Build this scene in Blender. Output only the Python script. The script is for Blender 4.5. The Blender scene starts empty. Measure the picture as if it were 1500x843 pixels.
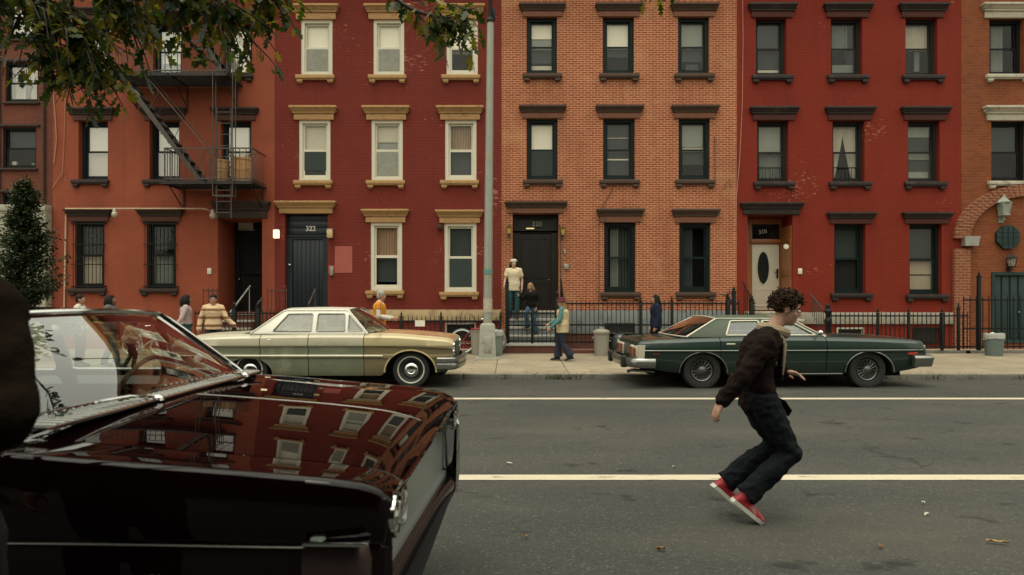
import bpy, bmesh, math, random
from mathutils import Vector, Matrix, Euler
from mathutils.geometry import tessellate_polygon
R = math.radians
pi = math.pi
random.seed(7)
SC = bpy.context.scene
COL = SC.collection
F, HX, HY, CZ = 1000.0, 750.0, 440.0, 1.55      # camera: focal length in px of the 1500 px photo, horizon, eye height


def at(px, py, Y):
    return Vector(((px - HX) / F * Y, Y, CZ - (py - HY) / F * Y))


def fx(px, Y=20.0):
    return (px - HX) / F * Y


def fz(py, Y=20.0):
    return CZ - (py - HY) / F * Y


ROOT = {}


def root_loc(o):
    while o.parent:
        o = o.parent
    return ROOT.get(o.name, Vector((0, 0, 0)))


def thing(name, label, cat, loc=(0, 0, 0), group=None):
    o = bpy.data.objects.new(name, None)
    o.empty_display_size = .2
    COL.objects.link(o)
    o.location = loc
    o['label'] = label
    o['category'] = cat
    if group:
        o['group'] = group
    ROOT[o.name] = Vector(loc)
    return o


def tag(o, label, cat, group=None):
    o['label'] = label
    o['category'] = cat
    if group:
        o['group'] = group
    return o


def copy_tree(o, parent=None):
    c = o.copy()
    COL.objects.link(c)
    if parent is not None:
        c.parent = parent
    for ch in list(o.children):
        copy_tree(ch, c)
    return c


class MB:
    """collects shapes, then links them as ONE mesh object"""

    def __init__(s):
        s.v, s.f, s.m = [], [], []
        s.mi = 0
        s.xf = None

    def add(s, vs, fs):
        n = len(s.v)
        if s.xf is not None:
            vs = [s.xf @ Vector(p) for p in vs]
        s.v.extend([tuple(p) for p in vs])
        for f in fs:
            s.f.append([i + n for i in f])
            s.m.append(s.mi)

    def box(s, x0, x1, y0, y1, z0, z1, c=0.0):
        if x1 < x0: x0, x1 = x1, x0
        if y1 < y0: y0, y1 = y1, y0
        if z1 < z0: z0, z1 = z1, z0
        if c <= 0:
            s.add([(x0, y0, z0), (x1, y0, z0), (x1, y1, z0), (x0, y1, z0), (x0, y0, z1), (x1, y0, z1), (x1, y1, z1), (x0, y1, z1)],
                  [(3, 2, 1, 0), (4, 5, 6, 7), (0, 1, 5, 4), (1, 2, 6, 5), (2, 3, 7, 6), (3, 0, 4, 7)])
            return
        c = min(c, (x1 - x0) * .45, (y1 - y0) * .45, (z1 - z0) * .45)
        bm = bmesh.new()
        bmesh.ops.create_cube(bm, size=1)
        for v in bm.verts:
            v.co = Vector(((x0 + x1) / 2 + v.co.x * (x1 - x0), (y0 + y1) / 2 + v.co.y * (y1 - y0), (z0 + z1) / 2 + v.co.z * (z1 - z0)))
        bmesh.ops.bevel(bm, geom=bm.edges[:], offset=c, segments=2, affect='EDGES', profile=.5)
        bm.verts.index_update()
        s.add([v.co.copy() for v in bm.verts], [[v.index for v in f.verts] for f in bm.faces])
        bm.free()

    def poly(s, pts):
        s.add(pts, [list(range(len(pts)))])

    def prism(s, pts, axis, d0, d1):
        """2D outline extruded along an axis: 'y' takes (x,z), 'x' takes (y,z), 'z' takes (x,y)"""
        def p3(p, d):
            return (p[0], d, p[1]) if axis == 'y' else (d, p[0], p[1]) if axis == 'x' else (p[0], p[1], d)
        n = len(pts)
        s.add([p3(p, d0) for p in pts] + [p3(p, d1) for p in pts],
              [list(range(n))[::-1], list(range(n, 2 * n))] + [(i, (i + 1) % n, n + (i + 1) % n, n + i) for i in range(n)])

    def loft(s, rings, closed=True, cap0=False, cap1=False):
        n = len(rings[0])
        vs = [p for r in rings for p in r]
        fs = []
        for i in range(len(rings) - 1):
            for j in range(n if closed else n - 1):
                k = (j + 1) % n
                fs.append((i * n + j, i * n + k, (i + 1) * n + k, (i + 1) * n + j))
        if cap0: fs.append(list(range(n))[::-1])
        if cap1: fs.append([(len(rings) - 1) * n + j for j in range(n)])
        s.add(vs, fs)

    def tube(s, pts, r, n=8, caps=True, flat=1.0):
        pts = [Vector(p) for p in pts]
        rs = r if isinstance(r, (list, tuple)) else [r] * len(pts)
        rings = []
        up = None
        for i, p in enumerate(pts):
            d = (pts[min(i + 1, len(pts) - 1)] - pts[max(i - 1, 0)])
            if d.length < 1e-9: d = Vector((0, 0, 1))
            d.normalize()
            if up is None:
                up = d.orthogonal().normalized() if abs(d.z) > .95 else Vector((0, 0, 1))
            a = d.cross(up)
            if a.length < 1e-6: a = d.orthogonal()
            a.normalize()
            up = a.cross(d).normalized()
            rings.append([p + (a * math.cos(2 * pi * k / n) + up * (math.sin(2 * pi * k / n) * flat)) * rs[i] for k in range(n)])
        s.loft(rings, True, caps, caps)

    def lathe(s, prof, c, axis='z', n=24, cap=True):
        rings = []
        for r, h in prof:
            ring = []
            for k in range(n):
                a = 2 * pi * k / n
                u, w = r * math.cos(a), r * math.sin(a)
                ring.append((c[0] + u, c[1] + w, c[2] + h) if axis == 'z' else (c[0] + u, c[1] + h, c[2] + w) if axis == 'y' else (c[0] + h, c[1] + u, c[2] + w))
            rings.append(ring)
        s.loft(rings, True, cap, cap)

    def ell(s, c, r, n=12, m=8, rot=None):
        c = Vector(c)
        vs, fs = [], []
        for i in range(m + 1):
            t = pi * i / m
            for k in range(n):
                a = 2 * pi * k / n
                p = Vector((r[0] * math.sin(t) * math.cos(a), r[1] * math.sin(t) * math.sin(a), r[2] * math.cos(t)))
                if rot is not None: p = rot @ p
                vs.append(c + p)
        for i in range(m):
            for k in range(n):
                l = (k + 1) % n
                fs.append((i * n + k, (i + 1) * n + k, (i + 1) * n + l, i * n + l))
        s.add(vs, fs)

    def ring(s, x0, x1, z0, z1, y0, y1, w, wt=None, wb=None):
        """rectangular frame standing in the xz plane"""
        wt = w if wt is None else wt
        wb = w if wb is None else wb
        s.box(x0, x0 + w, y0, y1, z0, z1)
        s.box(x1 - w, x1, y0, y1, z0, z1)
        s.box(x0 + w, x1 - w, y0, y1, z0, z0 + wb)
        s.box(x0 + w, x1 - w, y0, y1, z1 - wt, z1)

    def build(s, name, mats, parent=None, loc=None, angle=38, label=None, fixn=True, smooth=True):
        if not isinstance(mats, (list, tuple)): mats = [mats]
        off = root_loc(parent) if parent is not None else Vector(loc or (0, 0, 0))
        me = bpy.data.meshes.new(name)
        me.from_pydata([(a - off.x, b - off.y, c - off.z) for a, b, c in s.v], [], s.f)
        for m in mats: me.materials.append(m)
        me.polygons.foreach_set('material_index', s.m)
        if fixn:
            bm = bmesh.new()
            bm.from_mesh(me)
            bmesh.ops.remove_doubles(bm, verts=bm.verts[:], dist=1e-5)
            bmesh.ops.recalc_face_normals(bm, faces=bm.faces[:])
            bm.to_mesh(me)
            bm.free()
        if smooth:
            me.polygons.foreach_set('use_smooth', [True] * len(me.polygons))
            me.set_sharp_from_angle(angle=R(angle))
        me.update()
        o = bpy.data.objects.new(name, me)
        COL.objects.link(o)
        if parent is not None:
            o.parent = parent
        else:
            o.location = off
            ROOT[o.name] = off
        if label: o['label'] = label
        return o


def lerp(a, b, t):
    return a + (b - a) * t


def curve(tab, x):
    """smooth interpolation of a table of (x, value), x ascending"""
    if x <= tab[0][0]: return tab[0][1]
    if x >= tab[-1][0]: return tab[-1][1]
    for i in range(len(tab) - 1):
        x0, y0 = tab[i]
        x1, y1 = tab[i + 1]
        if x <= x1:
            def sl(k):
                if k == 0: return (tab[1][1] - tab[0][1]) / (tab[1][0] - tab[0][0])
                if k == len(tab) - 1: return (tab[-1][1] - tab[-2][1]) / (tab[-1][0] - tab[-2][0])
                a = (tab[k][1] - tab[k - 1][1]) / (tab[k][0] - tab[k - 1][0])
                b = (tab[k + 1][1] - tab[k][1]) / (tab[k + 1][0] - tab[k][0])
                return 0 if a * b <= 0 else 2 * a * b / (a + b)
            h = x1 - x0
            t = (x - x0) / h
            m0, m1 = sl(i) * h, sl(i + 1) * h
            return (2 * t**3 - 3 * t**2 + 1) * y0 + (t**3 - 2 * t**2 + t) * m0 + (-2 * t**3 + 3 * t**2) * y1 + (t**3 - t**2) * m1


def text_part(txt, size, mat, parent, pos, name='house_number', rot=None, depth=.006):
    cu = bpy.data.curves.new(name, 'FONT')
    cu.body = txt
    cu.size = size
    cu.align_x = 'CENTER'
    cu.align_y = 'CENTER'
    cu.extrude = depth
    cu.offset = size * .018
    tmp = bpy.data.objects.new('tmp', cu)
    COL.objects.link(tmp)
    bpy.context.view_layer.update()
    me = bpy.data.meshes.new_from_object(tmp.evaluated_get(bpy.context.evaluated_depsgraph_get()))
    bpy.data.objects.remove(tmp)
    off = root_loc(parent)
    me.transform(Matrix.Translation(Vector(pos) - off) @ (rot or Matrix.Rotation(R(90), 4, 'X')))
    me.materials.clear()
    me.materials.append(mat)
    o = bpy.data.objects.new(name, me)
    COL.objects.link(o)
    o.parent = parent
    return o
# ------------------------------------------------------------------ materials
MATS = {}


def new_mat(name):
    m = bpy.data.materials.new(name)
    m.use_nodes = True
    nt = m.node_tree
    nt.nodes.clear()
    out = nt.nodes.new('ShaderNodeOutputMaterial')
    b = nt.nodes.new('ShaderNodeBsdfPrincipled')
    nt.links.new(b.outputs[0], out.inputs[0])
    MATS[name] = m
    return m, nt, b, out


def rgb(c):
    return (c[0], c[1], c[2], 1)


def node(nt, t, **kw):
    n = nt.nodes.new(t)
    for k, v in kw.items():
        if k in n.inputs.keys() if hasattr(n.inputs, 'keys') else False:
            n.inputs[k].default_value = v
        else:
            setattr(n, k, v)
    return n


def math_n(nt, op, a, b=None, clamp=False):
    n = nt.nodes.new('ShaderNodeMath')
    n.operation = op
    n.use_clamp = clamp
    for i, x in enumerate((a, b)):
        if x is None: continue
        if isinstance(x, (int, float)): n.inputs[i].default_value = x
        else: nt.links.new(x, n.inputs[i])
    return n.outputs[0]


def mix_n(nt, fac, a, b, mode='MIX'):
    n = nt.nodes.new('ShaderNodeMix')
    n.data_type = 'RGBA'
    n.blend_type = mode
    for key, x in ((0, fac), (6, a), (7, b)):
        if isinstance(x, (int, float)): n.inputs[key].default_value = x
        elif isinstance(x, tuple): n.inputs[key].default_value = rgb(x)
        else: nt.links.new(x, n.inputs[key])
    return n.outputs[2]


def ramp(nt, fac, stops):
    n = nt.nodes.new('ShaderNodeValToRGB')
    e = n.color_ramp.elements
    while len(e) < len(stops): e.new(.5)
    for i, (p, c) in enumerate(stops):
        e[i].position = p
        e[i].color = rgb(c) if isinstance(c, tuple) else (c, c, c, 1)
    nt.links.new(fac, n.inputs[0])
    return n.outputs[0]


def noise_n(nt, vec, scale, detail=4, rough=.55, dist=0):
    n = nt.nodes.new('ShaderNodeTexNoise')
    n.inputs['Scale'].default_value = scale
    n.inputs['Detail'].default_value = detail
    n.inputs['Roughness'].default_value = rough
    n.inputs['Distortion'].default_value = dist
    if vec is not None: nt.links.new(vec, n.inputs['Vector'])
    return n.outputs['Fac']


def bump_n(nt, b, h, strength, dist=.01):
    n = nt.nodes.new('ShaderNodeBump')
    n.inputs['Strength'].default_value = strength
    n.inputs['Distance'].default_value = dist
    nt.links.new(h, n.inputs['Height'])
    nt.links.new(n.outputs[0], b.inputs['Normal'])


def pos_n(nt):
    return nt.nodes.new('ShaderNodeNewGeometry').outputs['Position']


def obj_n(nt):
    return nt.nodes.new('ShaderNodeTexCoord').outputs['Object']


def mapped(nt, vec, sc=(1, 1, 1), loc=(0, 0, 0)):
    n = nt.nodes.new('ShaderNodeMapping')
    n.inputs['Scale'].default_value = sc
    n.inputs['Location'].default_value = loc
    nt.links.new(vec, n.inputs[0])
    return n.outputs[0]


def pm(name, col, rough=.6, metal=0.0, var=.12, vscale=6.0, col2=None, c2lo=.55, c2hi=.7, c2scale=3.0, bump=0.0, bscale=60.0, coat=0.0, spec=.5, sc=(1, 1, 1), rvar=.0, sheen=0.0):
    """principled material with uneven colour, optional second colour in patches, and fine relief"""
    if name in MATS: return MATS[name]
    m, nt, b, out = new_mat(name)
    v = mapped(nt, obj_n(nt), sc)
    n1 = noise_n(nt, v, vscale, 5, .6)
    c = mix_n(nt, n1, tuple(x * (1 - var) for x in col), tuple(min(1, x * (1 + var)) for x in col))
    if col2:
        n2 = noise_n(nt, v, c2scale, 7, .65, .6)
        c = mix_n(nt, ramp(nt, n2, [(c2lo, 0.0), (c2hi, 1.0)]), c, col2)
    nt.links.new(c, b.inputs['Base Color'])
    b.inputs['Roughness'].default_value = rough
    if rvar:
        n3 = noise_n(nt, v, vscale * 2.3, 4)
        nt.links.new(math_n(nt, 'ADD', math_n(nt, 'MULTIPLY', n3, rvar), rough - rvar * .5, True), b.inputs['Roughness'])
    b.inputs['Metallic'].default_value = metal
    b.inputs['Specular IOR Level'].default_value = spec
    if coat:
        b.inputs['Coat Weight'].default_value = coat
        b.inputs['Coat Roughness'].default_value = .03
    if sheen:
        b.inputs['Sheen Weight'].default_value = sheen
    if bump:
        bump_n(nt, b, noise_n(nt, v, bscale, 4), bump)
    return m


WALL = 1.0


def brick(name, c1, c2, mortar, bw=.22, rh=.083, ms=.012, bump=.6, pale=None, stain=None, stain_amt=.5, flake=None, flake_lo=.72, painted=False, blotch=.2, rough=.85):
    if name in MATS: return MATS[name]
    c1, c2, mortar = (tuple(x * WALL for x in q) for q in (c1, c2, mortar))
    m, nt, b, out = new_mat(name)
    p = pos_n(nt)
    sep = nt.nodes.new('ShaderNodeSeparateXYZ')
    nt.links.new(p, sep.inputs[0])
    cmb = nt.nodes.new('ShaderNodeCombineXYZ')
    nt.links.new(math_n(nt, 'ADD', sep.outputs[0], sep.outputs[1]), cmb.inputs[0])
    nt.links.new(sep.outputs[2], cmb.inputs[1])
    wob = nt.nodes.new('ShaderNodeTexNoise')
    wob.inputs['Scale'].default_value = 9
    nt.links.new(p, wob.inputs['Vector'])
    vm = nt.nodes.new('ShaderNodeVectorMath')
    vm.operation = 'MULTIPLY_ADD'
    nt.links.new(wob.outputs['Color'], vm.inputs[0])
    vm.inputs[1].default_value = (.012, .012, 0)
    nt.links.new(cmb.outputs[0], vm.inputs[2])
    t = nt.nodes.new('ShaderNodeTexBrick')
    t.inputs['Scale'].default_value = 1
    t.inputs['Brick Width'].default_value = bw
    t.inputs['Row Height'].default_value = rh
    t.inputs['Mortar Size'].default_value = ms
    t.inputs['Mortar Smooth'].default_value = .25
    t.inputs['Bias'].default_value = -.1
    t.inputs['Color1'].default_value = rgb(c1)
    t.inputs['Color2'].default_value = rgb(c2)
    t.inputs['Mortar'].default_value = rgb(mortar)
    nt.links.new(vm.outputs[0], t.inputs['Vector'])
    c = t.outputs['Color']
    n1 = noise_n(nt, p, .7, 6, .6, .3)
    dark = mix_n(nt, 1.0, c, (1 - blotch * 1.3,) * 3, 'MULTIPLY')
    c = mix_n(nt, ramp(nt, n1, [(.3, 0.0), (.75, 1.0)]), c, dark)
    n2 = noise_n(nt, p, 14, 4, .7)
    c = mix_n(nt, math_n(nt, 'MULTIPLY', n2, .35), c, (c1[0] * .45, c1[1] * .45, c1[2] * .45))
    st = noise_n(nt, mapped(nt, p, (3.2, 3.2, .2)), 1.0, 5, .6)
    c = mix_n(nt, math_n(nt, 'MULTIPLY', ramp(nt, st, [(.5, 0.0), (.75, 1.0)]), .45), c, tuple(x * .5 for x in c1))
    if stain:
        ns = noise_n(nt, mapped(nt, p, (1.6, 1.6, .35)), 1.1, 6, .65, .4)
        c = mix_n(nt, math_n(nt, 'MULTIPLY', ramp(nt, ns, [(.52, 0.0), (.75, 1.0)]), stain_amt), c, stain)
    if pale:                                            # limey bloom in patches
        npl = noise_n(nt, mapped(nt, p, (1, 1, 1), (4.3, 0, 1.7)), .8, 6, .62, .3)
        c = mix_n(nt, math_n(nt, 'MULTIPLY', ramp(nt, npl, [(.56, 0.0), (.72, 1.0)]), .38), c, pale)
    if flake:
        nf = noise_n(nt, mapped(nt, p, (5, 5, 16)), 1.0, 5, .7)
        nl = noise_n(nt, p, .55, 3, .5)
        fk = math_n(nt, 'ADD', nf, math_n(nt, 'MULTIPLY', math_n(nt, 'SUBTRACT', nl, .5), .9))
        c = mix_n(nt, ramp(nt, fk, [(flake_lo, 0.0), (flake_lo + .03, 1.0)]), c, flake)
    nt.links.new(c, b.inputs['Base Color'])
    b.inputs['Roughness'].default_value = rough
    b.inputs['Specular IOR Level'].default_value = .3
    h = math_n(nt, 'ADD', math_n(nt, 'MULTIPLY', math_n(nt, 'SUBTRACT', 1.0, t.outputs['Fac']), 1.0), math_n(nt, 'MULTIPLY', n2, .5))
    bump_n(nt, b, h, bump, .012)
    return m


def glass_mat(name, tint=(1, 1, 1), base=.0, rough=0.0, body=(.02, .03, .03), body_amt=.0, k=1.8):
    """thin pane: see-through straight on, mirror-like at grazing angles, optional uneven diffuse film"""
    if name in MATS: return MATS[name]
    m, nt, b, out = new_mat(name)
    nt.nodes.remove(b)
    tr = nt.nodes.new('ShaderNodeBsdfTransparent')
    tr.inputs[0].default_value = rgb(tint)
    gl = nt.nodes.new('ShaderNodeBsdfGlossy')
    gl.inputs['Roughness'].default_value = rough
    gl.inputs['Color'].default_value = (1, 1, 1, 1)
    lw = nt.nodes.new('ShaderNodeLayerWeight')           # facing: the same from both sides of the pane
    lw.inputs['Blend'].default_value = .5
    sch = math_n(nt, 'ADD', math_n(nt, 'MULTIPLY', math_n(nt, 'POWER', lw.outputs['Facing'], 5.0), .96), .04)
    fac = math_n(nt, 'ADD', math_n(nt, 'MULTIPLY', sch, k), base, True)
    mx = nt.nodes.new('ShaderNodeMixShader')
    nt.links.new(fac, mx.inputs[0])
    last = tr.outputs[0]
    if body_amt > 0:
        d = nt.nodes.new('ShaderNodeBsdfDiffuse')
        d.inputs[0].default_value = rgb(body)
        m2 = nt.nodes.new('ShaderNodeMixShader')
        nv = noise_n(nt, obj_n(nt), 3.0, 6, .65)
        nt.links.new(math_n(nt, 'MULTIPLY', nv, body_amt * 2, True), m2.inputs[0])
        nt.links.new(tr.outputs[0], m2.inputs[1])
        nt.links.new(d.outputs[0], m2.inputs[2])
        last = m2.outputs[0]
    nt.links.new(last, mx.inputs[1])
    nt.links.new(gl.outputs[0], mx.inputs[2])
    nt.links.new(mx.outputs[0], out.inputs[0])
    return m


def emit_mat(name, col, s):
    if name in MATS: return MATS[name]
    m, nt, b, out = new_mat(name)
    b.inputs['Base Color'].default_value = rgb(col)
    b.inputs['Emission Color'].default_value = rgb(col)
    b.inputs['Emission Strength'].default_value = s
    return m


def asphalt_mat():
    m, nt, b, out = new_mat('asphalt')
    p = pos_n(nt)
    base = (.056, .057, .050)
    n1 = noise_n(nt, p, 55, 3, .8)
    c = mix_n(nt, ramp(nt, n1, [(.3, 0.0), (.72, 1.0)]), tuple(x * .5 for x in base), tuple(x * 1.6 for x in base))
    n1b = noise_n(nt, p, 16, 5, .75)
    c = mix_n(nt, ramp(nt, n1b, [(.35, 0.0), (.7, .55)]), c, tuple(x * .45 for x in base))
    vo = nt.nodes.new('ShaderNodeTexVoronoi')
    vo.inputs['Scale'].default_value = 75
    nt.links.new(p, vo.inputs['Vector'])
    sp = ramp(nt, vo.outputs['Color'], [(.78, 0.0), (.92, 1.0)])
    c = mix_n(nt, math_n(nt, 'MULTIPLY', sp, .5), c, (.2, .19, .16))
    n2 = noise_n(nt, mapped(nt, p, (.25, .9, 1)), .9, 6, .6, .5)
    c = mix_n(nt, ramp(nt, n2, [(.3, 0.0), (.8, .55)]), c, tuple(x * .55 for x in base))
    n4 = noise_n(nt, mapped(nt, p, (.5, 1.2, 1), (9, 4, 0)), .7, 5, .6, .3)
    c = mix_n(nt, ramp(nt, n4, [(.45, 0.0), (.75, .4)]), c, (.11, .1, .08))
    # oil spots, tar
    n3 = noise_n(nt, mapped(nt, p, (1.2, 1.6, 1), (3, 1, 0)), 1.3, 4, .6, .2)
    c = mix_n(nt, ramp(nt, n3, [(.625, 0.0), (.68, .75)]), c, (.017, .017, .016))
    vc = nt.nodes.new('ShaderNodeTexVoronoi')
    vc.feature = 'DISTANCE_TO_EDGE'
    vc.inputs['Scale'].default_value = .45
    dn = nt.nodes.new('ShaderNodeTexNoise')
    dn.inputs['Scale'].default_value = 2.2
    dn.inputs['Detail'].default_value = 5
    nt.links.new(p, dn.inputs['Vector'])
    va = nt.nodes.new('ShaderNodeVectorMath')
    va.operation = 'MULTIPLY_ADD'
    nt.links.new(dn.outputs['Color'], va.inputs[0])
    va.inputs[1].default_value = (.9, .9, 0)
    nt.links.new(p, va.inputs[2])
    nt.links.new(va.outputs[0], vc.inputs['Vector'])
    cr = ramp(nt, vc.outputs['Distance'], [(.002, 1.0), (.007, 0.0)])
    msk = ramp(nt, noise_n(nt, p, .35, 3), [(.5, 0.0), (.62, .7)])
    c = mix_n(nt, math_n(nt, 'MULTIPLY', cr, msk), c, (.012, .012, .011))
    nt.links.new(c, b.inputs['Base Color'])
    b.inputs['Roughness'].default_value = .82
    b.inputs['Specular IOR Level'].default_value = .25
    bump_n(nt, b, math_n(nt, 'ADD', n1, math_n(nt, 'MULTIPLY', vo.outputs['Distance'], 1.0)), .35, .008)
    return m


def pavement_mat():
    m, nt, b, out = new_mat('pavement_concrete')
    p = pos_n(nt)
    t = nt.nodes.new('ShaderNodeTexBrick')
    t.offset = 0
    t.inputs['Scale'].default_value = 1
    t.inputs['Brick Width'].default_value = 1.53
    t.inputs['Row Height'].default_value = 1.5
    t.inputs['Mortar Size'].default_value = .013
    t.inputs['Mortar Smooth'].default_value = .4
    t.inputs['Color1'].default_value = (.40, .33, .225, 1)
    t.inputs['Color2'].default_value = (.30, .255, .178, 1)
    t.inputs['Mortar'].default_value = (.07, .06, .045, 1)
    nt.links.new(mapped(nt, p, (1, 1, 1), (.35, .62, 0)), t.inputs['Vector'])
    n1 = noise_n(nt, p, 1.1, 7, .65, .5)
    c = mix_n(nt, ramp(nt, n1, [(.38, 0.0), (.72, .7)]), t.outputs['Color'], (.17, .145, .105))
    n2 = noise_n(nt, p, 26, 4, .7)
    c = mix_n(nt, math_n(nt, 'MULTIPLY', n2, .4), c, (.15, .13, .1))
    n3 = noise_n(nt, mapped(nt, p, (1, 1, 1), (5, 2, 0)), 5.0, 2, .4)
    c = mix_n(nt, ramp(nt, n3, [(.72, 0.0), (.76, .8)]), c, (.05, .045, .04))
    nt.links.new(c, b.inputs['Base Color'])
    b.inputs['Roughness'].default_value = .9
    b.inputs['Specular IOR Level'].default_value = .25
    bump_n(nt, b, math_n(nt, 'ADD', n2, math_n(nt, 'MULTIPLY', math_n(nt, 'SUBTRACT', 1.0, t.outputs['Fac']), 1.5)), .3, .01)
    return m


def line_paint_mat():
    m, nt, b, out = new_mat('road_paint')
    p = pos_n(nt)
    n1 = noise_n(nt, p, 60, 3, .8)
    n2 = noise_n(nt, mapped(nt, p, (1.0, 4, 1)), 3.0, 7, .72)
    c = mix_n(nt, n1, (.46, .40, .285), (.60, .53, .39))
    wear = math_n(nt, 'ADD', n2, math_n(nt, 'MULTIPLY', math_n(nt, 'SUBTRACT', n1, .5), .25))
    c = mix_n(nt, ramp(nt, wear, [(.57, 0.0), (.66, .85)]), c, (.09, .08, .065))
    nt.links.new(c, b.inputs['Base Color'])
    b.inputs['Roughness'].default_value = .7
    return m


def leaf_mat(name, c1, c2, c3, trans=.35):
    m, nt, b, out = new_mat(name)
    gi = nt.nodes.new('ShaderNodeNewGeometry')
    rnd = gi.outputs['Random Per Island']
    c = ramp(nt, rnd, [(0.0, c1), (.55, c2), (.9, c3)])
    nt.links.new(c, b.inputs['Base Color'])
    b.inputs['Roughness'].default_value = .5
    b.inputs['Specular IOR Level'].default_value = .35
    tl = nt.nodes.new('ShaderNodeBsdfTranslucent')
    nt.links.new(mix_n(nt, 1.0, c, (1.5, 1.6, .6), 'MULTIPLY'), tl.inputs[0])
    mx = nt.nodes.new('ShaderNodeMixShader')
    mx.inputs[0].default_value = trans
    nt.links.new(b.outputs[0], mx.inputs[1])
    nt.links.new(tl.outputs[0], mx.inputs[2])
    nt.links.new(mx.outputs[0], out.inputs[0])
    return m


ASPHALT = asphalt_mat()
PAVE = pavement_mat()
PAINTLINE = line_paint_mat()
KERB = pm('kerb_stone', (.13, .12, .10), .85, var=.35, vscale=9, col2=(.04, .04, .035), bump=.4, bscale=40)
IRON = pm('black_iron', (.006, .0065, .0065), .55, .1, var=.3, vscale=8, spec=.3, col2=(.018, .014, .01), c2lo=.6, c2hi=.75, c2scale=9, bump=.2)
GREYIRON = pm('weathered_iron', (.06, .05, .042), .6, .1, var=.3, vscale=9, col2=(.06, .035, .022), bump=.2)
DARKIRON = pm('dark_escape_iron', (.014, .012, .011), .6, .1, var=.3, vscale=9, col2=(.06, .04, .03), bump=.2)
GALV = pm('galvanised_steel', (.33, .34, .30), .5, .45, var=.22, vscale=4, col2=(.17, .17, .15), c2lo=.5, c2hi=.75, c2scale=4, bump=.15, sc=(1, 1, .5))
CHROME = pm('chrome', (.72, .72, .70), .09, 1.0, var=.05, vscale=4, rvar=.08)
RUBBER = pm('tyre_rubber', (.016, .016, .016), .75, var=.25, vscale=10)
DARK = pm('dark_void', (.008, .008, .008), .9, var=.1)
WHITEWALL = pm('whitewall', (.55, .52, .45), .6, var=.15, vscale=10)
PANE = glass_mat('window_glass', base=.0, k=1.0)
CARGLASS = glass_mat('car_glass', tint=(.82, .9, .84), base=.04)
LAMPGLASS = glass_mat('lamp_glass', tint=(.9, .92, .9), base=.12, rough=.05, body=(.5, .5, .45), body_amt=.12)
# ------------------------------------------------------------------ the setting
def struct(mb, name, mat, angle=30):
    o = mb.build(name, mat, None, angle=angle)
    o['kind'] = 'structure'
    return o


def road_z(Y):
    if Y < 9.5: return 0.0
    t = (Y - 9.5) / 4.4
    return -.062 * t * t


def walk_z(Y):
    return .03 + (Y - 13.9) / 4.4 * .09


mb = MB()
mb.poly([(-500, -500, -.25), (500, -500, -.25), (500, 500, -.25), (-500, 500, -.25)])
struct(mb, 'ground', pm('earth', (.12, .10, .07), .95, var=.3))
mb = MB()
ys = [1.75, 5, 9.5, 10.2, 10.9, 11.6, 12.3, 13.0, 13.5, 13.9]
mb.loft([[(-90, y, road_z(y)), (90, y, road_z(y))] for y in ys], False)
struct(mb, 'road', ASPHALT)
for yc in (5.96, 10.76):
    mb = MB()
    mb.loft([[(-90, y, road_z(y) + .004), (90, y, road_z(y) + .004)] for y in (yc - .088, yc + .088)], False)
    struct(mb, 'painted_line', PAINTLINE)
mb = MB()
mb.loft([[(-90, y, z), (90, y, z)] for y, z in ((14.06, .033), (18.3, .12), (20.6, .125))], False)
struct(mb, 'sidewalk', PAVE)
mb = MB()
for i in range(-30, 31):
    a, b_ = i * 2.4 - 1.0 + .008, (i + 1) * 2.4 - 1.0 - .008
    dz = random.uniform(-.008, .006)
    mb.box(a, b_, 13.9 + random.uniform(0, .015), 14.06, -.2, .034 + dz, .018)
struct(mb, 'kerb', KERB)
mb = MB()
mb.poly([(-90, -6.6, .1), (90, -6.6, .1), (90, 1.6, .1), (-90, 1.6, .1)])
struct(mb, 'near_sidewalk', pm('dark_bluestone', (.028, .028, .027), .9, var=.3, vscale=3))
mb = MB()
mb.box(-90, 90, 1.6, 1.75, -.2, .104, .02)
struct(mb, 'near_kerb', KERB)

# grass tufts along the kerb (nobody could count them)
mb = MB()
for cx_, n_ in ((.78, 26), (.95, 46), (1.1, 20), (-.15, 14), (-1.3, 10), (7.7, 20), (8.6, 16), (9.4, 14), (-8, 12), (10.4, 20)):
    for k in range(n_):
        x = cx_ + random.gauss(0, .13)
        y = 13.88 + random.uniform(-.04, .02)
        h = random.uniform(.03, .11)
        a = random.uniform(0, 6.28)
        dx, dy = math.cos(a) * .008, math.sin(a) * .008
        lx, ly = random.gauss(0, .03), random.gauss(0, .03)
        z0 = -.06
        mb.add([(x - dx, y - dy, z0), (x + dx, y + dy, z0), (x + lx, y + ly, z0 + h + .04)], [(0, 1, 2)])
g = mb.build('kerb_weeds', pm('weed_green', (.05, .06, .02), .7, var=.5, vscale=20))
g['kind'] = 'stuff'
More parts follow.
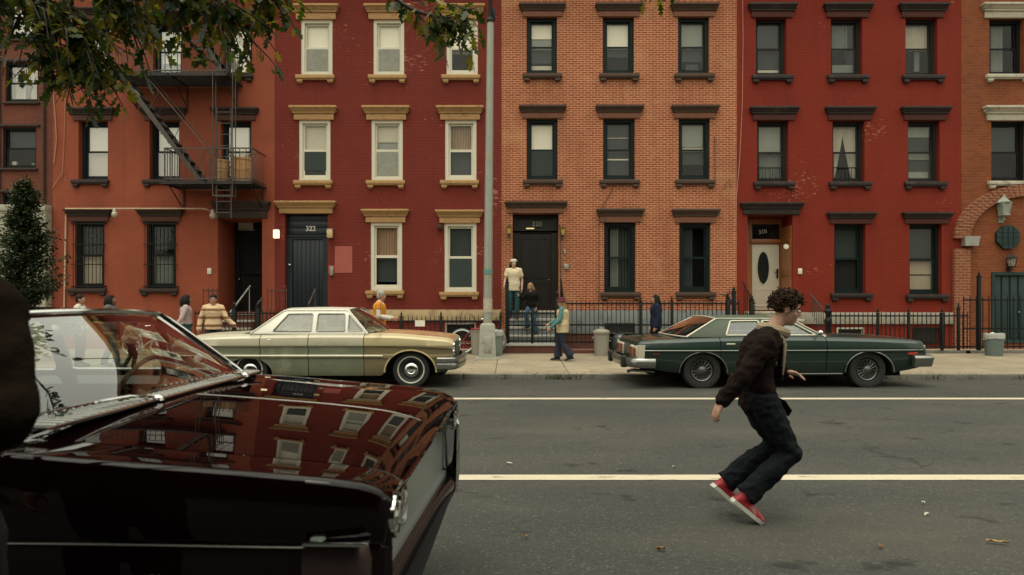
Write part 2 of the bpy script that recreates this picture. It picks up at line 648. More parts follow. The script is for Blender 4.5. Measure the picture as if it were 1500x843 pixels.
# ------------------------------------------------------------------ row houses
W_B0 = brick('brown_red_brick', (.20, .062, .036), (.16, .05, .03), (.15, .055, .034), bump=.35, stain=(.09, .03, .02), stain_amt=.5)
W_B1 = brick('orange_painted_wall', (.335, .082, .041), (.315, .076, .038), (.32, .078, .039), bump=.25, stain=(.22, .05, .024), stain_amt=.6, blotch=.22, flake=(.40, .16, .09), flake_lo=.76)
W_B2 = brick('maroon_painted_brick', (.20, .028, .017), (.185, .026, .016), (.17, .024, .015), bump=.45, stain=(.14, .022, .015), stain_amt=.6, flake=(.32, .14, .10), flake_lo=.69, blotch=.16)
W_B3 = brick('old_orange_brick', (.40, .105, .047), (.27, .054, .024), (.70, .38, .21), bw=.195, rh=.0655, ms=.0115, bump=.7, stain=(.20, .075, .04), stain_amt=.4, pale=(.55, .33, .16), blotch=.2)
W_B4 = brick('red_painted_brick', (.235, .024, .010), (.22, .022, .009), (.205, .021, .009), bump=.3, stain=(.20, .02, .012), stain_amt=.55, flake=(.37, .14, .095), flake_lo=.725, blotch=.15)
W_B5 = brick('burnt_orange_brick', (.30, .078, .024), (.22, .048, .018), (.22, .10, .05), bump=.6, stain=(.16, .05, .024), stain_amt=.5)
W_BASE = brick('dark_base_brick', (.15, .05, .035), (.11, .035, .026), (.12, .06, .045), bump=.6)
CREAM_B = brick('cream_painted_brick', (.46, .44, .34), (.42, .40, .31), (.36, .34, .26), bump=.5, stain=(.30, .28, .22), stain_amt=.5, blotch=.12)

TAN = pm('ochre_stone', (.40, .235, .095), .8, var=.18, vscale=7, col2=(.22, .115, .05), c2lo=.55, c2hi=.72, c2scale=6, bump=.2)
BROWN = pm('brown_stone', (.070, .040, .026), .8, var=.2, vscale=7, col2=(.055, .035, .026), bump=.2)
BROWNLITE = pm('red_brown_stone', (.21, .085, .052), .8, var=.2, vscale=7, col2=(.12, .05, .034), bump=.2)
DKBROWN = pm('dark_painted_stone', (.020, .011, .009), .7, var=.3, vscale=7, col2=(.06, .035, .03), bump=.2)
B1TRIM = pm('chocolate_painted_stone', (.030, .015, .011), .75, var=.3, vscale=7, bump=.2)
B4FRIEZE = pm('dark_red_stone', (.075, .018, .012), .8, var=.25, vscale=7, bump=.2)
B1FRIEZE = pm('red_brown_painted_stone', (.085, .030, .020), .8, var=.25, vscale=7, bump=.2)
TANLITE = pm('light_ochre_stone', (.47, .27, .12), .8, var=.18, vscale=7, col2=(.30, .15, .07), c2scale=6, bump=.2)
WHITEST = pm('pale_stone', (.46, .42, .33), .8, var=.2, vscale=7, col2=(.24, .21, .16), bump=.2)
BASE2 = pm('stained_cream_stone', (.42, .31, .17), .85, var=.2, vscale=5, col2=(.17, .11, .07), c2lo=.48, c2hi=.7, c2scale=4, bump=.3)
BASE3 = pm('blue_grey_stone', (.17, .185, .18), .85, var=.18, vscale=5, col2=(.10, .11, .11), bump=.3)
BASE4 = pm('speckled_grey_stone', (.32, .29, .24), .85, var=.25, vscale=14, col2=(.16, .15, .13), c2scale=11, bump=.3)
WHITEFR = pm('cream_window_paint', (.62, .58, .46), .6, var=.1, vscale=6)
GREENFR = pm('dark_green_window_paint', (.004, .011, .010), .55, spec=.25, var=.2, vscale=6)
BLUEFR = pm('dark_blue_window_paint', (.004, .010, .013), .55, spec=.25, var=.2, vscale=6)
BROWNFR = pm('grey_brown_window_paint', (.018, .017, .015), .6, spec=.25, var=.2, vscale=6)
BLACKFR = pm('black_window_paint', (.005, .006, .006), .55, spec=.25, var=.2, vscale=6)
SHADE = {
    'w': pm('white_blind_and_sky', (.84, .79, .62), .8, var=.06, vscale=2),
    'g': pm('grey_roller_blind', (.25, .26, .215), .8, var=.2, vscale=3, bump=.3, bscale=25),
    'd': pm('dim_blind', (.024, .036, .033), .8, var=.25, vscale=3),
    'n': pm('night_blue_shade', (.012, .022, .026), .7, var=.4, vscale=3),
    't': pm('tan_blind', (.34, .28, .19), .8, var=.2, vscale=3),
    'k': pm('dark_room', (.005, .006, .006), .9, var=.3, vscale=2),
    's': pm('insect_screen', (.25, .25, .21), .85, var=.35, vscale=10, bump=.3),
    'o': pm('orange_patch_curtain', (.30, .20, .12), .8, var=.35, vscale=2, col2=(.42, .18, .09), c2scale=2.5),  # brownish curtain with orange patches
    'c': pm('pale_curtain', (.52, .47, .36), .85, var=.12, vscale=4),
    'm': pm('grey_net_curtain', (.15, .165, .14), .85, var=.25, vscale=5),
}


def wall_sheet(mb, x0, x1, z0, z1, Y, holes, depth=.32):
    xs = sorted({x0, x1} | {h[0] for h in holes} | {h[1] for h in holes})
    zs = sorted({z0, z1} | {h[2] for h in holes} | {h[3] for h in holes})
    for i in range(len(xs) - 1):
        for j in range(len(zs) - 1):
            a, b_, c, d = xs[i], xs[i + 1], zs[j], zs[j + 1]
            mx, mz = (a + b_) / 2, (c + d) / 2
            if any(h[0] < mx < h[1] and h[2] < mz < h[3] for h in holes): continue
            mb.poly([(a, Y, c), (b_, Y, c), (b_, Y, d), (a, Y, d)])
    for h in holes:
        a, b_, c, d = h[:4]
        e = Y + (h[4] if len(h) > 4 else depth)
        mb.poly([(a, Y, c), (a, e, c), (a, e, d), (a, Y, d)])
        mb.poly([(b_, Y, c), (b_, e, c), (b_, e, d), (b_, Y, d)])
        mb.poly([(a, Y, d), (b_, Y, d), (b_, e, d), (a, e, d)])
        mb.poly([(a, Y, c), (b_, Y, c), (b_, e, c), (a, e, c)])


def house(name, label, xa, xb, top, wall, holes, Y=20.0, zbot=-.2, depth=10.0):
    x0, x1 = fx(xa) + .003, fx(xb) - .003
    t = thing(name, label, 'row house', ((x0 + x1) / 2, Y, 0), 'row houses along the street')
    mb = MB()
    wall_sheet(mb, x0, x1, zbot, top, Y, holes)
    b_ = Y + depth
    mb.poly([(x0, Y, zbot), (x0, b_, zbot), (x0, b_, top), (x0, Y, top)])
    mb.poly([(x1, Y, zbot), (x1, b_, zbot), (x1, b_, top), (x1, Y, top)])
    mb.poly([(x0, b_, zbot), (x1, b_, zbot), (x1, b_, top), (x0, b_, top)])
    mb.poly([(x0, Y, top), (x1, Y, top), (x1, b_, top), (x0, b_, top)])
    mb.build('wall', wall, t, smooth=False, fixn=False)
    return t


def hole(r, d=.32):
    return (fx(r[0]), fx(r[2]), fz(r[3]), fz(r[1]), d)


def cap_shape(mb, x0, x1, z0, z1, Y, kind):
    """door or window head: a plain frieze under a stepped cap"""
    h = z1 - z0
    f = z0 + h * .47
    ins = .11
    mb.mi = 1
    mb.box(x0 + ins, x1 - ins, Y - .05, Y + .05, z0, f, .006)
    mb.mi = 0
    mb.box(x0 + ins * .62, x1 - ins * .62, Y - .09, Y + .05, f, f + h * .14, .006)
    mb.prism([(Y + .05, f + h * .14), (Y - .10, f + h * .14), (Y - .14, f + h * .26), (Y - .16, f + h * .36), (Y + .05, f + h * .36)], 'x', x0 + ins * .3, x1 - ins * .3)
    mb.box(x0, x1, Y - .19, Y + .05, f + h * .36, z1, .005)


def sill_shape(mb, x0, x1, z0, z1, Y):
    h = z1 - z0
    mb.box(x0, x1, Y - .11, Y + .16, z1 - h * .42, z1, .005)
    mb.box(x0 + .02, x1 - .02, Y - .08, Y + .05, z1 - h * .56, z1 - h * .42)
    for a in (x0 + .04, x1 - .2):
        mb.box(a, a + .16, Y - .09, Y + .05, z0 + h * .18, z1 - h * .56, .004)
        mb.box(a + .02, a + .14, Y - .06, Y + .05, z0 + h * .06, z0 + h * .18, .003)


def drape(mb, xa, xb, zt, zb, Y, folds=7, amp=.018, taper=None):
    """a hanging curtain with folds; taper gives its lower-edge x-range"""
    n = folds * 6
    rows = []
    for r in range(7):
        f = r / 6
        z = lerp(zt, zb, f)
        a, b_ = xa, xb
        if taper:
            a, b_ = lerp(xa, taper[0], f ** 1.3), lerp(xb, taper[1], f ** 1.3)
        rows.append([(lerp(a, b_, k / n), Y + amp * math.sin(k / n * folds * 2 * pi + .6 * math.sin(k)) , z) for k in range(n + 1)])
    mb.loft(rows, False)


BRIGHTPANE = glass_mat('storm_window_glass', base=.20)


def window(h, r, frame, head=None, headmat=None, sill=None, sillmat=None, rec=.16, cw=.085, blinds=(), mid=.5, dark='k', label=None, bars=False, Y=20.0, sashw=.05, pane=None):
    x0, x1, z0, z1 = fx(r[0]), fx(r[2]), fz(r[3]), fz(r[1])
    mb = MB()
    mb.ring(x0, x1, z0, z1, Y + rec - .03, Y + rec + .09, cw)
    w = mb.build('window', frame, h, label=label)
    a, b_, c, d = x0 + cw, x1 - cw, z0 + cw, z1 - cw
    zm = lerp(d, c, mid)
    ys = Y + rec + .01
    mb = MB()
    mb.ring(a, b_, zm - .02, d, ys + .03, ys + .06, sashw)
    mb.ring(a, b_, c, zm + .02, ys, ys + .028, sashw, sashw, sashw * 1.3)
    mb.build('sash', frame, w)
    mb = MB()
    mb.poly([(a + .01, ys + .045, zm), (b_ - .01, ys + .045, zm), (b_ - .01, ys + .045, d - .01), (a + .01, ys + .045, d - .01)])
    mb.poly([(a + .01, ys + .014, c + .01), (b_ - .01, ys + .014, c + .01), (b_ - .01, ys + .014, zm), (a + .01, ys + .014, zm)])
    mb.build('pane', pane or PANE, w, smooth=False)
    mb = MB()
    mb.box(a - .2, b_ + .2, Y + rec + .55, Y + rec + .6, c - .2, d + .2)
    mb.build('dark_interior', SHADE[dark], w, smooth=False)
    for bi, bl in enumerate(blinds):
        k, col, f0, f1 = bl[:4]
        zt, zb = lerp(d, c, f0), lerp(d, c, f1)
        mb = MB()
        yb = Y + rec + .11 + bi * .016
        if k == 'b':
            mb.box(a + .02, b_ - .02, yb, yb + .006, zb, zt)
            mb.box(a + .02, b_ - .02, yb - .008, yb + .012, zb - .02, zb)
            nm = 'blind'
        elif k == 's':
            mb.box(a + .045, b_ - .045, ys - .006, ys - .003, zb + .05, zt - .03)
            nm = 'insect_screen'
        elif k == 'v':
            n = int((zt - zb) / .05)
            for q in range(n):
                zz = zt - (q + .5) * (zt - zb) / n
                mb.box(a + .02, b_ - .02, yb, yb + .02, zz - .021, zz + .021)
            nm = 'venetian_blind'
        elif k == 'c':
            fa, fb = (bl[4], bl[5]) if len(bl) > 5 else (0, 1)
            drape(mb, lerp(a, b_, fa), lerp(a, b_, fb), zt, zb, yb + .04, max(2, int(9 * (fb - fa))))
            nm = 'curtain'
        elif k in 'LR':
            m_ = lerp(a, b_, .52 if k == 'L' else .46)
            if k == 'L': drape(mb, a, m_, zt, zb, yb + .04, 5, taper=(a, lerp(a, b_, .14)))
            else: drape(mb, m_, b_, zt, zb, yb + .045, 5, taper=(lerp(a, b_, .86), b_))
            nm = 'curtain'
        elif k == 'p':
            mb.box(lerp(a, b_, bl[4]), lerp(a, b_, bl[5]), yb + .02, yb + .12, zb, zt, .02)
            nm = 'windowsill_object'
        mb.build(nm, SHADE[col], w)
    if head:
        mb = MB()
        cap_shape(mb, fx(head[0]), fx(head[1]), fz(r[1]) - .002 + .0, fz(head[2]), Y, 0)
        mb.build('lintel', headmat, w)
    if sill:
        mb = MB()
        sill_shape(mb, fx(sill[0]), fx(sill[1]), fz(sill[2]), fz(r[3]), Y)
        mb.build('sill', sillmat, w)
    if bars:
        mb = MB()
        n = 9
        for k in range(n):
            x = lerp(x0 - .02, x1 + .02, k / (n - 1))
            mb.tube([(x, Y - .06, z0 - .02), (x, Y - .06, z1 + .02)], .009, 6)
        for f in (.03, .36, .66, .97):
            z = lerp(z0, z1, f)
            mb.box(x0 - .07, x1 + .07, Y - .07, Y - .05, z - .013, z + .013)
        for x in (x0 - .06, x1 + .06):
            for f in (.03, .97):
                z = lerp(z0, z1, f)
                mb.box(x - .015, x + .015, Y - .07, Y + .0, z - .015, z + .015)
        mb.build('window_bars', IRON, w)
    return w


def steps(mb, x0, x1, ztop, zbot, n, Y0=20.0, Y1=18.62, nose=.03):
    for k in range(n):
        z1 = lerp(ztop, zbot, k / n)
        ya = Y0 - (Y0 - Y1) * (k / n) ** .97 if k else Y0
        yb = Y0 - (Y0 - Y1) * ((k + 1) / n) ** .97
        mb.mi = 0
        mb.box(x0 + .01, x1 - .01, yb, Y0 + .02, zbot - .2, z1 - .06)
        mb.mi = 1
        mb.box(x0, x1, yb - nose, ya - .001 if k else Y0 + .02, z1 - .06, z1, .01)


# ---- far-left brown building
H0 = [hole(r, .2) for r in ((4, 187, 53, 247), (8, 92, 56, 150), (11, -10, 60, 58), (3, 283, 51, 303.5), (-66, 187, -17, 247), (-64, 92, -16, 150))]
b0 = house('brick_house', 'brown red brick house at the left edge above a cream painted ground floor wall', -190, 77, 14.2, W_B0, H0)
for i, r in enumerate(((4, 187, 53, 247), (8, 92, 56, 150), (11, -10, 60, 58), (3, 283, 51, 303.5), (-66, 187, -17, 247), (-64, 92, -16, 150))):
    w = window(b0, r, BLACKFR, rec=.08, cw=.05, blinds=[[('b', 'n', 0, .45), ('p', 'c', .82, 1, .05, .2), ('p', 'm', .86, 1, .7, .95)], [('c', 'c', 0, 1, .1, .45), ('c', 'c', 0, 1, .62, 1)], [('b', 'c', 0, .8)], [], [('b', 'g', 0, .5)], [('b', 'w', 0, .6)]][i], mid=.5, pane=BRIGHTPANE if i in (1, 2) else None)
    x0, x1 = fx(r[0]), fx(r[2])
    mb = MB()
    mb.box(x0 - .06, x1 + .06, 19.93, 20.05, fz(r[3]) - .06, fz(r[3]), .008)
    mb.build('sill', B1TRIM, w)
    mb = MB()
    mb.box(x0 - .12, x1 + .12, 19.95, 20.02, fz(r[1]) + .02, fz(r[1]) + .09, .008)
    mb.build('lintel', B1TRIM, w)
mb = MB()
mb.box(fx(-190), fx(76), 19.72, 19.998, -.2, fz(311))
mb.build('ground_floor_wall', CREAM_B, b0, smooth=False)
mb = MB()
mb.box(fx(-190), fx(76.5), 19.68, 19.998, fz(311) + .001, fz(302), .01)
mb.build('wall_coping', pm('grey_coping', (.36, .35, .28), .8, var=.15), b0)
mb = MB()
mb.tube([(fx(66), 19.95, 14), (fx(66), 19.95, fz(303))], .035, 8)
mb.tube([(fx(1), 19.97, 14), (fx(1), 19.97, fz(303))], .02, 6)
mb.build('drainpipe', B1TRIM, b0)

# ---- orange painted house
D1 = (319, 320, 384, 452)
win1 = [(120, 30, 162, 110), (223, 35, 266, 110), (326, 34, 369, 110),
        (115, 177, 158, 264), (219, 177, 263, 264), (323, 177, 368, 264),
        (110, 325, 153, 423), (215, 325, 258, 423)]
b1 = house('brick_house', 'orange painted house with an iron fire escape on its front', 77, 402.5, 11.7, W_B1, [hole(r) for r in win1] + [(fx(319), fx(384), 1.19, fz(320), 1.3)])
bl1 = [[('b', 'g', 0, .6)], [('b', 'w', 0, .72), ('p', 'm', .8, 1, .1, .5)], [('b', 'w', 0, .95)],  # pale upper-floor blinds stand in for bright sky reflected in the panes
       [('b', 'w', 0, .46), ('b', 'c', .46, .98), ('p', 'd', .9, 1, .5, .95)], [('b', 'w', 0, .48), ('c', 'c', .48, 1), ('p', 't', .8, 1, .3, .6)], [('b', 'w', 0, .55), ('b', 'm', .55, 1)],
       [('v', 'd', .02, .5), ('b', 't', .52, .98)], [('v', 'd', .02, .4), ('b', 'm', .5, .95), ('p', 'd', .62, .9, .6, .85)]]
for i, r in enumerate(win1):
    lo = i >= 6
    dy = 16 if i < 3 else 17.5
    window(b1, r, BLACKFR if lo else BLUEFR, (r[0] - 12.5, r[2] + 12, r[1] - dy), (B1TRIM, B1FRIEZE), (r[0] - 9, r[2] + 4 if lo else r[2] + 2.5, r[3] + 11.5), B1TRIM, rec=.1 if lo else .22, cw=.09, blinds=bl1[i], bars=lo, pane=None if lo else BRIGHTPANE)
mb = MB()
cap_shape(mb, fx(312), fx(397), fz(320) - .002, fz(296), 20.0, 0)
mb.build('door_lintel', (B1TRIM, B1TRIM), b1)
# vestibule door, deep in the opening, dark with an iron grille over glass
xd0, xd1 = -8.62, -7.32
mb = MB()
mb.box(xd0, xd1, 21.28, 21.36, 1.19, fz(320))
mb.build('vestibule_back', DARK, b1)
mb = MB()
mb.ring(xd0 + .05, xd1 - .08, 1.2, 3.62, 21.16, 21.27, .11)
mb.box(xd0 + .1, xd1 - .1, 21.17, 21.26, 2.36, 2.48)
dr = mb.build('door', BLACKFR, b1)
mb = MB()
for k in range(9):
    x = lerp(xd0 + .2, xd1 - .22, k / 8)
    mb.tube([(x, 21.14, 1.3), (x, 21.14, 3.52)], .011, 6)
for z in (1.5, 1.95, 2.75, 3.2):
    mb.box(xd0 + .15, xd1 - .17, 21.13, 21.15, z, z + .025)
mb.build('grille', IRON, dr)
mb = MB()
mb.poly([(xd0 + .1, 21.2, 1.3), (xd1 - .1, 21.2, 1.3), (xd1 - .1, 21.2, 3.55), (xd0 + .1, 21.2, 3.55)])
mb.build('door_glass', PANE, dr)
mb = MB()
mb.ell((xd0 + .18, 21.12, 2.2), (.03, .03, .03), 10, 6)
mb.build('door_knob', CHROME, dr)
mb = MB()
mb.ring(xd0 + .05, xd1 - .08, 3.63, 4.15, 21.16, 21.27, .07)
tr = mb.build('transom', BLACKFR, b1)
mb = MB()
mb.box(xd0 + .1, xd1 - .13, 21.2, 21.21, 3.68, 4.1)
mb.build('transom_glass', pm('reflecting_transom_glass', (.58, .60, .52), .3, var=.3, vscale=3), tr)  # pale colour stands in for light reflected in the transom
mb = MB()
for k in range(5):
    a = k * 1.3
    mb.ell((xd0 + .75 + .09 * math.cos(a), 21.12, 3.84 + .09 * math.sin(a)), (.07, .05, .08), 8, 6)
mb.tube([(xd0 + .75, 21.1, 3.9), (xd0 + .75, 21.1, 4.15)], .008, 5)
mb.build('hanging_ornament', BLACKFR, tr)
mb = MB()
steps(mb, fx(322), fx(381), 1.19, .13, 5)
mb.build('stoop', (W_BASE, BASE4), b1, smooth=False)
mb = MB()
mb.box(fx(304), fx(310), 19.97, 19.998, fz(402), fz(393), .008)
mb.build('bell_plate', WHITEFR, b1)
# bright conduit running over the ground floor windows
mb = MB()
zc = fz(307.5)
mb.tube([(fx(95), 19.96, 1.0), (fx(98), 19.95, fz(318)), (fx(98.5), 19.95, fz(312)), (fx(100), 19.9, zc), (fx(103), 19.78, zc), (fx(300), 19.76, zc), (fx(308), 19.78, zc - .02), (fx(311), 19.9, zc - .06)], .022, 7)
mb.build('conduit_pipe', pm('painted_conduit', (.50, .36, .24), .6, var=.15), b1)
# torn cable and pipe marks between the two left houses
mb = MB()
mb.tube([(fx(80), 19.98, fz(130)), (fx(79.5), 19.97, fz(145)), (fx(82), 19.97, fz(172)), (fx(84), 19.96, fz(205)), (fx(80), 19.97, fz(240))], .014, 5)
mb.tube([(fx(97), 19.98, fz(118)), (fx(95), 19.97, fz(200)), (fx(92), 19.98, fz(262))], .008, 5)
mb.tube([(fx(78), 19.96, fz(276)), (fx(94), 19.95, fz(252)), (fx(98), 19.97, fz(266))], .012, 5)
mb.build('loose_cable', pm('tan_cable', (.42, .22, .12), .7), b1)

# ---- maroon house
win2 = [(441, 29, 487, 111), (547, 29, 592, 111), (654, 29, 700, 111),
        (438, 176, 484, 265), (544, 176, 590, 265), (652, 176, 698, 265),
        (543, 326, 589, 426), (651, 327, 698, 428)]
b2 = house('brick_house', 'maroon painted house with ochre lintels and cream window frames', 402.5, 734.5, 11.6, W_B2, [hole(r) for r in win2] + [(fx(417), fx(480), 1.19, fz(313), .34), (fx(653), fx(696), fz(503), fz(474), .15)])
bl2 = [[('b', 'w', 0, .5), ('s', 's', .5, 1)], [('b', 'w', 0, .5), ('s', 's', .5, 1)], [('b', 'w', 0, .5), ('b', 'm', .5, .58)],
       [('b', 'c', 0, .5), ('b', 'n', .5, .9), ('s', 'd', .5, .9)], [('b', 'c', 0, .32), ('b', 'g', .32, .5), ('s', 's', .5, 1)], [('c', 'o', 0, .5), ('b', 'd', .5, 1)],
       [('c', 'o', 0, .5), ('c', 'o', .5, .7, .3, 1), ('b', 'd', .5, .9)], [('b', 'd', 0, 1), ('s', 'd', .5, 1)]]
for i, r in enumerate(win2):
    dy = 20 if i < 3 else 19 if i < 6 else 18.5
    window(b2, r, WHITEFR, (r[0] - 12.5, r[2] + 10.5, r[1] - dy), (TAN, TANLITE), (r[0] - 7, r[2] + 3.5, r[3] + 12.5), TAN, rec=.05, cw=.095, blinds=bl2[i], sashw=.06)
mb = MB()
cap_shape(mb, fx(404), fx(493), fz(313) - .002, fz(295.5), 20.0, 0)
mb.build('door_lintel', (TAN, TAN), b2)
DOORBLUE = pm('dark_blue_door_paint', (.006, .012, .018), .45, var=.25, vscale=4, sc=(3, 1, .4))
x0, x1 = fx(417), fx(480)
mb = MB()
mb.ring(x0, x1, 1.19, fz(346), 20.16, 20.3, .17, .08, .02)
mb.box(x0, x1, 20.2, 20.3, fz(346), fz(313))
mb.box(x0, x1, 20.12, 20.2, fz(346.5), fz(344.5))
for k in range(3):
    z = lerp(fz(344), fz(314), k / 3)
    mb.box(x0 + .002, x1 - .002, 20.185, 20.2, z + .02, z + .19, .006)
df = mb.build('door_surround', DOORBLUE, b2)
mb = MB()
for k in range(7):
    a = lerp(x0 + .17, x1 - .17, k / 7)
    mb.box(a + .004, lerp(x0 + .17, x1 - .17, (k + 1) / 7) - .004, 20.2, 20.27, 1.2, fz(350), .006)
dd = mb.build('door', DOORBLUE, b2)
mb = MB()
mb.ell((x0 + .1, 20.12, fz(388)), (.03, .04, .03), 10, 6)
mb.box(x0 + .07, x0 + .13, 20.14, 20.16, fz(392), fz(384))
mb.build('door_knob', CHROME, dd)
text_part('322', .20, pm('number_white', (.6, .58, .52), .5), df, ((x0 + x1) / 2 + .08, 20.178, fz(334.5)))
mb = MB()
steps(mb, fx(414), fx(483), 1.19, .13, 5)
mb.build('stoop', (W_BASE, BASE4), b2, smooth=False)
mb = MB()
mb.box(fx(484), fx(734.4), 19.93, 19.998, fz(470), fz(454), .01)
mb.build('stone_band', BASE2, b2)
mb = MB()
mb.ring(fx(652), fx(697), fz(504), fz(473), 19.97, 20.1, .05)
bw_ = mb.build('basement_window', pm('grey_basement_frame', (.25, .2, .17), .7), b2)
mb = MB()
mb.box(fx(653), fx(696), 20.1, 20.12, fz(503), fz(474))
mb.build('dark_glass', pm('dark_basement_glass', (.02, .02, .02), .2), bw_)
PATCH = pm('pink_repair_patch', (.34, .085, .065), .9, var=.15, vscale=6)
mb = MB()
mb.box(fx(490.5), fx(516), 19.994, 19.999, fz(400), fz(361))
mb.box(fx(481), fx(490), 19.995, 19.999, fz(401), fz(389))
mb.build('paint_patch', PATCH, b2)
mb = MB()
mb.box(fx(484), fx(488.5), 19.93, 19.998, fz(404), fz(391), .01)
mb.build('mailbox', GALV, b2)
mb = MB()
mb.box(fx(641), fx(648), 19.85, 20.0, fz(337), fz(330), .02)
mb.build('wall_bracket', B1TRIM, b2)

# ---- bare orange brick house with the open stoop
win3 = [(771.5, 25, 816, 109), (883, 25, 929, 109), (993, 25, 1039, 109),
        (771.5, 173.5, 817, 264), (883.5, 173.5, 930, 264), (994, 173.5, 1040, 264),
        (885, 326, 931, 428.5), (995, 326.5, 1041, 428.5)]
b3 = house('brick_house', 'bare orange brick house with pale mortar and a blue grey stone base', 734.5, 1079.5, 11.6, W_B3, [hole(r) for r in win3] + [(fx(751), fx(818.5), 1.24, fz(312.5), .5), (fx(884), fx(930), fz(513), fz(474), .2)])
bl3 = [[('b', 'w', 0, .3), ('b', 'g', .3, .52), ('b', 'd', .5, .78), ('b', 'c', .84, 1)], [('b', 'w', 0, .5), ('b', 'd', .5, .66)], [('b', 'g', 0, .5), ('b', 'n', .5, .75), ('p', 'd', .8, 1, .3, .8)],
       [('b', 'w', 0, .5), ('b', 'm', .5, 1), ('s', 'd', .5, 1)], [('b', 'd', 0, .24), ('b', 'w', .24, .255), ('b', 'd', .255, .62), ('b', 'w', .64, .655), ('b', 'd', .66, .93), ('b', 'c', .95, 1)], [('b', 'g', .02, .42), ('b', 'c', .42, .5), ('b', 'd', .5, .74)],
       [('c', 'm', 0, 1, .16, .5), ('c', 'd', 0, 1, .5, 1)], [('c', 'd', 0, 1, .1, .5)]]
for i, r in enumerate(win3):
    dy = 17.5 if i < 6 else 19.5
    window(b3, r, GREENFR, (r[0] - 11.5, r[2] + 12.5, r[1] - dy), (BROWN, BROWNLITE), (r[0] - 5.5, r[2] + 7, r[3] + 12.5), BROWN, rec=.14, cw=.1, blinds=bl3[i], mid=.5)
mb = MB()
cap_shape(mb, fx(739), fx(831), fz(312.5) - .002, fz(296), 20.0, 0)
mb.build('door_lintel', (BROWN, BROWNLITE), b3)
DOORBR = pm('dark_walnut_door', (.008, .005, .0035), .4, var=.4, vscale=3, sc=(4, 1, .4), coat=.15)
x0, x1 = fx(751), fx(818.5)
mb = MB()
mb.box(x0, x1, 20.42, 20.5, 1.2, fz(313))
mb.ring(x0, x1, 1.24, fz(337), 20.3, 20.45, .2, .05, .03)
mb.box(x0, x1, 20.3, 20.45, fz(340), fz(337))
mb.ring(x0 + .03, x1 - .03, fz(337), fz(314), 20.33, 20.43, .07)
df = mb.build('door_surround', DOORBR, b3)
mb = MB()
xa, xb = x0 + .2, x1 - .2
mb.box(xa, xb, 20.37, 20.43, 1.26, fz(341))
for (fa, fb, ga, gb) in ((.08, .46, .04, .36), (.54, .92, .04, .36), (.08, .46, .42, .95), (.54, .92, .42, .95)):
    mb.ring(lerp(xa, xb, fa), lerp(xa, xb, fb), lerp(1.26, fz(341), ga), lerp(1.26, fz(341), gb), 20.345, 20.372, .045)
dd = mb.build('door', DOORBR, b3)
mb = MB()
mb.ell((xb - .08, 20.33, 2.15), (.03, .04, .03), 10, 6)
mb.build('door_knob', pm('old_brass', (.35, .22, .08), .3, .9), dd)
text_part('320', .2, pm('number_aged', (.22, .23, .17), .5), df, (fx(787), 20.31, fz(327)))
mb = MB()
mb.box(fx(771), fx(783), 20.2, 20.3, fz(334.4), fz(333.2), .006)
mb.build('light_strip', emit_mat('warm_strip_light', (1, .75, .4), .55), df)
mb = MB()
steps(mb, fx(743), fx(822), 1.24, .37, 4, 20.0, 18.72)
mb.mi = 0
mb.box(fx(735.5), fx(819), 18.28, 18.85, -.1, .32)
mb.mi = 1
mb.box(fx(735), fx(819.5), 18.25, 18.85, .32, .385, .012)
mb.build('stoop', (BASE3, pm('pale_tread_stone', (.36, .35, .30), .85, var=.2)), b3, smooth=False)
mb = MB()
mb.box(fx(735.5), fx(819), 18.274, 18.30, .0, .318)
mb.build('stoop_brick_riser', W_BASE, b3, smooth=False)
mb = MB()
mb.box(fx(822.5), fx(1079), 19.91, 19.998, fz(489), fz(455), .012)
mb.build('stone_band', BASE3, b3)
mb = MB()
mb.box(fx(822.5), fx(884), 19.95, 19.998, 0, fz(489) - .002)
mb.box(fx(930), fx(1079), 19.95, 19.998, 0, fz(489) - .002)
mb.build('brick_base', W_BASE, b3, smooth=False)
mb = MB()
mb.box(fx(886), fx(928), 19.898, 19.909, fz(487), fz(474))
mb.ring(fx(885), fx(929), fz(513), fz(473.5), 19.88, 19.93, .05)
mb.build('basement_window', DARK, b3)
mb = MB()
mb.box(fx(826), fx(833), 19.96, 19.998, fz(395), fz(387), .008)
mb.box(fx(826), fx(829), 19.97, 19.998, fz(373), fz(366), .008)
mb.build('bell_plate', GALV, b3)
mb = MB()
mb.tube([(fx(821), 19.93, 1.25), (fx(821), 19.93, fz(342)), (fx(819), 19.95, fz(330))], .018, 6)
mb.tube([(fx(877), 19.97, fz(440)), (fx(877), 19.97, fz(310)), (fx(890), 19.97, fz(290)), (fx(901), 19.97, fz(268))], .009, 5)
mb.tube([(fx(1047), 19.97, fz(270)), (fx(1046), 19.97, fz(200))], .009, 5)
mb.tube([(fx(1060), 19.97, fz(275)), (fx(1068), 19.95, fz(262)), (fx(1070), 19.97, fz(275))], .009, 5)
mb.build('wall_cable', BROWN, b3)

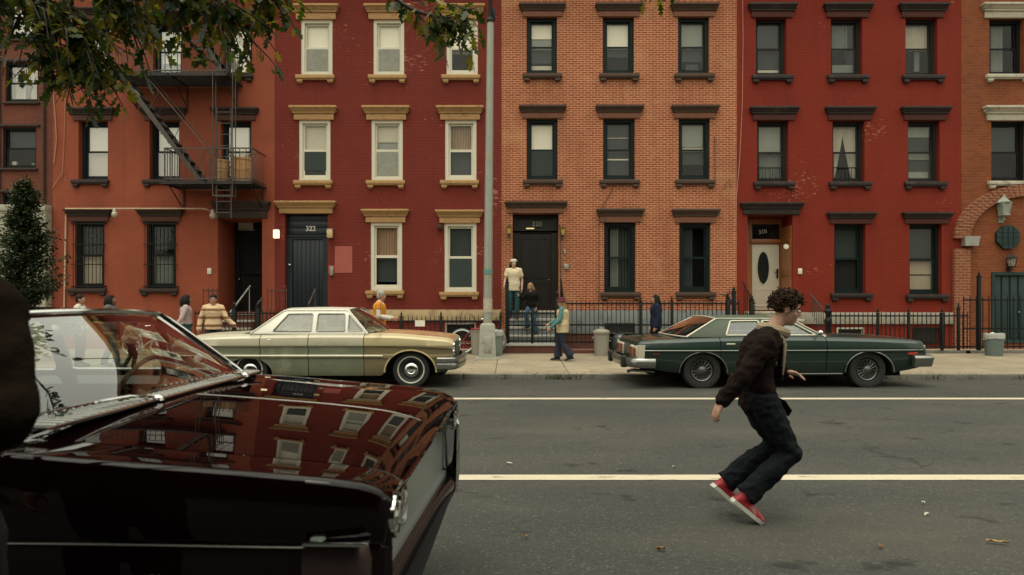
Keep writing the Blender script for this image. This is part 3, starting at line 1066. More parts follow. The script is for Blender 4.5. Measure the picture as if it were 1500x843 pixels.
# ---- bright red house
win4 = [(1107, 26, 1152, 111), (1217, 26, 1263, 111), (1326.5, 26, 1373, 111),
        (1109, 176.5, 1155, 267), (1219.5, 176.5, 1266.5, 267), (1330, 176.5, 1376.5, 267),
        (1222, 328, 1268, 430), (1332, 328, 1379.5, 431.5)]
b4 = house('brick_house', 'bright red painted house with a white front door in a wooden frame', 1079.5, 1408, 11.7, W_B4, [hole(r) for r in win4] + [(fx(1095), fx(1161), 1.22, fz(314.5), .92), (fx(1225), fx(1264), fz(503), fz(481), .15), (fx(1337), fx(1373), fz(503), fz(481), .15)])
bl4 = [[('b', 'd', 0, .5), ('c', 'd', .5, .86), ('b', 'c', .88, 1)], [('c', 'm', 0, .5, 0, .75), ('R', 'd', 0, 1), ('b', 'm', .78, 1)], [('c', 'c', 0, .5), ('c', 'm', .52, .9, .5, .7)],
       [('b', 'g', 0, .5), ('c', 'm', .5, 1)], [('L', 'c', 0, 1), ('R', 'c', 0, 1)], [('b', 'g', .0, .2), ('b', 'd', .22, .46), ('b', 'g', .46, .6), ('b', 'd', .62, .8), ('b', 'g', .82, 1)],
       [('b', 'd', 0, .5), ('b', 'k', .5, 1)], [('b', 'd', .0, .5), ('b', 't', .52, .72), ('b', 't', .75, 1)]]
for i, r in enumerate(win4):
    dy = 18.5
    w = window(b4, r, BROWNFR if i < 6 else GREENFR, (r[0] - 12, r[2] + 14, r[1] - (dy if i < 6 else 16)), (DKBROWN, B4FRIEZE), (r[0] - 6, r[2] + 9, r[3] + 12.5), DKBROWN, rec=.2, cw=.085, blinds=bl4[i])
    if i in (3, 4):
        mb = MB()
        a, b_ = fx(r[0]) + .1, fx(r[2]) - .1
        for k in range(8):
            x = lerp(a, b_, k / 7)
            mb.tube([(x, 20.15, fz(r[3]) + .05), (x, 20.15, fz(r[3]) + .45)], .008, 5)
        mb.box(a, b_, 20.14, 20.16, fz(r[3]) + .43, fz(r[3]) + .46)
        mb.build('window_guard', IRON, w)
mb = MB()
cap_shape(mb, fx(1083), fx(1176), fz(314.5) - .002, fz(297.5), 20.0, 0)
mb.build('door_lintel', (DKBROWN, DKBROWN), b4)
WOOD = pm('varnished_wood', (.30, .105, .03), .4, var=.35, vscale=3, col2=(.16, .05, .015), c2scale=4, sc=(6, 1, .5), coat=.2)
x0, x1 = fx(1095), fx(1161)
yd = 20.86
zt = CZ - (329 - HY) / F * yd
zb2 = CZ - (351 - HY) / F * yd
zb1 = CZ - (357 - HY) / F * yd
xa, xb = fx(1100.5, yd), fx(1141.5, yd)
mb = MB()
mb.box(x0 + .002, xa, yd - .08, yd + .04, 1.22, fz(316))
mb.box(xb, x1 - .002, yd - .08, yd + .04, 1.22, fz(316))
mb.box(xa, xb, yd - .08, yd + .04, zt, fz(316))
mb.box(xa - .05, xb + .05, yd - .12, yd + .04, zb1, zb2, .01)
mb.box(x1 - .03, x1 - .003, 20.06, yd - .08, 1.22, fz(330))          # panelled right side of the porch
mb.box(x0 + .003, x0 + .03, 20.06, yd - .08, 1.22, fz(330))
for z in (1.3, 2.3, 3.3):
    mb.ring(20.0, 20.0, 0, 0, 0, 0, 0) if False else None
    mb.box(x1 - .05, x1 - .03, 20.14, yd - .14, z, z + .06)
df = mb.build('door_surround', WOOD, b4)
mb = MB()
mb.box(xa, xb, yd, yd + .02, zb2, zt)
mb.build('transom_glass', pm('black_transom_glass', (.008, .010, .010), .08, var=.1), df)
text_part('318', .17, pm('number_silver', (.42, .42, .36), .4), df, (fx(1117, yd), yd - .012, CZ - (340 - HY) / F * yd), rot=Matrix.Rotation(R(-8), 4, 'Y') @ Matrix.Rotation(R(90), 4, 'X'))
DOORW = pm('white_door_paint', (.66, .62, .50), .5, var=.06, vscale=3)
mb = MB()
mb.box(xa + .01, xb - .01, yd - .02, yd + .05, 1.24, zb1 - .01, .01)
for (a, b_) in ((.08, .34),):
    mb.ring(xa + .12, xb - .12, 1.36, 1.9, yd - .035, yd - .018, .035)
dd = mb.build('door', DOORW, b4)
cxo, czo = fx(1117.5, yd), CZ - (393 - HY) / F * yd
mb = MB()
mb.lathe([(.0, -.03), (.5, -.03), (.5, -.022)], (0, 0, 0), 'y', 28)
for i, v in enumerate(mb.v):
    mb.v[i] = (cxo + v[0] * .36, yd - .01 + v[1] * .6, czo + v[2] * .98)
mb.build('oval_glass', pm('dark_oval_glass', (.02, .025, .025), .12, var=.6, vscale=14), dd)
mb = MB()
mb.tube([(cxo + .19 * math.cos(a), yd - .03, czo + .505 * math.sin(a)) for a in [k * 2 * pi / 28 for k in range(29)]], .016, 6, caps=False)
mb.build('oval_moulding', DOORW, dd)
mb = MB()
mb.box(xb - .1, xb - .05, yd - .07, yd - .02, 2.22, 2.5, .012)
mb.tube([(xb - .075, yd - .09, 2.4), (xb - .18, yd - .09, 2.4)], .014, 6)
mb.build('door_handle', BLACKFR, dd)
mb = MB()
steps(mb, fx(1090), fx(1166), 1.22, .13, 5)
mb.build('stoop', (BASE4, WHITEST), b4, smooth=False)
mb = MB()
mb.box(fx(1167), fx(1407), 19.93, 19.998, fz(475), fz(458), .01)
mb.build('stone_band', BASE4, b4)
for xa_ in (1224.5, 1336.5):
    mb = MB()
    mb.ring(fx(xa_), fx(xa_ + 40), fz(503), fz(480), 19.95, 20.05, .045)
    w = mb.build('basement_window', WHITEST if xa_ < 1300 else GREENFR, b4)
    mb = MB()
    mb.box(fx(xa_) + .02, fx(xa_ + 40) - .02, 20.05, 20.07, fz(503), fz(481))
    mb.build('dark_glass', MATS['dark_basement_glass'], w)
mb = MB()
mb.box(fx(1168.5), fx(1174.5), 19.96, 19.998, fz(402), fz(393.5), .008)
mb.build('bell_plate', WHITEFR, b4)
mb = MB()
mb.tube([(fx(1087), 19.98, 11.6), (fx(1088), 19.97, fz(60)), (fx(1087), 19.97, fz(150)), (fx(1083), 19.97, fz(235)), (fx(1078), 19.96, fz(290)), (fx(1077), 19.96, fz(330))], .009, 5)
mb.build('wall_cable', pm('pale_cable', (.45, .25, .18), .7), b4)

# ---- right-hand orange brick house with the arched ground floor
win5 = [(1449, 27, 1500, 110), (1452, 177, 1505, 266), (1556, 27, 1605, 110), (1558, 177, 1607, 266)]
b5 = house('brick_house', 'burnt orange brick house at the right edge with an arched teal doorway', 1408, 1700, 11.9, W_B5, [hole(r) for r in win5] + [(fx(1452), fx(1560), .3, fz(399), .2)])
for i, r in enumerate(win5):
    window(b5, r, BLACKFR, (r[0] - 13, r[2] + 12, r[1] - 20), (WHITEST, WHITEST), (r[0] - 6, r[2] + 6, r[3] + 12), WHITEST, rec=.2, cw=.09, blinds=[[('c', 'm', 0, 1, .25, .65)], [('b', 'd', 0, .5)], [('b', 'g', 0, .5)], [('b', 'd', 0, .6)]][i])
B5ARCH = brick('arch_brick', (.30, .10, .05), (.22, .06, .03), (.40, .22, .13), bump=.6, rh=.083)
cx5, cz5, r0, r1 = fx(1505), fz(350), 1.72, 2.2
mb = MB()
n = 40
for k in range(n):
    a0, a1 = pi * k / n + .004, pi * (k + 1) / n - .004
    pts = [(cx5 + rr * math.cos(a) * 1.0, cz5 + rr * math.sin(a) * .72) for rr, a in ((r0, a0), (r1, a0), (r1, a1), (r0, a1))]
    mb.prism(pts, 'y', 19.9, 20.02)
mb.box(cx5 - r1, cx5 - r0, 19.9, 20.02, 0, cz5 - .3)
mb.build('arch', B5ARCH, b5, smooth=False)
mb = MB()
mb.prism([(fx(1407.8), fz(361)), (fx(1427), fz(361)), (fx(1429), fz(350)), (fx(1430), fz(347)), (fx(1407.8), fz(347))], 'y', 19.8, 20.0)
mb.build('arch_impost', GALV, b5)
TEAL = pm('dark_teal_paint', (.006, .026, .026), .5, var=.3, vscale=4)
mb = MB()
c5, z5 = fx(1474), fz(348)
oct_ = [(c5 + .36 * math.cos(pi / 8 + k * pi / 4), z5 + .36 * math.sin(pi / 8 + k * pi / 4)) for k in range(8)]
mb.prism(oct_, 'y', 19.9, 20.0)
for k in (-1, 0, 1):
    mb.box(c5 + k * .16 - .012, c5 + k * .16 + .012, 19.88, 19.9, z5 - .28, z5 + .28)
    mb.box(c5 - .28, c5 + .28, 19.882, 19.898, z5 + k * .16 - .012, z5 + k * .16 + .012)
mb.build('octagonal_window', TEAL, b5)
mb = MB()
x0, x1 = fx(1452), fx(1560)
mb.ring(x0, x1, .3, fz(399), 19.96, 20.12, .09)
mb.box(x0 + .09, x1 - .09, 20.08, 20.16, .3, fz(403))
for k in range(8):
    a = lerp(x0 + .1, x1 - .1, k / 8)
    mb.box(a + .01, a + .2, 20.05, 20.081, .4, fz(405), .01)
dd = mb.build('door', TEAL, b5)
mb = MB()
mb.ell((fx(1494), 20.02, fz(458)), (.035, .04, .035), 10, 6)
mb.build('door_knob', CHROME, dd)

# roof cornices (above the picture, seen in reflections)
for h_, xa_, xb_, tp, mt in ((b0, -190, 77, 14.2, B1TRIM), (b1, 77, 402.5, 11.7, B1TRIM), (b2, 402.5, 734.5, 11.6, TAN), (b3, 734.5, 1079.5, 11.6, BROWN), (b4, 1079.5, 1408, 11.7, DKBROWN), (b5, 1408, 1700, 11.9, WHITEST)):
    mb = MB()
    a, b_ = fx(xa_) + .02, fx(xb_) - .02
    mb.box(a, b_, 19.7, 20.05, tp - .25, tp + .05, .03)
    mb.box(a, b_, 19.45, 20.05, tp + .05, tp + .3, .03)
    n = int((b_ - a) / .8)
    for k in range(n):
        x = lerp(a + .3, b_ - .3, k / (n - 1))
        mb.box(x - .07, x + .07, 19.55, 19.75, tp - .5, tp + .05, .02)
    mb.build('cornice', mt, h_)

# ---- houses across the street, behind the camera: they close off the low sky
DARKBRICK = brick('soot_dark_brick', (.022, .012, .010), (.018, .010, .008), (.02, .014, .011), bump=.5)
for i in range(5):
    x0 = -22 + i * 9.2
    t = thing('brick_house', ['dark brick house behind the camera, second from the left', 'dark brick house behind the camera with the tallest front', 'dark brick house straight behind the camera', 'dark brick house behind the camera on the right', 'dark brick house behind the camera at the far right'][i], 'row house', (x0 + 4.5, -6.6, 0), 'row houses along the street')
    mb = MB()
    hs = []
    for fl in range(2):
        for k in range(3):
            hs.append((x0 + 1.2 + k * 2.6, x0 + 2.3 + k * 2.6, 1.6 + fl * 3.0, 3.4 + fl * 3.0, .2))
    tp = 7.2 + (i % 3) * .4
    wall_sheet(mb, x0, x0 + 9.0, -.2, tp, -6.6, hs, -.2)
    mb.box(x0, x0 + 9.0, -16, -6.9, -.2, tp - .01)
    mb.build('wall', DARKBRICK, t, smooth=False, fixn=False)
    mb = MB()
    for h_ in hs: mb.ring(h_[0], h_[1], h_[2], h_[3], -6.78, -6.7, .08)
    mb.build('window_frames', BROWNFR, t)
# ------------------------------------------------------------------ things on the pavement and on the walls
def pickets(mb, x0, x1, z0, z1, Y, step=.115, r=.009, rails=(), tip=.07, seed=0):
    rnd = random.Random(seed)
    n = max(2, int((x1 - x0) / step))
    for k in range(n + 1):
        x = lerp(x0, x1, k / n) + rnd.uniform(-.006, .006)
        dz = rnd.uniform(-.012, .012)
        mb.box(x - r, x + r, Y - r, Y + r, z0, z1 + dz)
        mb.add([(x - r, Y - r, z1 + dz), (x + r, Y - r, z1 + dz), (x + r, Y + r, z1 + dz), (x - r, Y + r, z1 + dz), (x, Y, z1 + dz + tip)], [(0, 1, 4), (1, 2, 4), (2, 3, 4), (3, 0, 4)])
    for z in rails:
        mb.box(x0 - .02, x1 + .02, Y - .022, Y + .022, z - .02, z + .02)


def post(parent, x, Y, z0, z1, r=.03, knob=True, mat=None):
    mb = MB()
    mb.box(x - r, x + r, Y - r, Y + r, z0, z1, .004)
    if knob:
        mb.box(x - r * 1.3, x + r * 1.3, Y - r * 1.3, Y + r * 1.3, z1, z1 + .03, .006)
        mb.lathe([(.004, .0), (r * .7, .01), (r * .95, .05), (r * .6, .085), (r * .2, .12), (.003, .15)], (x, Y, z1 + .03), n=10)
    return mb.build('post', mat or IRON, parent)


def fence(label, xa, xb, ytop, ybot, Y, posts=(), rails=(.06, .9), mat=None, phigh=.0, seed=0, step=.115):
    x0, x1, z1, z0 = fx(xa, Y), fx(xb, Y), fz(ytop, Y), fz(ybot, Y)
    t = thing('iron_fence', label, 'fence', ((x0 + x1) / 2, Y, .12), 'iron fences before the houses')
    mb = MB()
    pickets(mb, x0, x1, z0, z1, Y, step, rails=[lerp(z0, z1, q) for q in rails], seed=seed)
    mb.build('railing', mat or IRON, t)
    for p in posts:
        hi = 0
        r = .03
        if isinstance(p, tuple): p, hi, r = p
        post(t, fx(p, Y), Y, .1, z1 + phigh + hi, r, mat=mat)
    return t


FRED = pm('rusty_red_iron', (.075, .03, .022), .6, .1, var=.3, vscale=8, col2=(.03, .02, .018), bump=.2)
f2 = fence('low spiked black fence before the maroon house base', 585, 733, 465, 506, 18.35, posts=(588, 646, 733), rails=(.12, .86), seed=2)
mb = MB()
Yf = 18.31
mb.box(fx(608, Yf), fx(622.5, Yf), Yf - .006, Yf, fz(478.5, Yf), fz(469.5, Yf))
mb.build('paper_notice', pm('paper_white', (.72, .68, .58), .8, var=.08), f2)
mb = MB()
mb.box(fx(582, 18.35), fx(734, 18.35), 18.3, 18.45, .05, .2, .01)
mb.build('fence_kerb', W_BASE, f2)
f3 = fence('tall black iron fence along the blue grey base of the orange brick house', 819, 1082, 442.5, 505, 18.35, posts=((816, .16, .045), 938, 984, (1066, .1, .04)), rails=(.06, .46, .96), seed=3)
mb = MB()
mb.box(fx(819, 18.35), fx(1082, 18.35), 18.28, 18.45, .05, .22, .012)
mb.build('fence_kerb', W_BASE, f3)
g3 = thing('iron_gate', 'black iron gate in front of the pale open stoop', 'gate', (fx(780, 18.3), 18.3, .385), None)
mb = MB()
pickets(mb, fx(746, 18.32), fx(778, 18.32), fz(503, 18.3), fz(456, 18.3), 18.32, .1, rails=(fz(500, 18.3), fz(477, 18.3), fz(459, 18.3)), seed=5)
pickets(mb, fx(782, 18.32), fx(813, 18.32), fz(503, 18.3), fz(456, 18.3), 18.32, .1, rails=(fz(500, 18.3), fz(477, 18.3), fz(459, 18.3)), seed=6)
mb.build('gate_leaf', IRON, g3)
post(g3, fx(743, 18.32), 18.32, .38, fz(415, 18.32), .045)
post(g3, fx(780, 18.32), 18.32, .38, fz(455, 18.32), .022, knob=False)
# handrails going up the open stoop
for px, nm in ((742, 'black sloping handrail on the left side of the open stoop'), (821, 'black sloping handrail on the right side of the open stoop')):
    t = thing('stoop_handrail', nm, 'handrail', (fx(px, 19.2), 19.2, .4), 'stoop handrails')
    x = fx(px, 19.2) + (-.02 if px < 780 else .05)
    mb = MB()
    mb.tube([(x, 18.45, 1.45), (x, 18.6, 1.5), (x, 19.8, 2.16), (x, 19.96, 2.16)], .02, 8)
    for k in range(9):
        Yk = lerp(18.55, 19.85, k / 8)
        mb.box(x - .008, x + .008, Yk - .008, Yk + .008, lerp(.45, 1.2, k / 8), lerp(1.47, 2.14, k / 8))
    mb.build('balusters', IRON, t)
t = thing('iron_fence', 'grey sloping handrail with curled end between orange brick and red houses', 'handrail', (fx(1075, 18.9), 18.9, .12), 'stoop handrails')
mb = MB()
mb.tube([at(1053, 431, 18.9), at(1062, 432, 18.9), at(1069, 437, 18.9), at(1073, 447, 18.9), at(1074, 505, 18.9)], .022, 8)
c_ = at(1071, 428, 18.9)
mb.tube([c_ + Vector((.07 * math.cos(a), 0, .09 * math.sin(a))) * (1 - a / 12) for a in [k * .5 for k in range(14)]], .015, 6)
mb.build('curled_rail', GREYIRON, t)
post(t, fx(1075, 18.8), 18.8, .12, fz(428, 18.8), .05)

f4 = fence('black iron fence along the base of the bright red house', 1218, 1417, 460, 511, 18.35, posts=(1286, 1331, 1380), rails=(.05, .94), seed=4, step=.12)
mb = MB()
mb.box(fx(1180, 18.35), fx(1420, 18.35), 18.28, 18.45, .05, .2, .012)
mb.build('fence_kerb', KERB, f4)
t = thing('stoop_handrail', 'thick black newel and sloping rail beside the red house stoop', 'handrail', (fx(1213, 18.6), 18.6, .12), 'stoop handrails')
xn = fx(1213, 18.6)
mb = MB()
mb.lathe([(.1, 0), (.1, .3), (.07, .35), (.065, .75), (.1, .8), (.1, .9), (.06, .95), (.07, 1.05), (.1, 1.1), (.1, 1.14), (.05, 1.2), (.065, 1.28), (.01, 1.36)], (xn, 18.6, .12), n=12)
mb.build('newel', IRON, t)
mb = MB()
mb.tube([(xn, 18.6, 1.3), (fx(1207, 18.7), 18.7, fz(455, 18.7)), (fx(1187, 19.9), 19.9, fz(431, 19.9))], .022, 8)
for k in range(8):
    f = k / 8
    x, y_ = lerp(xn, fx(1187, 19.9), f), lerp(18.6, 19.9, f)
    mb.box(x - .008, x + .008, y_ - .008, y_ + .008, lerp(.15, 1.2, f), lerp(1.25, fz(431, 19.9), f))
mb.build('sloping_rail', GREYIRON, t)
t = thing('stoop_handrail', 'short black baluster post left of the white door', 'handrail', (fx(1100, 18.9), 18.9, .12), 'stoop handrails')
post(t, fx(1101, 18.9), 18.9, .12, fz(440, 18.9), .05)
mb = MB()
xq = fx(1098, 19.3)
mb.tube([(xq, 18.9, 1.45), (xq, 19.9, 2.1)], .02, 8)
for k in range(7):
    f = k / 7
    mb.box(xq - .008, xq + .008, lerp(18.9, 19.9, f) - .008, lerp(18.9, 19.9, f) + .008, lerp(.3, 1.2, f), lerp(1.4, 2.1, f))
mb.build('sloping_rail', IRON, t)
f5 = fence('tall black railings and dark mast before the teal arched doorway', 1412, 1540, 436, 512, 18.35, posts=((1434, .55, .04), (1404, -.3, .03)), rails=(.05, .4, .95), seed=8, step=.16)
mb = MB()
mb.box(fx(1412, 18.35), fx(1540, 18.35), 18.28, 18.45, .05, .2, .012)
mb.build('fence_kerb', KERB, f5)

# gate, panels and bright handrails before the orange painted house
f1 = fence('black picket gate and side panels before the orange painted house stoop', 286, 412, 457, 503, 18.35, posts=((343, .12, .05), (378, .12, .05)), rails=(.08, .95), seed=1, step=.1)
mb = MB()
for a, b_ in ((298, 318), (392, 420)):
    pickets(mb, fx(a, 19.0), fx(b_, 19.0), fz(480, 19.0), fz(424, 19.0), 19.0, .1, rails=(fz(426, 19), fz(470, 19)), seed=11)
mb.build('side_panel', FRED, f1)
for pts, nm in (((366.5, 419, 19.9, 335, 461, 18.45), 'bright steel handrail rising left of the iron grille door'), ((384, 437, 19.3, 376, 447, 18.5), 'short dark handrail right of the iron grille door'), ((462, 424, 19.8, 452, 446, 18.7), 'thin grey handrail leaning before the dark blue door')):
    t = thing('stoop_handrail', nm, 'handrail', at(pts[3], pts[4], pts[5]), 'stoop handrails')
    a, b_ = at(*pts[:3]), at(*pts[3:])
    mb = MB()
    mb.tube([a, b_], .024, 8)
    for f in (.04, .96):
        p = a.lerp(b_, f)
        mb.tube([p, (p.x, p.y, p.z - .95)], .014, 6)
    mb.build('rail', GALV if 'bright' in nm else GREYIRON, t)

# ---- fire escape
fe = thing('fire_escape', 'dark iron fire escape with a steep stair on the orange house', 'fire escape', (-9.2, 20, 4.8))


def platform(x0, x1, zf, yf, name):
    mb = MB()
    n = int((20 - yf) / .055)
    for k in range(n):
        y = lerp(yf + .03, 19.94, k / (n - 1))
        mb.box(x0, x1, y - .017, y + .017, zf - .02, zf)
    for x in (x0, (x0 + x1) / 2, x1):
        mb.box(x - .02, x + .02, yf, 19.98, zf - .07, zf - .02)
    mb.box(x0, x1, yf, yf + .03, zf - .09, zf)
    mb.box(x0, x1, 19.93, 19.96, zf - .07, zf)
    p = mb.build('platform', DARKIRON, fe, smooth=False)
    return p


def escape_rail(x0, x1, zf, yf, h=.86, gap=None):
    mb = MB()
    for z in (zf + h, zf + h * .06):
        mb.box(x0, x1, yf, yf + .025, z - .018, z + .018)
        for x in (x0, x1): mb.box(x - .012, x + .012, yf, 19.97, z - .016, z + .016)
    n = int((x1 - x0) / .17)
    for k in range(n + 1):
        x = lerp(x0, x1, k / n)
        r = .018 if k in (0, n) else .008
        mb.box(x - r, x + r, yf + .005, yf + .02, zf - .02, zf + h)
    for x in (x0, x1):
        for k in range(7):
            y = lerp(yf, 19.9, k / 7)
            mb.box(x - .008, x + .008, y, y + .015, zf, zf + h)
    return mb.build('guard_rail', GREYIRON, fe, smooth=False)


YF = 18.9
platform(-11.15, -7.9, 7.86, YF, 0)
escape_rail(-11.15, -7.9, 7.86, YF)
platform(-9.75, -7.2, 4.86, YF, 0)
escape_rail(-9.62, -7.2, 4.86, YF, .9)
platform(-11.15, -7.9, 10.9, YF, 0)
escape_rail(-11.15, -7.9, 10.9, YF)
for xs, zf in (((-11.0, -9.5, -8.05), 7.86), ((-9.6, -8.4, -7.3), 4.86), ((-11.0, -9.5, -8.05), 10.9)):
    for x in xs:
        mb = MB()
        mb.tube([(x, YF + .15, zf - .06), (x, 19.9, zf - .62), (x, 19.97, zf - .62)], .018, 6)
        mb.tube([(x, 19.97, zf - .7), (x, 19.97, zf - .05)], .018, 6)
        mb.build('bracket', DARKIRON, fe)


def escape_stair(xt, zt, xb, zb, y0, y1):
    mb = MB()
    for y in (y0, y1):
        mb.prism([(xt - .04, zt), (xt + .1, zt + .04), (xb + .1, zb), (xb - .04, zb)], 'y', y - .01, y + .01)
    n = 12
    mb.mi = 1
    for k in range(n):
        f = (k + .7) / n
        x, z = lerp(xt, xb, f), lerp(zt, zb, f)
        mb.box(x - .07, x + .13, y0 + .01, y1 - .01, z - .012, z + .012)
    mb.mi = 0
    for y in (y0, y1):
        mb.tube([(xt + .35, y, zt + .45), (xb + .35, y, zb + .75)], .012, 6)
        for f in (.05, .35, .65, .95):
            x, z = lerp(xt, xb, f), lerp(zt, zb, f)
            mb.tube([(x + .05, y, z), (x + .35, y, lerp(zt + .45, zb + .75, f))], .009, 5)
    return mb.build('stair', (GREYIRON, DARKIRON), fe)


escape_stair(-10.95, 7.84, -8.72, 4.88, 18.98, 19.46)
escape_stair(-9.9, 10.88, -8.1, 7.88, 18.98, 19.46)
mb = MB()
for x in (-8.27, -7.72):
    for y in (18.86, 19.06):
        mb.tube([(x, y, 7.9), (x, y, 4.45)], .013, 6)
mb.box(-8.29, -7.70, 18.85, 18.87, 4.43, 4.46)
mb.box(-8.29, -7.70, 19.05, 19.07, 4.43, 4.46)
mb.build('ladder_guide', GREYIRON, fe)
mb = MB()
for x in (-8.2, -7.8):
    mb.tube([(x, 18.96, 6.9), (x, 18.96, 3.82)], .016, 6)
for k in range(10):
    mb.tube([(-8.2, 18.96, 3.98 + k * .31), (-7.8, 18.96, 3.98 + k * .31)], .011, 6)
mb.build('drop_ladder', GREYIRON, fe)

# two woven barrels on the lower platform
BASKET = pm('bleached_wicker', (.44, .25, .11), .85, var=.35, vscale=30, col2=(.27, .13, .055), c2lo=.5, c2hi=.7, c2scale=5, bump=.6, bscale=70, sc=(1, 1, 3))
for px0, px1, pyt, lab in ((315, 336, 235.5, 'smaller wicker barrel on the fire escape platform'), (339, 369, 233, 'larger wicker barrel with wooden slats sticking out on the fire escape')):
    Yb = 19.4
    x0, x1, z1 = fx(px0, Yb), fx(px1, Yb), fz(pyt, Yb)
    r = (x1 - x0) / 2
    t = thing('wicker_barrel', lab, 'barrel', ((x0 + x1) / 2, Yb, 4.86), 'wicker barrels on the fire escape')
    mb = MB()
    H = z1 - 4.86
    prof = [(.01, 0), (r * .88, 0), (r * .97, H * .3), (r, H * .6), (r * .95, H), (r * .9, H), (r * .9, H * .4), (.01, H * .4)]
    mb.lathe(prof, ((x0 + x1) / 2, Yb, 4.865), n=20)
    for f in (.06, .5, .95):
        mb.lathe([(r * 1.0, H * f - .02), (r * 1.03, H * f - .02), (r * 1.03, H * f + .02), (r * 1.0, H * f + .02)], ((x0 + x1) / 2, Yb, 4.865), n=20, cap=False)
    mb.build('woven_body', BASKET, t)
    if px0 > 330:
        mb = MB()
        rnd = random.Random(3)
        for k in range(11):
            a = at(345 + k * 2.0, 245, Yb + rnd.uniform(-.15, .15))
            b_ = a + Vector((.12 + k * .012, 0, .38 + rnd.uniform(-.1, .16)))
            mb.tube([a, b_], .022, 4, flat=.4)
        mb.build('slats', pm('pale_slats', (.52, .40, .25), .8, var=.2), t)

# ---- wall lamps
def globe(px, py, lab):
    p = at(px, py, 19.68)
    t = thing('wall_lamp', lab, 'lamp', p, 'lamps on the house fronts')
    mb = MB()
    mb.ell(p, (.085, .085, .10), 14, 10)
    mb.build('globe', pm('dull_globe_glass', (.42, .36, .27), .35, var=.2, vscale=10), t)
    mb = MB()
    mb.lathe([(.06, -.01), (.055, .05), (.03, .09)], (p.x, p.y, p.z + .08), n=12)
    mb.build('cap', GALV, t)


globe(168, 314.5, 'dull glass globe lamp on the conduit between ground floor windows')
globe(311.5, 316, 'dull glass globe lamp at the conduit end beside the grille door')


def box_lamp(px, py, lit, lab):
    t = thing('wall_lamp', lab, 'lamp', (fx(px), 19.99, fz(py)), 'lamps on the house fronts')
    x, z = fx(px), fz(py)
    mb = MB()
    mb.box(x - .085, x + .085, 19.85, 19.96, z - .13, z + .12, .025)
    mb.build('shade', emit_mat('lit_lamp_shade', (1, .80, .5), .95) if lit else pm('unlit_lamp_shade', (.50, .36, .2), .5, var=.1), t)
    mb = MB()
    mb.box(x - .06, x + .06, 19.96, 19.99, z - .1, z + .1, .006)
    mb.box(x - .095, x + .095, 19.86, 19.99, z + .12, z + .14, .006)
    mb.build('backplate', GALV, t)


box_lamp(406.5, 343.5, True, 'lit cream box lamp left of the dark blue door')
box_lamp(484.5, 343, False, 'unlit box lamp right of the dark blue door')


def lantern(px, py, lab, body, glow=None, s=1.0, Y=19.85):
    x, z = fx(px, Y), fz(py, Y)
    t = thing('wall_lantern', lab, 'lantern', (x, Y + .14, z), 'lamps on the house fronts')
    mb = MB()
    for a in (-1, 1):
        for b_ in (-1, 1):
            mb.tube([(x + a * .05 * s, Y + b_ * .05 * s, z - .1 * s), (x + a * .075 * s, Y + b_ * .075 * s, z + .1 * s)], .008 * s, 5)
    mb.lathe([(.004, .24 * s), (.02 * s, .2 * s), (.03 * s, .18 * s), (.12 * s, .1 * s), (.12 * s, .085 * s)], (x, Y, z), n=4)
    mb.box(x - .06 * s, x + .06 * s, Y - .06 * s, Y + .06 * s, z - .125 * s, z - .1 * s)
    mb.tube([(x, Y, z - .1 * s), (x, Y, z - .2 * s), (x, Y + .13, z - .16 * s)], .012 * s, 6)
    mb.box(x - .04 * s, x + .04 * s, Y + .125, Y + .145, z - .24 * s, z - .02 * s)
    o = mb.build('frame', body, t)
    mb = MB()
    mb.loft([[(x + a * w_, Y + b_ * w_, z + h) for a, b_ in ((-1, -1), (1, -1), (1, 1), (-1, 1))] for w_, h in ((.045 * s, -.1 * s), (.068 * s, .09 * s))])
    mb.build('glass', glow or LAMPGLASS, t)


BRASS = pm('aged_brass', (.20, .13, .045), .4, .8, var=.3, vscale=10)
lantern(745.5, 338, 'small brass lantern on the left of the dark walnut door', BRASS, pm('amber_lamp_glass', (.55, .36, .10), .2, var=.2), .85)
lantern(824.5, 339.5, 'small brass lantern on the right of the dark walnut door', BRASS, pm('amber_lamp_glass', (.55, .36, .10), .2), .85)
lantern(1471, 305, 'large grey stone lantern over the brick arch', pm('verdigris_metal', (.26, .29, .24), .7, var=.3, vscale=8), pm('grey_lantern_glass', (.30, .33, .28), .4, var=.3, vscale=9), 1.75)
lantern(1482, 384, 'small black lantern above the teal arched door', IRON, LAMPGLASS, 1.25)
mb = MB()
mb.lathe([(.01, -.05), (.07, -.05), (.075, 0), (.05, .03), (.01, .035)], (0, 0, 0), 'y', 16)
tag(mb.build('door_bell', WHITEFR, None), 'round white intercom on the wooden frame of the white door', 'doorbell')
o = COL.objects['door_bell']
o.location = (fx(1152, 19.9) - .0, 19.95, fz(362))

# ---- street lamp
YL = 17.15
xl = fx(714.3, YL)
zg = walk_z(YL)
sl_ = thing('street_lamp', 'tall grey galvanised street lamp pole with a square base on the pavement', 'street lamp', (xl, YL, zg))
mb = MB()
mb.box(xl - .30, xl + .32, YL - .3, YL + .3, zg - .02, zg + .02, .01)
mb.loft([[(xl + a * w_, YL + b_ * w_, zg + h) for a, b_ in ((-1, -1), (1, -1), (1, 1), (-1, 1))] for w_, h in ((.215, .02), (.21, .1), (.185, .80), (.165, .85), (.11, .88))], True, True, True)
mb.box(xl - .1, xl + .1, YL - .222, YL - .19, zg + .15, zg + .55, .01)
mb.build('pole_base', pm('painted_cast_base', (.31, .31, .26), .75, var=.2, vscale=6, col2=(.17, .16, .13), c2scale=5, bump=.3), sl_)
POLE = pm('weathered_galvanised_pole', (.30, .32, .28), .6, .25, var=.22, vscale=5, col2=(.33, .27, .17), c2lo=.5, c2hi=.68, c2scale=3.0, bump=.15, sc=(2, 2, .8))
x_top = fx(718.5, YL)
mb = MB()
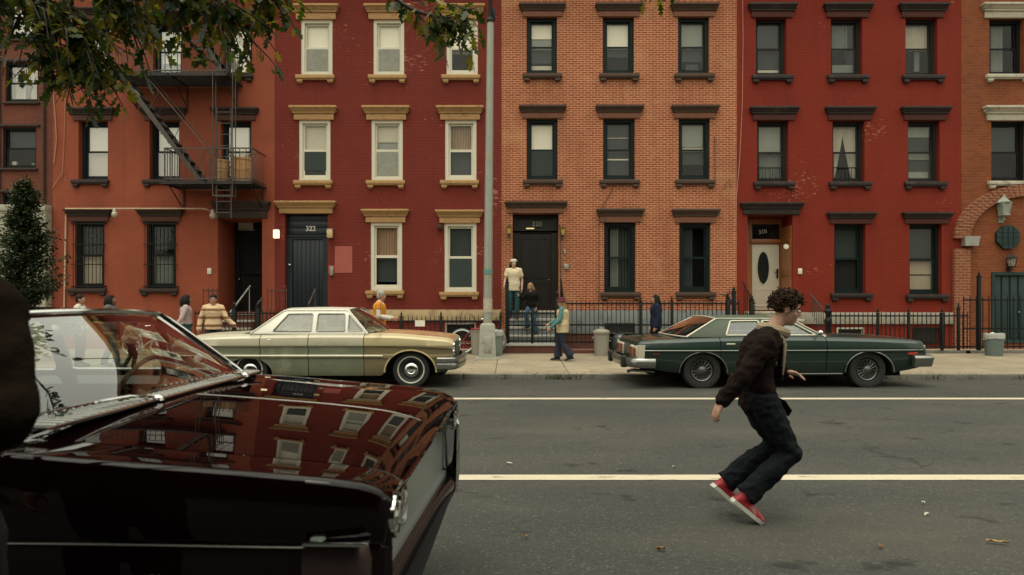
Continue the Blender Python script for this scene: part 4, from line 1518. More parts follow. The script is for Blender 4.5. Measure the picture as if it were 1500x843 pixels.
mb.tube([(xl, YL, zg + .8), (lerp(xl, x_top, .5), YL, 4.8), (x_top, YL, fz(32, YL))], [.112, .1, .086], 8, caps=True)
mb.build('pole', POLE, sl_)
mb = MB()
zt = fz(32, YL)
mb.lathe([(.09, -.03), (.1, 0), (.095, .06), (.06, .1)], (x_top, YL, zt), n=12)
mb.box(x_top + .05, x_top + .12, YL - .04, YL + .04, zt + .05, zt + .32, .01)
mb.build('pole_collar', IRON, sl_)
mb = MB()
mb.tube([(x_top, YL, zt + .05), (x_top - .01, YL, zt + 1.0), (x_top - .04, YL - .3, zt + 1.7), (x_top - .06, YL - 1.0, zt + 2.1), (x_top - .06, YL - 2.0, zt + 2.2)], .05, 8)
mb.build('arm', IRON, sl_)
mb = MB()
mb.ell((x_top - .06, YL - 2.3, zt + 2.18), (.16, .38, .1), 14, 8)
mb.build('lamp_head', GALV, sl_)
mb = MB()
zb_ = fz(398, YL)
mb.lathe([(.1135, -.06), (.116, -.06), (.116, .05), (.1135, .05)], (lerp(xl, x_top, .18), YL, zb_), n=16, cap=False)
mb.build('painted_band', pm('teal_sticker', (.10, .25, .22), .7, var=.3, vscale=12), sl_)
mb = MB()
mb.lathe([(.112, -.05), (.115, -.05), (.115, .3), (.112, .3)], (lerp(xl, x_top, .08), YL, fz(455, YL)), n=16, cap=False)
mb.build('paste_remains', pm('paste_white', (.42, .38, .30), .8, var=.4, vscale=14), sl_)

# ---- galvanised bins
def bin_can(px, py0, py1, wpx, lab, mat, lid=False, bag=False, lean=0):
    Y = (CZ - .115) / ((py1 - HY) / F)
    Y = min(Y, 18.02)
    x = fx(px, Y)
    z0 = walk_z(Y)
    H = fz(py0, Y) - z0
    r = wpx / F * Y / 2
    t = thing('dustbin', lab, 'dustbin', (x, Y, z0), 'dustbins on the pavement')
    mb = MB()
    prof = [(.01, .02), (r * .84, 0), (r * .86, .05)]
    nseg = 12
    for k in range(nseg):
        f = k / nseg
        prof.append((r * lerp(.86, .96, f) + (.006 if k % 2 else 0), lerp(.06, H - .06, f)))
    prof += [(r * .97, H - .05), (r * 1.0, H - .04), (r * 1.0, H), (r * .94, H), (r * .9, H * .6), (.01, H * .6)]
    mb.lathe(prof, (x, Y, z0), n=24)
    mb.build('body', mat, t)
    mb = MB()
    for s in (-1, 1):
        mb.tube([(x + s * r * .95, Y - .07, z0 + H * .8), (x + s * r * 1.12, Y - .05, z0 + H * .75), (x + s * r * 1.12, Y + .05, z0 + H * .75), (x + s * r * .95, Y + .07, z0 + H * .8)], .01, 6)
    mb.build('handles', GALV, t)
    if lid:
        mb = MB()
        mb.lathe([(r * 1.05, H - .03), (r * 1.06, H + .02), (r * .8, H + .06), (r * .3, H + .09), (.01, H + .095)], (x, Y, z0), n=24)
        mb.box(x - .06, x + .06, Y - .012, Y + .012, z0 + H + .09, z0 + H + .13, .008)
        mb.build('lid', mat, t)
    if bag:
        mb = MB()
        rnd = random.Random(int(px))
        ring = lambda rr, h, j: [(x + rr * math.cos(a) * (1 + rnd.uniform(-j, j)), Y + rr * math.sin(a) * (1 + rnd.uniform(-j, j)), z0 + h + rnd.uniform(-.02, .02)) for a in [k * 2 * pi / 22 for k in range(22)]]
        mb.loft([ring(r * 1.03, H - .1, .03), ring(r * 1.05, H, .02), ring(r * 1.0, H + .03, .03), ring(r * .85, H - .02, .05), ring(r * .5, H - .08, .1)])
        mb.build('bin_liner', pm('clear_bin_liner', (.36, .38, .34), .25, var=.3, vscale=9), t)


BIN1 = pm('dull_bin_zinc', (.30, .28, .23), .65, .3, var=.25, vscale=4, col2=(.17, .15, .12), c2scale=3, sc=(1, 1, .4))
BIN2 = pm('greenish_bin_zinc', (.20, .24, .21), .6, .3, var=.25, vscale=4, col2=(.12, .14, .12), c2scale=3, sc=(1, 1, .4))
BIN3 = pm('bluish_bin_zinc', (.13, .17, .16), .6, .3, var=.25, vscale=4, col2=(.08, .10, .10), c2scale=3)
bin_can(703, 484, 519.5, 28, 'grey zinc dustbin left of the street lamp base', BIN1, bag=False)
bin_can(724, 486, 520.5, 28, 'greenish zinc dustbin right behind the street lamp base', BIN2, bag=True)
bin_can(881, 487, 520.5, 23.5, 'grey zinc dustbin with its lid on, near the black sacks', BIN1, lid=True)
bin_can(1456, 490, 521, 26, 'bluish zinc dustbin before the arched brick doorway', BIN3, bag=True)
SACK = pm('black_plastic', (.02, .026, .028), .28, var=.4, vscale=6, bump=.5, bscale=16)


def sack(px, py0, py1, wpx, lab, knot=True):
    Y = 17.9
    x, z0 = fx(px, Y), walk_z(Y)
    H = fz(py0, Y) - z0
    r = wpx / F * Y / 2
    rnd = random.Random(int(px * 3))
    t = thing('rubbish_sack', lab, 'rubbish sack', (x, Y, z0), 'rubbish sacks on the pavement')
    mb = MB()
    rows = []
    for f, w_ in ((0, .75), (.08, .95), (.3, 1.05), (.55, .98), (.75, .8), (.88, .5), (.94, .18), (1.0, .24)):
        rows.append([(x + r * w_ * math.cos(a) * rnd.uniform(.88, 1.1), Y + r * .9 * w_ * math.sin(a) * rnd.uniform(.88, 1.1), z0 + H * f + rnd.uniform(-.02, .02)) for a in [k * 2 * pi / 20 for k in range(20)]])
    mb.loft(rows, True, True, True)
    mb.build('sack', SACK, t, angle=60)


sack(908, 486, 520, 27, 'black rubbish sack standing beside the lidded dustbin')
sack(929, 489, 520, 26, 'black rubbish sack behind the green car boot')

# ---- bicycles
def bicycle(lab, xr, Y, z0, r, wb, frame, tyre, flip=1, lean=.06, seat_h=None):
    t = thing('bicycle', lab, 'bicycle', (xr + wb / 2, Y, z0), None)
    xw = [xr, xr + wb]
    L = Matrix.Translation(Vector((xr + wb / 2, Y, z0))) @ Matrix.Rotation(-lean, 4, 'X') @ Matrix.Translation(-Vector((xr + wb / 2, Y, z0)))
    for x in xw:
        mb = MB(); mb.xf = L
        c = Vector((x, Y, z0 + r))
        circ = lambda q: [c + Vector((q * math.cos(a), 0, q * math.sin(a))) for a in [k * 2 * pi / 28 for k in range(29)]]
        mb.tube(circ(r - .016), .016, 7, caps=False)
        w_ = mb.build('wheel', tyre, t)
        mb = MB(); mb.xf = L
        mb.tube(circ(r - .04), .011, 6, caps=False)
        for k in range(14):
            a = k * 2 * pi / 14
            mb.tube([c, c + Vector(((r - .04) * math.cos(a), 0, (r - .04) * math.sin(a)))], .0025, 4)
        mb.tube([c - Vector((0, .045, 0)), c + Vector((0, .045, 0))], .018, 8)
        mb.build('rim', CHROME, w_)
    s = wb / 1.05
    B = Vector((xr + wb * .42, Y, z0 + r * .95))
    S = Vector((xr + wb * .30, Y, z0 + r + .42 * s))
    Hd = Vector((xr + wb * .80, Y, z0 + r + .42 * s))
    H2 = Vector((xr + wb * .83, Y, z0 + r + .28 * s))
    rear, fr = Vector((xw[0], Y, z0 + r)), Vector((xw[1], Y, z0 + r))
    mb = MB(); mb.xf = L
    for a, b_, q in ((B, S, .016), (S, Hd, .016), (B, H2, .018), (B, rear, .011), (S, rear, .010), (Hd, H2, .018)):
        mb.tube([a, b_], q, 7)
    mb.build('frame', frame, t)
    mb = MB(); mb.xf = L
    for q in (-.05, .05):
        mb.tube([H2 + Vector((0, q * .3, 0)), H2.lerp(fr, .35) + Vector((.0, q, 0)), fr + Vector((0, q, 0))], .011, 6)
    mb.build('fork', frame, t)
    mb = MB(); mb.xf = L
    Ht = Hd + Vector((-.03, 0, .22 * s))
    mb.tube([Hd, Ht], .012, 6)
    mb.tube([Ht + Vector((-.16 * s, -.26 * s, .1 * s)), Ht + Vector((0, -.2 * s, .12 * s)), Ht + Vector((.05, -.05, 0)), Ht + Vector((.05, .05, 0)), Ht + Vector((0, .2 * s, .12 * s)), Ht + Vector((-.16 * s, .26 * s, .1 * s))], .012, 6)
    mb.build('handlebar', CHROME, t)
    mb = MB(); mb.xf = L
    St = S + Vector((-.04, 0, .16 * s))
    mb.tube([S, St], .012, 6)
    mb.loft([[St + Vector((u, v * w_, .02 + dz)) for v, dz in ((-1, -.02), (-.6, .015), (0, .025), (.6, .015), (1, -.02), (0, -.03))] for u, w_ in ((-.13 * s, .075), (-.05 * s, .08), (.05 * s, .04), (.15 * s, .025))], True, True, True)
    mb.build('saddle', pm('saddle_white', (.5, .48, .42), .5) if 'white' in lab else SACK, t)
    mb = MB(); mb.xf = L
    mb.tube([B + Vector((0, -.07, 0)), B + Vector((0, .07, 0))], .02, 8)
    mb.lathe([(.01, -.004), (.085 * s, -.004), (.085 * s, .004), (.01, .004)], (B.x, B.y - .05, B.z), 'y', 18)
    mb.tube([B + Vector((0, -.07, 0)), B + Vector((.09, -.07, -.13))], .009, 6)
    mb.tube([B + Vector((0, .07, 0)), B + Vector((-.09, .07, .13))], .009, 6)
    for sg, p in ((-1, B + Vector((.09, -.11, -.13))), (1, B + Vector((-.09, .11, .13)))):
        mb.box(p.x - .04, p.x + .04, p.y - .04, p.y + .04, p.z - .01, p.z + .01, .004)
    mb.build('crankset', CHROME, t)
    return t


WB = pm('white_bike_paint', (.75, .74, .70), .35, var=.05)
RB = pm('red_bike_paint', (.42, .03, .02), .35, var=.1)
PT = pm('pale_tyre', (.62, .62, .58), .6, var=.1)
GT = pm('grey_tyre', (.20, .24, .23), .6, var=.1)
bicycle('small white bicycle parked on the pavement, seen through the windscreen', fx(191.5, 17.9), 17.9, walk_z(17.9), .235, .74, WB, PT)
bicycle('red bicycle with grey tyres leaning behind the dustbins', fx(677, 18.14), 18.14, walk_z(18.14), .34, .84, RB, GT, lean=.0)

# ---- litter and leaves lying about
def scrap(px, py, sx, sy, lab, mat, rot=0, cat='litter'):
    Y = (CZ - .0) / ((py - HY) / F)
    z = road_z(Y) + .006
    x = fx(px, Y)
    mb = MB()
    n = 6
    rnd = random.Random(int(px))
    rows = []
    for i in range(n):
        u = (i / (n - 1) - .5) * sx
        rows.append([(u, v * sy * (.5 + .5 * math.sin(pi * (i + .5) / n)) * .5, .004 + abs(v) * .012 + rnd.uniform(0, .008)) for v in (-1, 0, 1)])
    mb.loft(rows, False)
    mb.xf = None
    o = tag(mb.build('paper_scrap' if cat == 'litter' else 'dry_leaf', mat, None), lab, 'paper scrap' if cat == 'litter' else 'leaf', 'scraps on the road')
    o.location = (x, Y, z)
    o.rotation_euler = (0, 0, rot)
    return o


PAPER = pm('scrap_paper', (.6, .58, .5), .7)
STRAWC = pm('straw_litter', (.42, .28, .10), .7)
DLEAF = pm('dry_leaf', (.20, .10, .04), .8, var=.3)
scrap(1358, 757, .05, .022, 'white paper scrap on the asphalt right of the running man', PAPER, .5)
scrap(1461, 798, .12, .02, 'yellow straw lying on the asphalt at the lower right', STRAWC, -.3)
scrap(746, 682, .06, .02, 'thin white scrap above the near painted line', PAPER, -.5)
scrap(987, 687, .03, .02, 'small white scrap before the running man', PAPER, .2)
scrap(1352, 740, .03, .02, 'tiny pale crumb on the asphalt at the right', PAPER, 1.9)
for i, (px, py) in enumerate(((968, 808), (1290, 804), (770, 790))):
    scrap(px, py, random.uniform(.03, .05), .026, 'dry brown leaf fallen on the near asphalt', DLEAF, i * 1.1, 'leaf')['group'] = 'fallen leaves on the road'
# fallen leaves on the pavement edge and small grit, nobody could count them
mb = MB()
for k in range(420):
    x = random.choice((random.gauss(8.7, .5), random.uniform(-3, 11), random.gauss(1.0, .5), random.uniform(-3, 11)))
    y = random.choice((random.uniform(13.92, 14.5), random.uniform(13.9, 18.2), random.gauss(13.8, .12)))
    z = (walk_z(y) if y > 14.06 else .036 if y > 13.9 else road_z(y)) + .004
    s, a = random.uniform(.008, .032), random.uniform(0, 6.3)
    mb.add([(x + s * math.cos(a), y + s * math.sin(a), z + random.uniform(0, .01)), (x + s * .5 * math.cos(a + 1.7), y + s * .5 * math.sin(a + 1.7), z), (x + s * math.cos(a + 3.1), y + s * math.sin(a + 3.1), z), (x + s * .6 * math.cos(a + 4.6), y + s * .6 * math.sin(a + 4.6), z + .006)], [(0, 1, 2, 3)])
g = mb.build('leaf_litter', pm('leaf_crumbs', (.16, .10, .05), .85, var=.5, vscale=30))
g['kind'] = 'stuff'
# ------------------------------------------------------------------ cars
# local axes: x towards the nose, y to the car's left, z up; the root is moved to its place at the end
def car_paint(name, col, coat=1.0, rough=.35, var=.06, col2=None, c2lo=.55, c2hi=.7, c2scale=2.0, split=None, col_low=None, metal=0.0, dirt=None, coat_r=.02):
    if name in MATS: return MATS[name]
    m, nt, b, out = new_mat(name)
    v = obj_n(nt)
    c = mix_n(nt, noise_n(nt, v, 2.5, 5), tuple(x * (1 - var) for x in col), tuple(min(1, x * (1 + var)) for x in col))
    sep = nt.nodes.new('ShaderNodeSeparateXYZ')
    nt.links.new(v, sep.inputs[0])
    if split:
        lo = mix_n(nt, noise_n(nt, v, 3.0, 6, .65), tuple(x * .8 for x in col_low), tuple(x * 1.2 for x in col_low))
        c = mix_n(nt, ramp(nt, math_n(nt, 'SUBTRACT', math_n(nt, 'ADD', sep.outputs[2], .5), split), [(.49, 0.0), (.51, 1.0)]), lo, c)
    if col2:
        c = mix_n(nt, ramp(nt, noise_n(nt, v, c2scale, 8, .68, .4), [(c2lo, 0.0), (c2hi, 1.0)]), c, col2)
    if dirt:
        nd = noise_n(nt, v, 7, 6, .7)
        g = math_n(nt, 'ADD', math_n(nt, 'MULTIPLY', sep.outputs[2], -1.6), math_n(nt, 'ADD', nd, .35))
        c = mix_n(nt, math_n(nt, 'MULTIPLY', ramp(nt, g, [(.1, 0.0), (.6, 1.0)]), .6), c, dirt)
    nt.links.new(c, b.inputs['Base Color'])
    b.inputs['Roughness'].default_value = rough
    b.inputs['Metallic'].default_value = metal
    b.inputs['Coat Weight'].default_value = coat
    b.inputs['Coat Roughness'].default_value = coat_r
    return m


def poly_round(pts, r, n=4):
    out = []
    m = len(pts)
    for i in range(m):
        p, a, c = Vector(pts[i]), Vector(pts[i - 1]), Vector(pts[(i + 1) % m])
        u, w_ = (a - p), (c - p)
        q = min(r, u.length * .45, w_.length * .45)
        s, e = p + u.normalized() * q, p + w_.normalized() * q
        for k in range(n + 1):
            t = k / n
            out.append(tuple((1 - t) ** 2 * s + 2 * t * (1 - t) * p + t * t * e))
    return out


def shell(root, S):
    """lofted lower body split into its panels"""
    xr, xf = S['x']
    arches = S['arches']
    prof = S['prof']
    xs = set()
    n = int((xf - xr) / .09)
    for k in range(n + 1): xs.add(round(lerp(xr, xf, k / n), 4))
    for d in (.0, .012, .03, .055, .085):
        xs.add(round(xf - d, 4)); xs.add(round(xr + d, 4))
    for xw, zw, rx, rz in arches:
        for k in range(25): xs.add(round(xw + rx * math.cos(pi * k / 24), 4))
    for s in S['seams']: xs |= {round(s - .0065, 4), round(s + .0065, 4)}
    c0, c1 = S['cabin']
    for c in (c0, c1): xs |= {round(c - .002, 4), round(c + .002, 4)}
    xs |= {round(S['hood'][0], 4), round(S['deck'][1], 4)}
    xs = sorted(x for x in xs if xr - 1e-6 <= x <= xf + 1e-6)
    ks = [xs[0]]
    for x in xs[1:]:
        if x - ks[-1] > .0015: ks.append(x)
    xs = ks

    def sec(x):
        zs, zc, wm, zb = curve(S['zs'], x), curve(S['zc'], x), curve(S['wm'], x), curve(S['zb'], x)
        ws = wm - S['sh_in']
        wi = ws - S['fw']
        zbx = zb
        for xw, zw, rx, rz in arches:
            q = 1 - ((x - xw) / rx) ** 2
            if q > 0: zbx = max(zbx, zw + rz * math.sqrt(q))
        fc = S.get('fcrown', .01)
        zh = zs + (zc - zs) * .15
        g_ = S.get('gap', .005)
        par = lambda q: (wi * q, zc - (zc - zh) * q ** 2.2)
        P = [(0, zc), par(.3), par(.6), par(.85), (wi - g_, zh), (wi + g_, zh), ((wi + ws) / 2, zs + fc), (ws - S.get('rnd', .035) * 2.2, zs + fc * .6), (ws - S.get('rnd', .035), zs + fc * .3), (ws - S.get('rnd', .035) * .3, zs - .004), (ws, zs - .004 - S.get('rnd', .035) * .7)]
        if c0 < x < c1:
            fl = .36
            P[0:6] = [(0, fl), (wi * .3, fl), (wi * .6, fl), (wi * .85, fl), (wi - .02, fl), (wi + .0, zs - .04)]
        z0 = zs - .004 - S.get('rnd', .035) * .7

        def inset(z):
            t = (z0 - z) / (z0 - zb)
            return curve(prof, t)
        for t, _ in prof[1:]:
            z = max(lerp(z0, zb, t), zbx)
            P.append((wm - inset(z), z))
        P.append((wm - inset(zbx) - .05, zbx))
        P.append((.5, zbx + .02))
        P.append((0, zbx + .02))
        return P
    G = [sec(x) for x in xs]
    nr = len(G[0])
    parts = {}
    for sgn in (-1, 1):
        for i in range(len(xs) - 1):
            xm = (xs[i] + xs[i + 1]) / 2
            for j in range(nr - 1):
                a, b_, c, d = G[i][j], G[i][j + 1], G[i + 1][j + 1], G[i + 1][j]
                nm = S['part'](xm, j, sgn, nr)
                if nm is None: continue
                key = nm
                mb = parts.setdefault(key, MB())
                mb.poly([(xs[i], sgn * a[0], a[1]), (xs[i], sgn * b_[0], b_[1]), (xs[i + 1], sgn * c[0], c[1]), (xs[i + 1], sgn * d[0], d[1])])
    for xi, key in ((S.get('cap_r', 0), 'tail_bulkhead'), (max(i for i, x in enumerate(xs) if x <= S.get('cap_x', xf) + 1e-6), 'nose_bulkhead')):
        g = G[xi]
        pts = [(xs[xi], -p[0], p[1]) for p in g] + [(xs[xi], p[0], p[1]) for p in g[::-1]]
        parts.setdefault(key, MB()).poly(pts)
    objs = {}
    for key, mb in parts.items():
        nm = key.split(':')[0]
        objs[key] = mb.build(nm, S['mats'].get(key) or S['mats'].get(nm) or S['mats']['body'], root, angle=32)
    return objs


def car_wheel(root, x, y, r, sgn, style, wdt=.19):
    """sgn -1: outer face towards -y"""
    c = (x, y, r)
    rr = r * .62
    mb = MB()
    o = sgn
    mb.lathe([(rr * .2, -o * .02), (rr * .8, o * .005), (rr * .93, o * .03), (rr, o * .05), (rr * 1.04, o * .058), (rr * 1.04, -o * .1)], c, 'y', 32)
    w_ = mb.build('wheel', MATS['wheel_steel'] if style != 'wire' else MATS['dark_wheel_steel'], root)
    mb = MB()
    h = wdt / 2
    mb.lathe([(rr, -h * o), (r * .8, -h * o * 1.05), (r * .95, -h * o), (r, -h * o * .75), (r, h * o * .75), (r * .955, h * o), (r * .83, h * o * 1.1), (rr * 1.02, h * o * .9), (rr, h * o * .5)], c, 'y', 40, cap=False)
    ty = mb.build('tyre', RUBBER, w_)
    if style == 'whitewall':
        mb = MB()
        mb.lathe([(r * .66, o * (h * 1.0 + .002)), (r * .68, o * (h * 1.06 + .004)), (r * .725, o * (h * 1.09 + .003)), (r * .735, o * (h * 1.0 + .0))], c, 'y', 40, cap=False)
        mb.build('whitewall', WHITEWALL, w_)
    mb = MB()
    if style == 'wire':
        mb.lathe([(rr * .96, o * .05), (rr * .9, o * .07), (rr * .82, o * .06)], c, 'y', 36, cap=False)
        mb.lathe([(.005, o * .1), (rr * .16, o * .098), (rr * .3, o * .08), (rr * .34, o * .05)], c, 'y', 20)
        for k in range(30):
            a = 2 * pi * k / 30
            a2 = a + (.18 if k % 2 else -.18)
            p = Vector(c) + Vector((rr * .3 * math.cos(a), o * .07, rr * .3 * math.sin(a)))
            q = Vector(c) + Vector((rr * .86 * math.cos(a2), o * .06, rr * .86 * math.sin(a2)))
            mb.tube([p, q], .004, 4)
        mb.build('hubcap', MATS['dim_chrome'], w_)
    else:
        mb.lathe([(.005, o * .088), (rr * .2, o * .088), (rr * .3, o * .083), (rr * .36, o * .09), (rr * .55, o * .08), (rr * .66, o * .055), (rr * .7, o * .03)], c, 'y', 32)
        mb.build('hubcap', CHROME, w_)
    return w_


def plan_sweep(mb, path, prof, cap=True):
    rings = []
    m = len(path)
    for i, (x, y) in enumerate(path):
        a, b_ = path[max(0, i - 1)], path[min(m - 1, i + 1)]
        t = Vector((b_[0] - a[0], b_[1] - a[1])).normalized()
        nrm = Vector((t.y, -t.x))
        rings.append([(x + nrm.x * d, y + nrm.y * d, z) for d, z in prof])
    mb.loft(rings, True, cap, cap)


def smooth_path(pts, n=6):
    pts = [Vector(p) for p in pts]
    out = []
    for i in range(len(pts) - 1):
        p0, p1, p2, p3 = pts[max(0, i - 1)], pts[i], pts[i + 1], pts[min(len(pts) - 1, i + 2)]
        for k in range(n):
            t = k / n
            out.append(.5 * ((2 * p1) + (p2 - p0) * t + (2 * p0 - 5 * p1 + 4 * p2 - p3) * t * t + (3 * p1 - p0 - 3 * p2 + p3) * t**3))
    out.append(pts[-1])
    return out


def greenhouse(root, Gs):
    """roof, pillars and glass above the belt line"""
    wb, wr, zb, zr = Gs['wb'], Gs['wr'], Gs['zb'], Gs['zr']
    xa0, xa1, xc1, xc0 = Gs['A0'], Gs['A1'], Gs['C1'], Gs['C0']
    crown = Gs['crown']

    def yy(z):
        f = (z - zb) / (zr - zb)
        return lerp(wb, wr, f) + .035 * 4 * f * (1 - f) * .6
    out = poly_round([(xa0, zb), (xa1, zr), (xc1, zr), (xc0, zb)], .06, 5) if not Gs.get('outline') else Gs['outline']
    out = [(xa0, zb)] + [p for p in out if p[1] > zb + .02] + [(xc0, zb)]
    holes = [poly_round(h, Gs.get('hr', .05), 4) for h in Gs['win']]
    for sgn in (-1, 1):
        loops = [[Vector((p[0], p[1], 0)) for p in out]] + [[Vector((p[0], p[1], 0)) for p in h] for h in holes]
        tri = tessellate_polygon(loops)
        flat = [p for l in loops for p in l]
        mb = MB()
        outer = [(p.x, sgn * yy(p.y), p.y) for p in flat]
        inner = [(p.x, sgn * (yy(p.y) - .035), p.y) for p in flat]
        mb.add(outer, tri)
        mb.add(inner, tri)
        k = 0
        for l in loops:
            m = len(l)
            mb.add(outer[k:k + m] + inner[k:k + m], [(i, (i + 1) % m, m + (i + 1) % m, m + i) for i in range(m)])
            k += m
        mb.build('side_pillars', Gs['pmat'], root, angle=30)
        for h in holes:
            ins = []
            cx_ = sum(p[0] for p in h) / len(h)
            mb = MB()
            mb.poly([(p[0], sgn * (yy(p[1]) - .018), p[1]) for p in h])
            gl = mb.build('side_window', Gs['glass'], root, smooth=False)
            mb = MB()
            mb.tube([(p[0], sgn * (yy(p[1]) + .002), p[1]) for p in h + h[:1]], Gs.get('trim_r', .009), 6, caps=False)
            mb.build('window_trim', Gs['trim'], gl)
    # roof
    nx, ny = 14, 16
    rows = []

    def roof_z(f, v):
        e = math.sin(pi * min(1, max(0, .16 + f * .68)))
        return zr + crown * (.45 + .55 * e) * (1 - abs(v) ** 2.4) + Gs.get('rise', 0) * math.sin(pi * f) * (1 - v * v)
    for i in range(nx + 1):
        f = i / nx
        row = []
        for k in range(ny + 1):
            v = -1 + 2 * k / ny
            bow = Gs['bow_t'] * (1 - v * v)
            x = lerp(xa1 + bow, xc1 - Gs['bow_r'] * (1 - v * v), f)
            row.append((x, v * (wr + .002), roof_z(f, v)))
        rows.append(row)
    mb = MB()
    mb.loft(rows, False)
    mb.loft([[(p[0], p[1] * .97, p[2] - .03) for p in r] for r in rows], False)
    for r in (rows[0], rows[-1]):
        mb.loft([r, [(p[0], p[1] * .97, p[2] - .03) for p in r]], False)
    mb.build('roof', Gs['rmat'], root, angle=40)
    mb = MB()
    for sgn in (-1, 1):
        rail = [(p[0], sgn * (yy(p[1]) + .006), p[1] + .002) for p in out if p[1] > zb + .02]
        mb.tube([(xa0, sgn * (wb + .004), zb)] + rail + [(xc0, sgn * (wb + .004), zb)], Gs.get('rail_r', .010), 6)
    mb.build('roof_rail_trim', Gs['rail'], root)
    # windscreen and rear window
    for nm, x0, x1, bb, bt, si in (('windscreen', xa0, xa1, Gs['bow_b'], Gs['bow_t'], 1), ('rear_window', xc0, xc1, Gs.get('bow_rb', .1), Gs['bow_r'], -1)):
        rows = []
        for j in range(9):
            g = j / 8
            row = []
            for k in range(21):
                v = -1 + 2 * k / 20
                q = 1 - abs(v) ** 2.6
                xb = x0 + si * bb * q
                zbt = zb + Gs.get('cowl_up', .015) * q
                zt = roof_z(0 if si > 0 else 1, v) - .006
                x = lerp(xb, x1 + si * bt * (1 - v * v), g)
                z = lerp(zbt, zt, g)
                y = v * lerp(wb - .015, wr - .012, g)
                x += si * .03 * math.sin(pi * g) * q
                row.append((x, y, z))
            rows.append(row)
        mb = MB()
        mb.loft(rows, False)
        gl = mb.build(nm, Gs['glass_f'] if si > 0 else Gs.get('glass_r', Gs['glass_f']), root, angle=60)
        mb = MB()
        per = rows[0] + [r[-1] for r in rows[1:]] + rows[-1][::-1][1:] + [r[0] for r in rows[::-1][1:]]
        mb.tube([(p[0] + si * .004, p[1], p[2] + .004) for p in per], Gs.get('scr_r', .013), 6, caps=False)
        mb.build('window_trim', Gs['trim'], gl)


def bench(root, x, w_, mat, zt=1.0, z0=.36):
    mb = MB()
    mb.box(x - .05, x + .5, -w_, w_, z0, z0 + .2, .06)
    mb.loft([[(x + dx, v * w_, z) for v in (-1, -.92, -.1, 0, .1, .92, 1)] for dx, z in ((.02, z0 + .1), (.05, z0 + .3), (-.06, zt - .06), (-.1, zt), (-.17, zt - .02), (-.12, z0))], False)
    mb.build('seat', mat, root)


def steering(root, x, y, z, r, mat, tilt=32):
    c = Vector((x, y, z))
    m = Matrix.Rotation(R(tilt), 3, 'Y')
    mb = MB()
    mb.tube([c + m @ Vector((0, r * math.cos(a), r * math.sin(a))) for a in [k * 2 * pi / 32 for k in range(33)]], .012, 8, caps=False)
    mb.tube([c + m @ Vector((0, -r, 0)), c + m @ Vector((.03, 0, -.01)), c + m @ Vector((0, r, 0))], .010, 6)
    mb.tube([c, c + m @ Vector((.4, 0, 0))], .025, 8)
    mb.build('steering_wheel', mat, root)


pm('wheel_steel', (.10, .10, .095), .45, .5, var=.2)
pm('dark_wheel_steel', (.035, .036, .034), .5, .4, var=.2)
pm('dim_chrome', (.16, .16, .15), .4, .8, var=.2)
pm('dull_chrome', (.30, .30, .28), .3, .9, var=.15)
VINYL = pm('dark_vinyl', (.03, .028, .026), .55, var=.2, vscale=12)
TANV = pm('tan_vinyl', (.20, .15, .09), .6, var=.2)
LENS = glass_mat('headlight_lens', tint=(.95, .95, .9), base=.18, rough=.06)
REFL = pm('lamp_reflector', (.75, .74, .68), .15, 1.0, var=.1)


def headlamp(root, x, y, z, r, fwd=1):
    mb = MB()
    mb.lathe([(r * .3, -.05 * fwd), (r * .8, -.02 * fwd), (r, .0)], (x, y, z), 'x', 20)
    h = mb.build('headlight', REFL, root)
    mb = MB()
    mb.lathe([(r, 0), (r * .8, .012 * fwd), (r * .4, .02 * fwd), (.004, .022 * fwd)], (x, y, z), 'x', 20)
    mb.build('lens', LENS, h)
    mb = MB()
    mb.lathe([(r * .98, -.01 * fwd), (r * 1.16, -.005 * fwd), (r * 1.16, .016 * fwd), (r * 1.0, .018 * fwd)], (x, y, z), 'x', 24, cap=False)
    mb.build('bezel', CHROME, h)
    return h


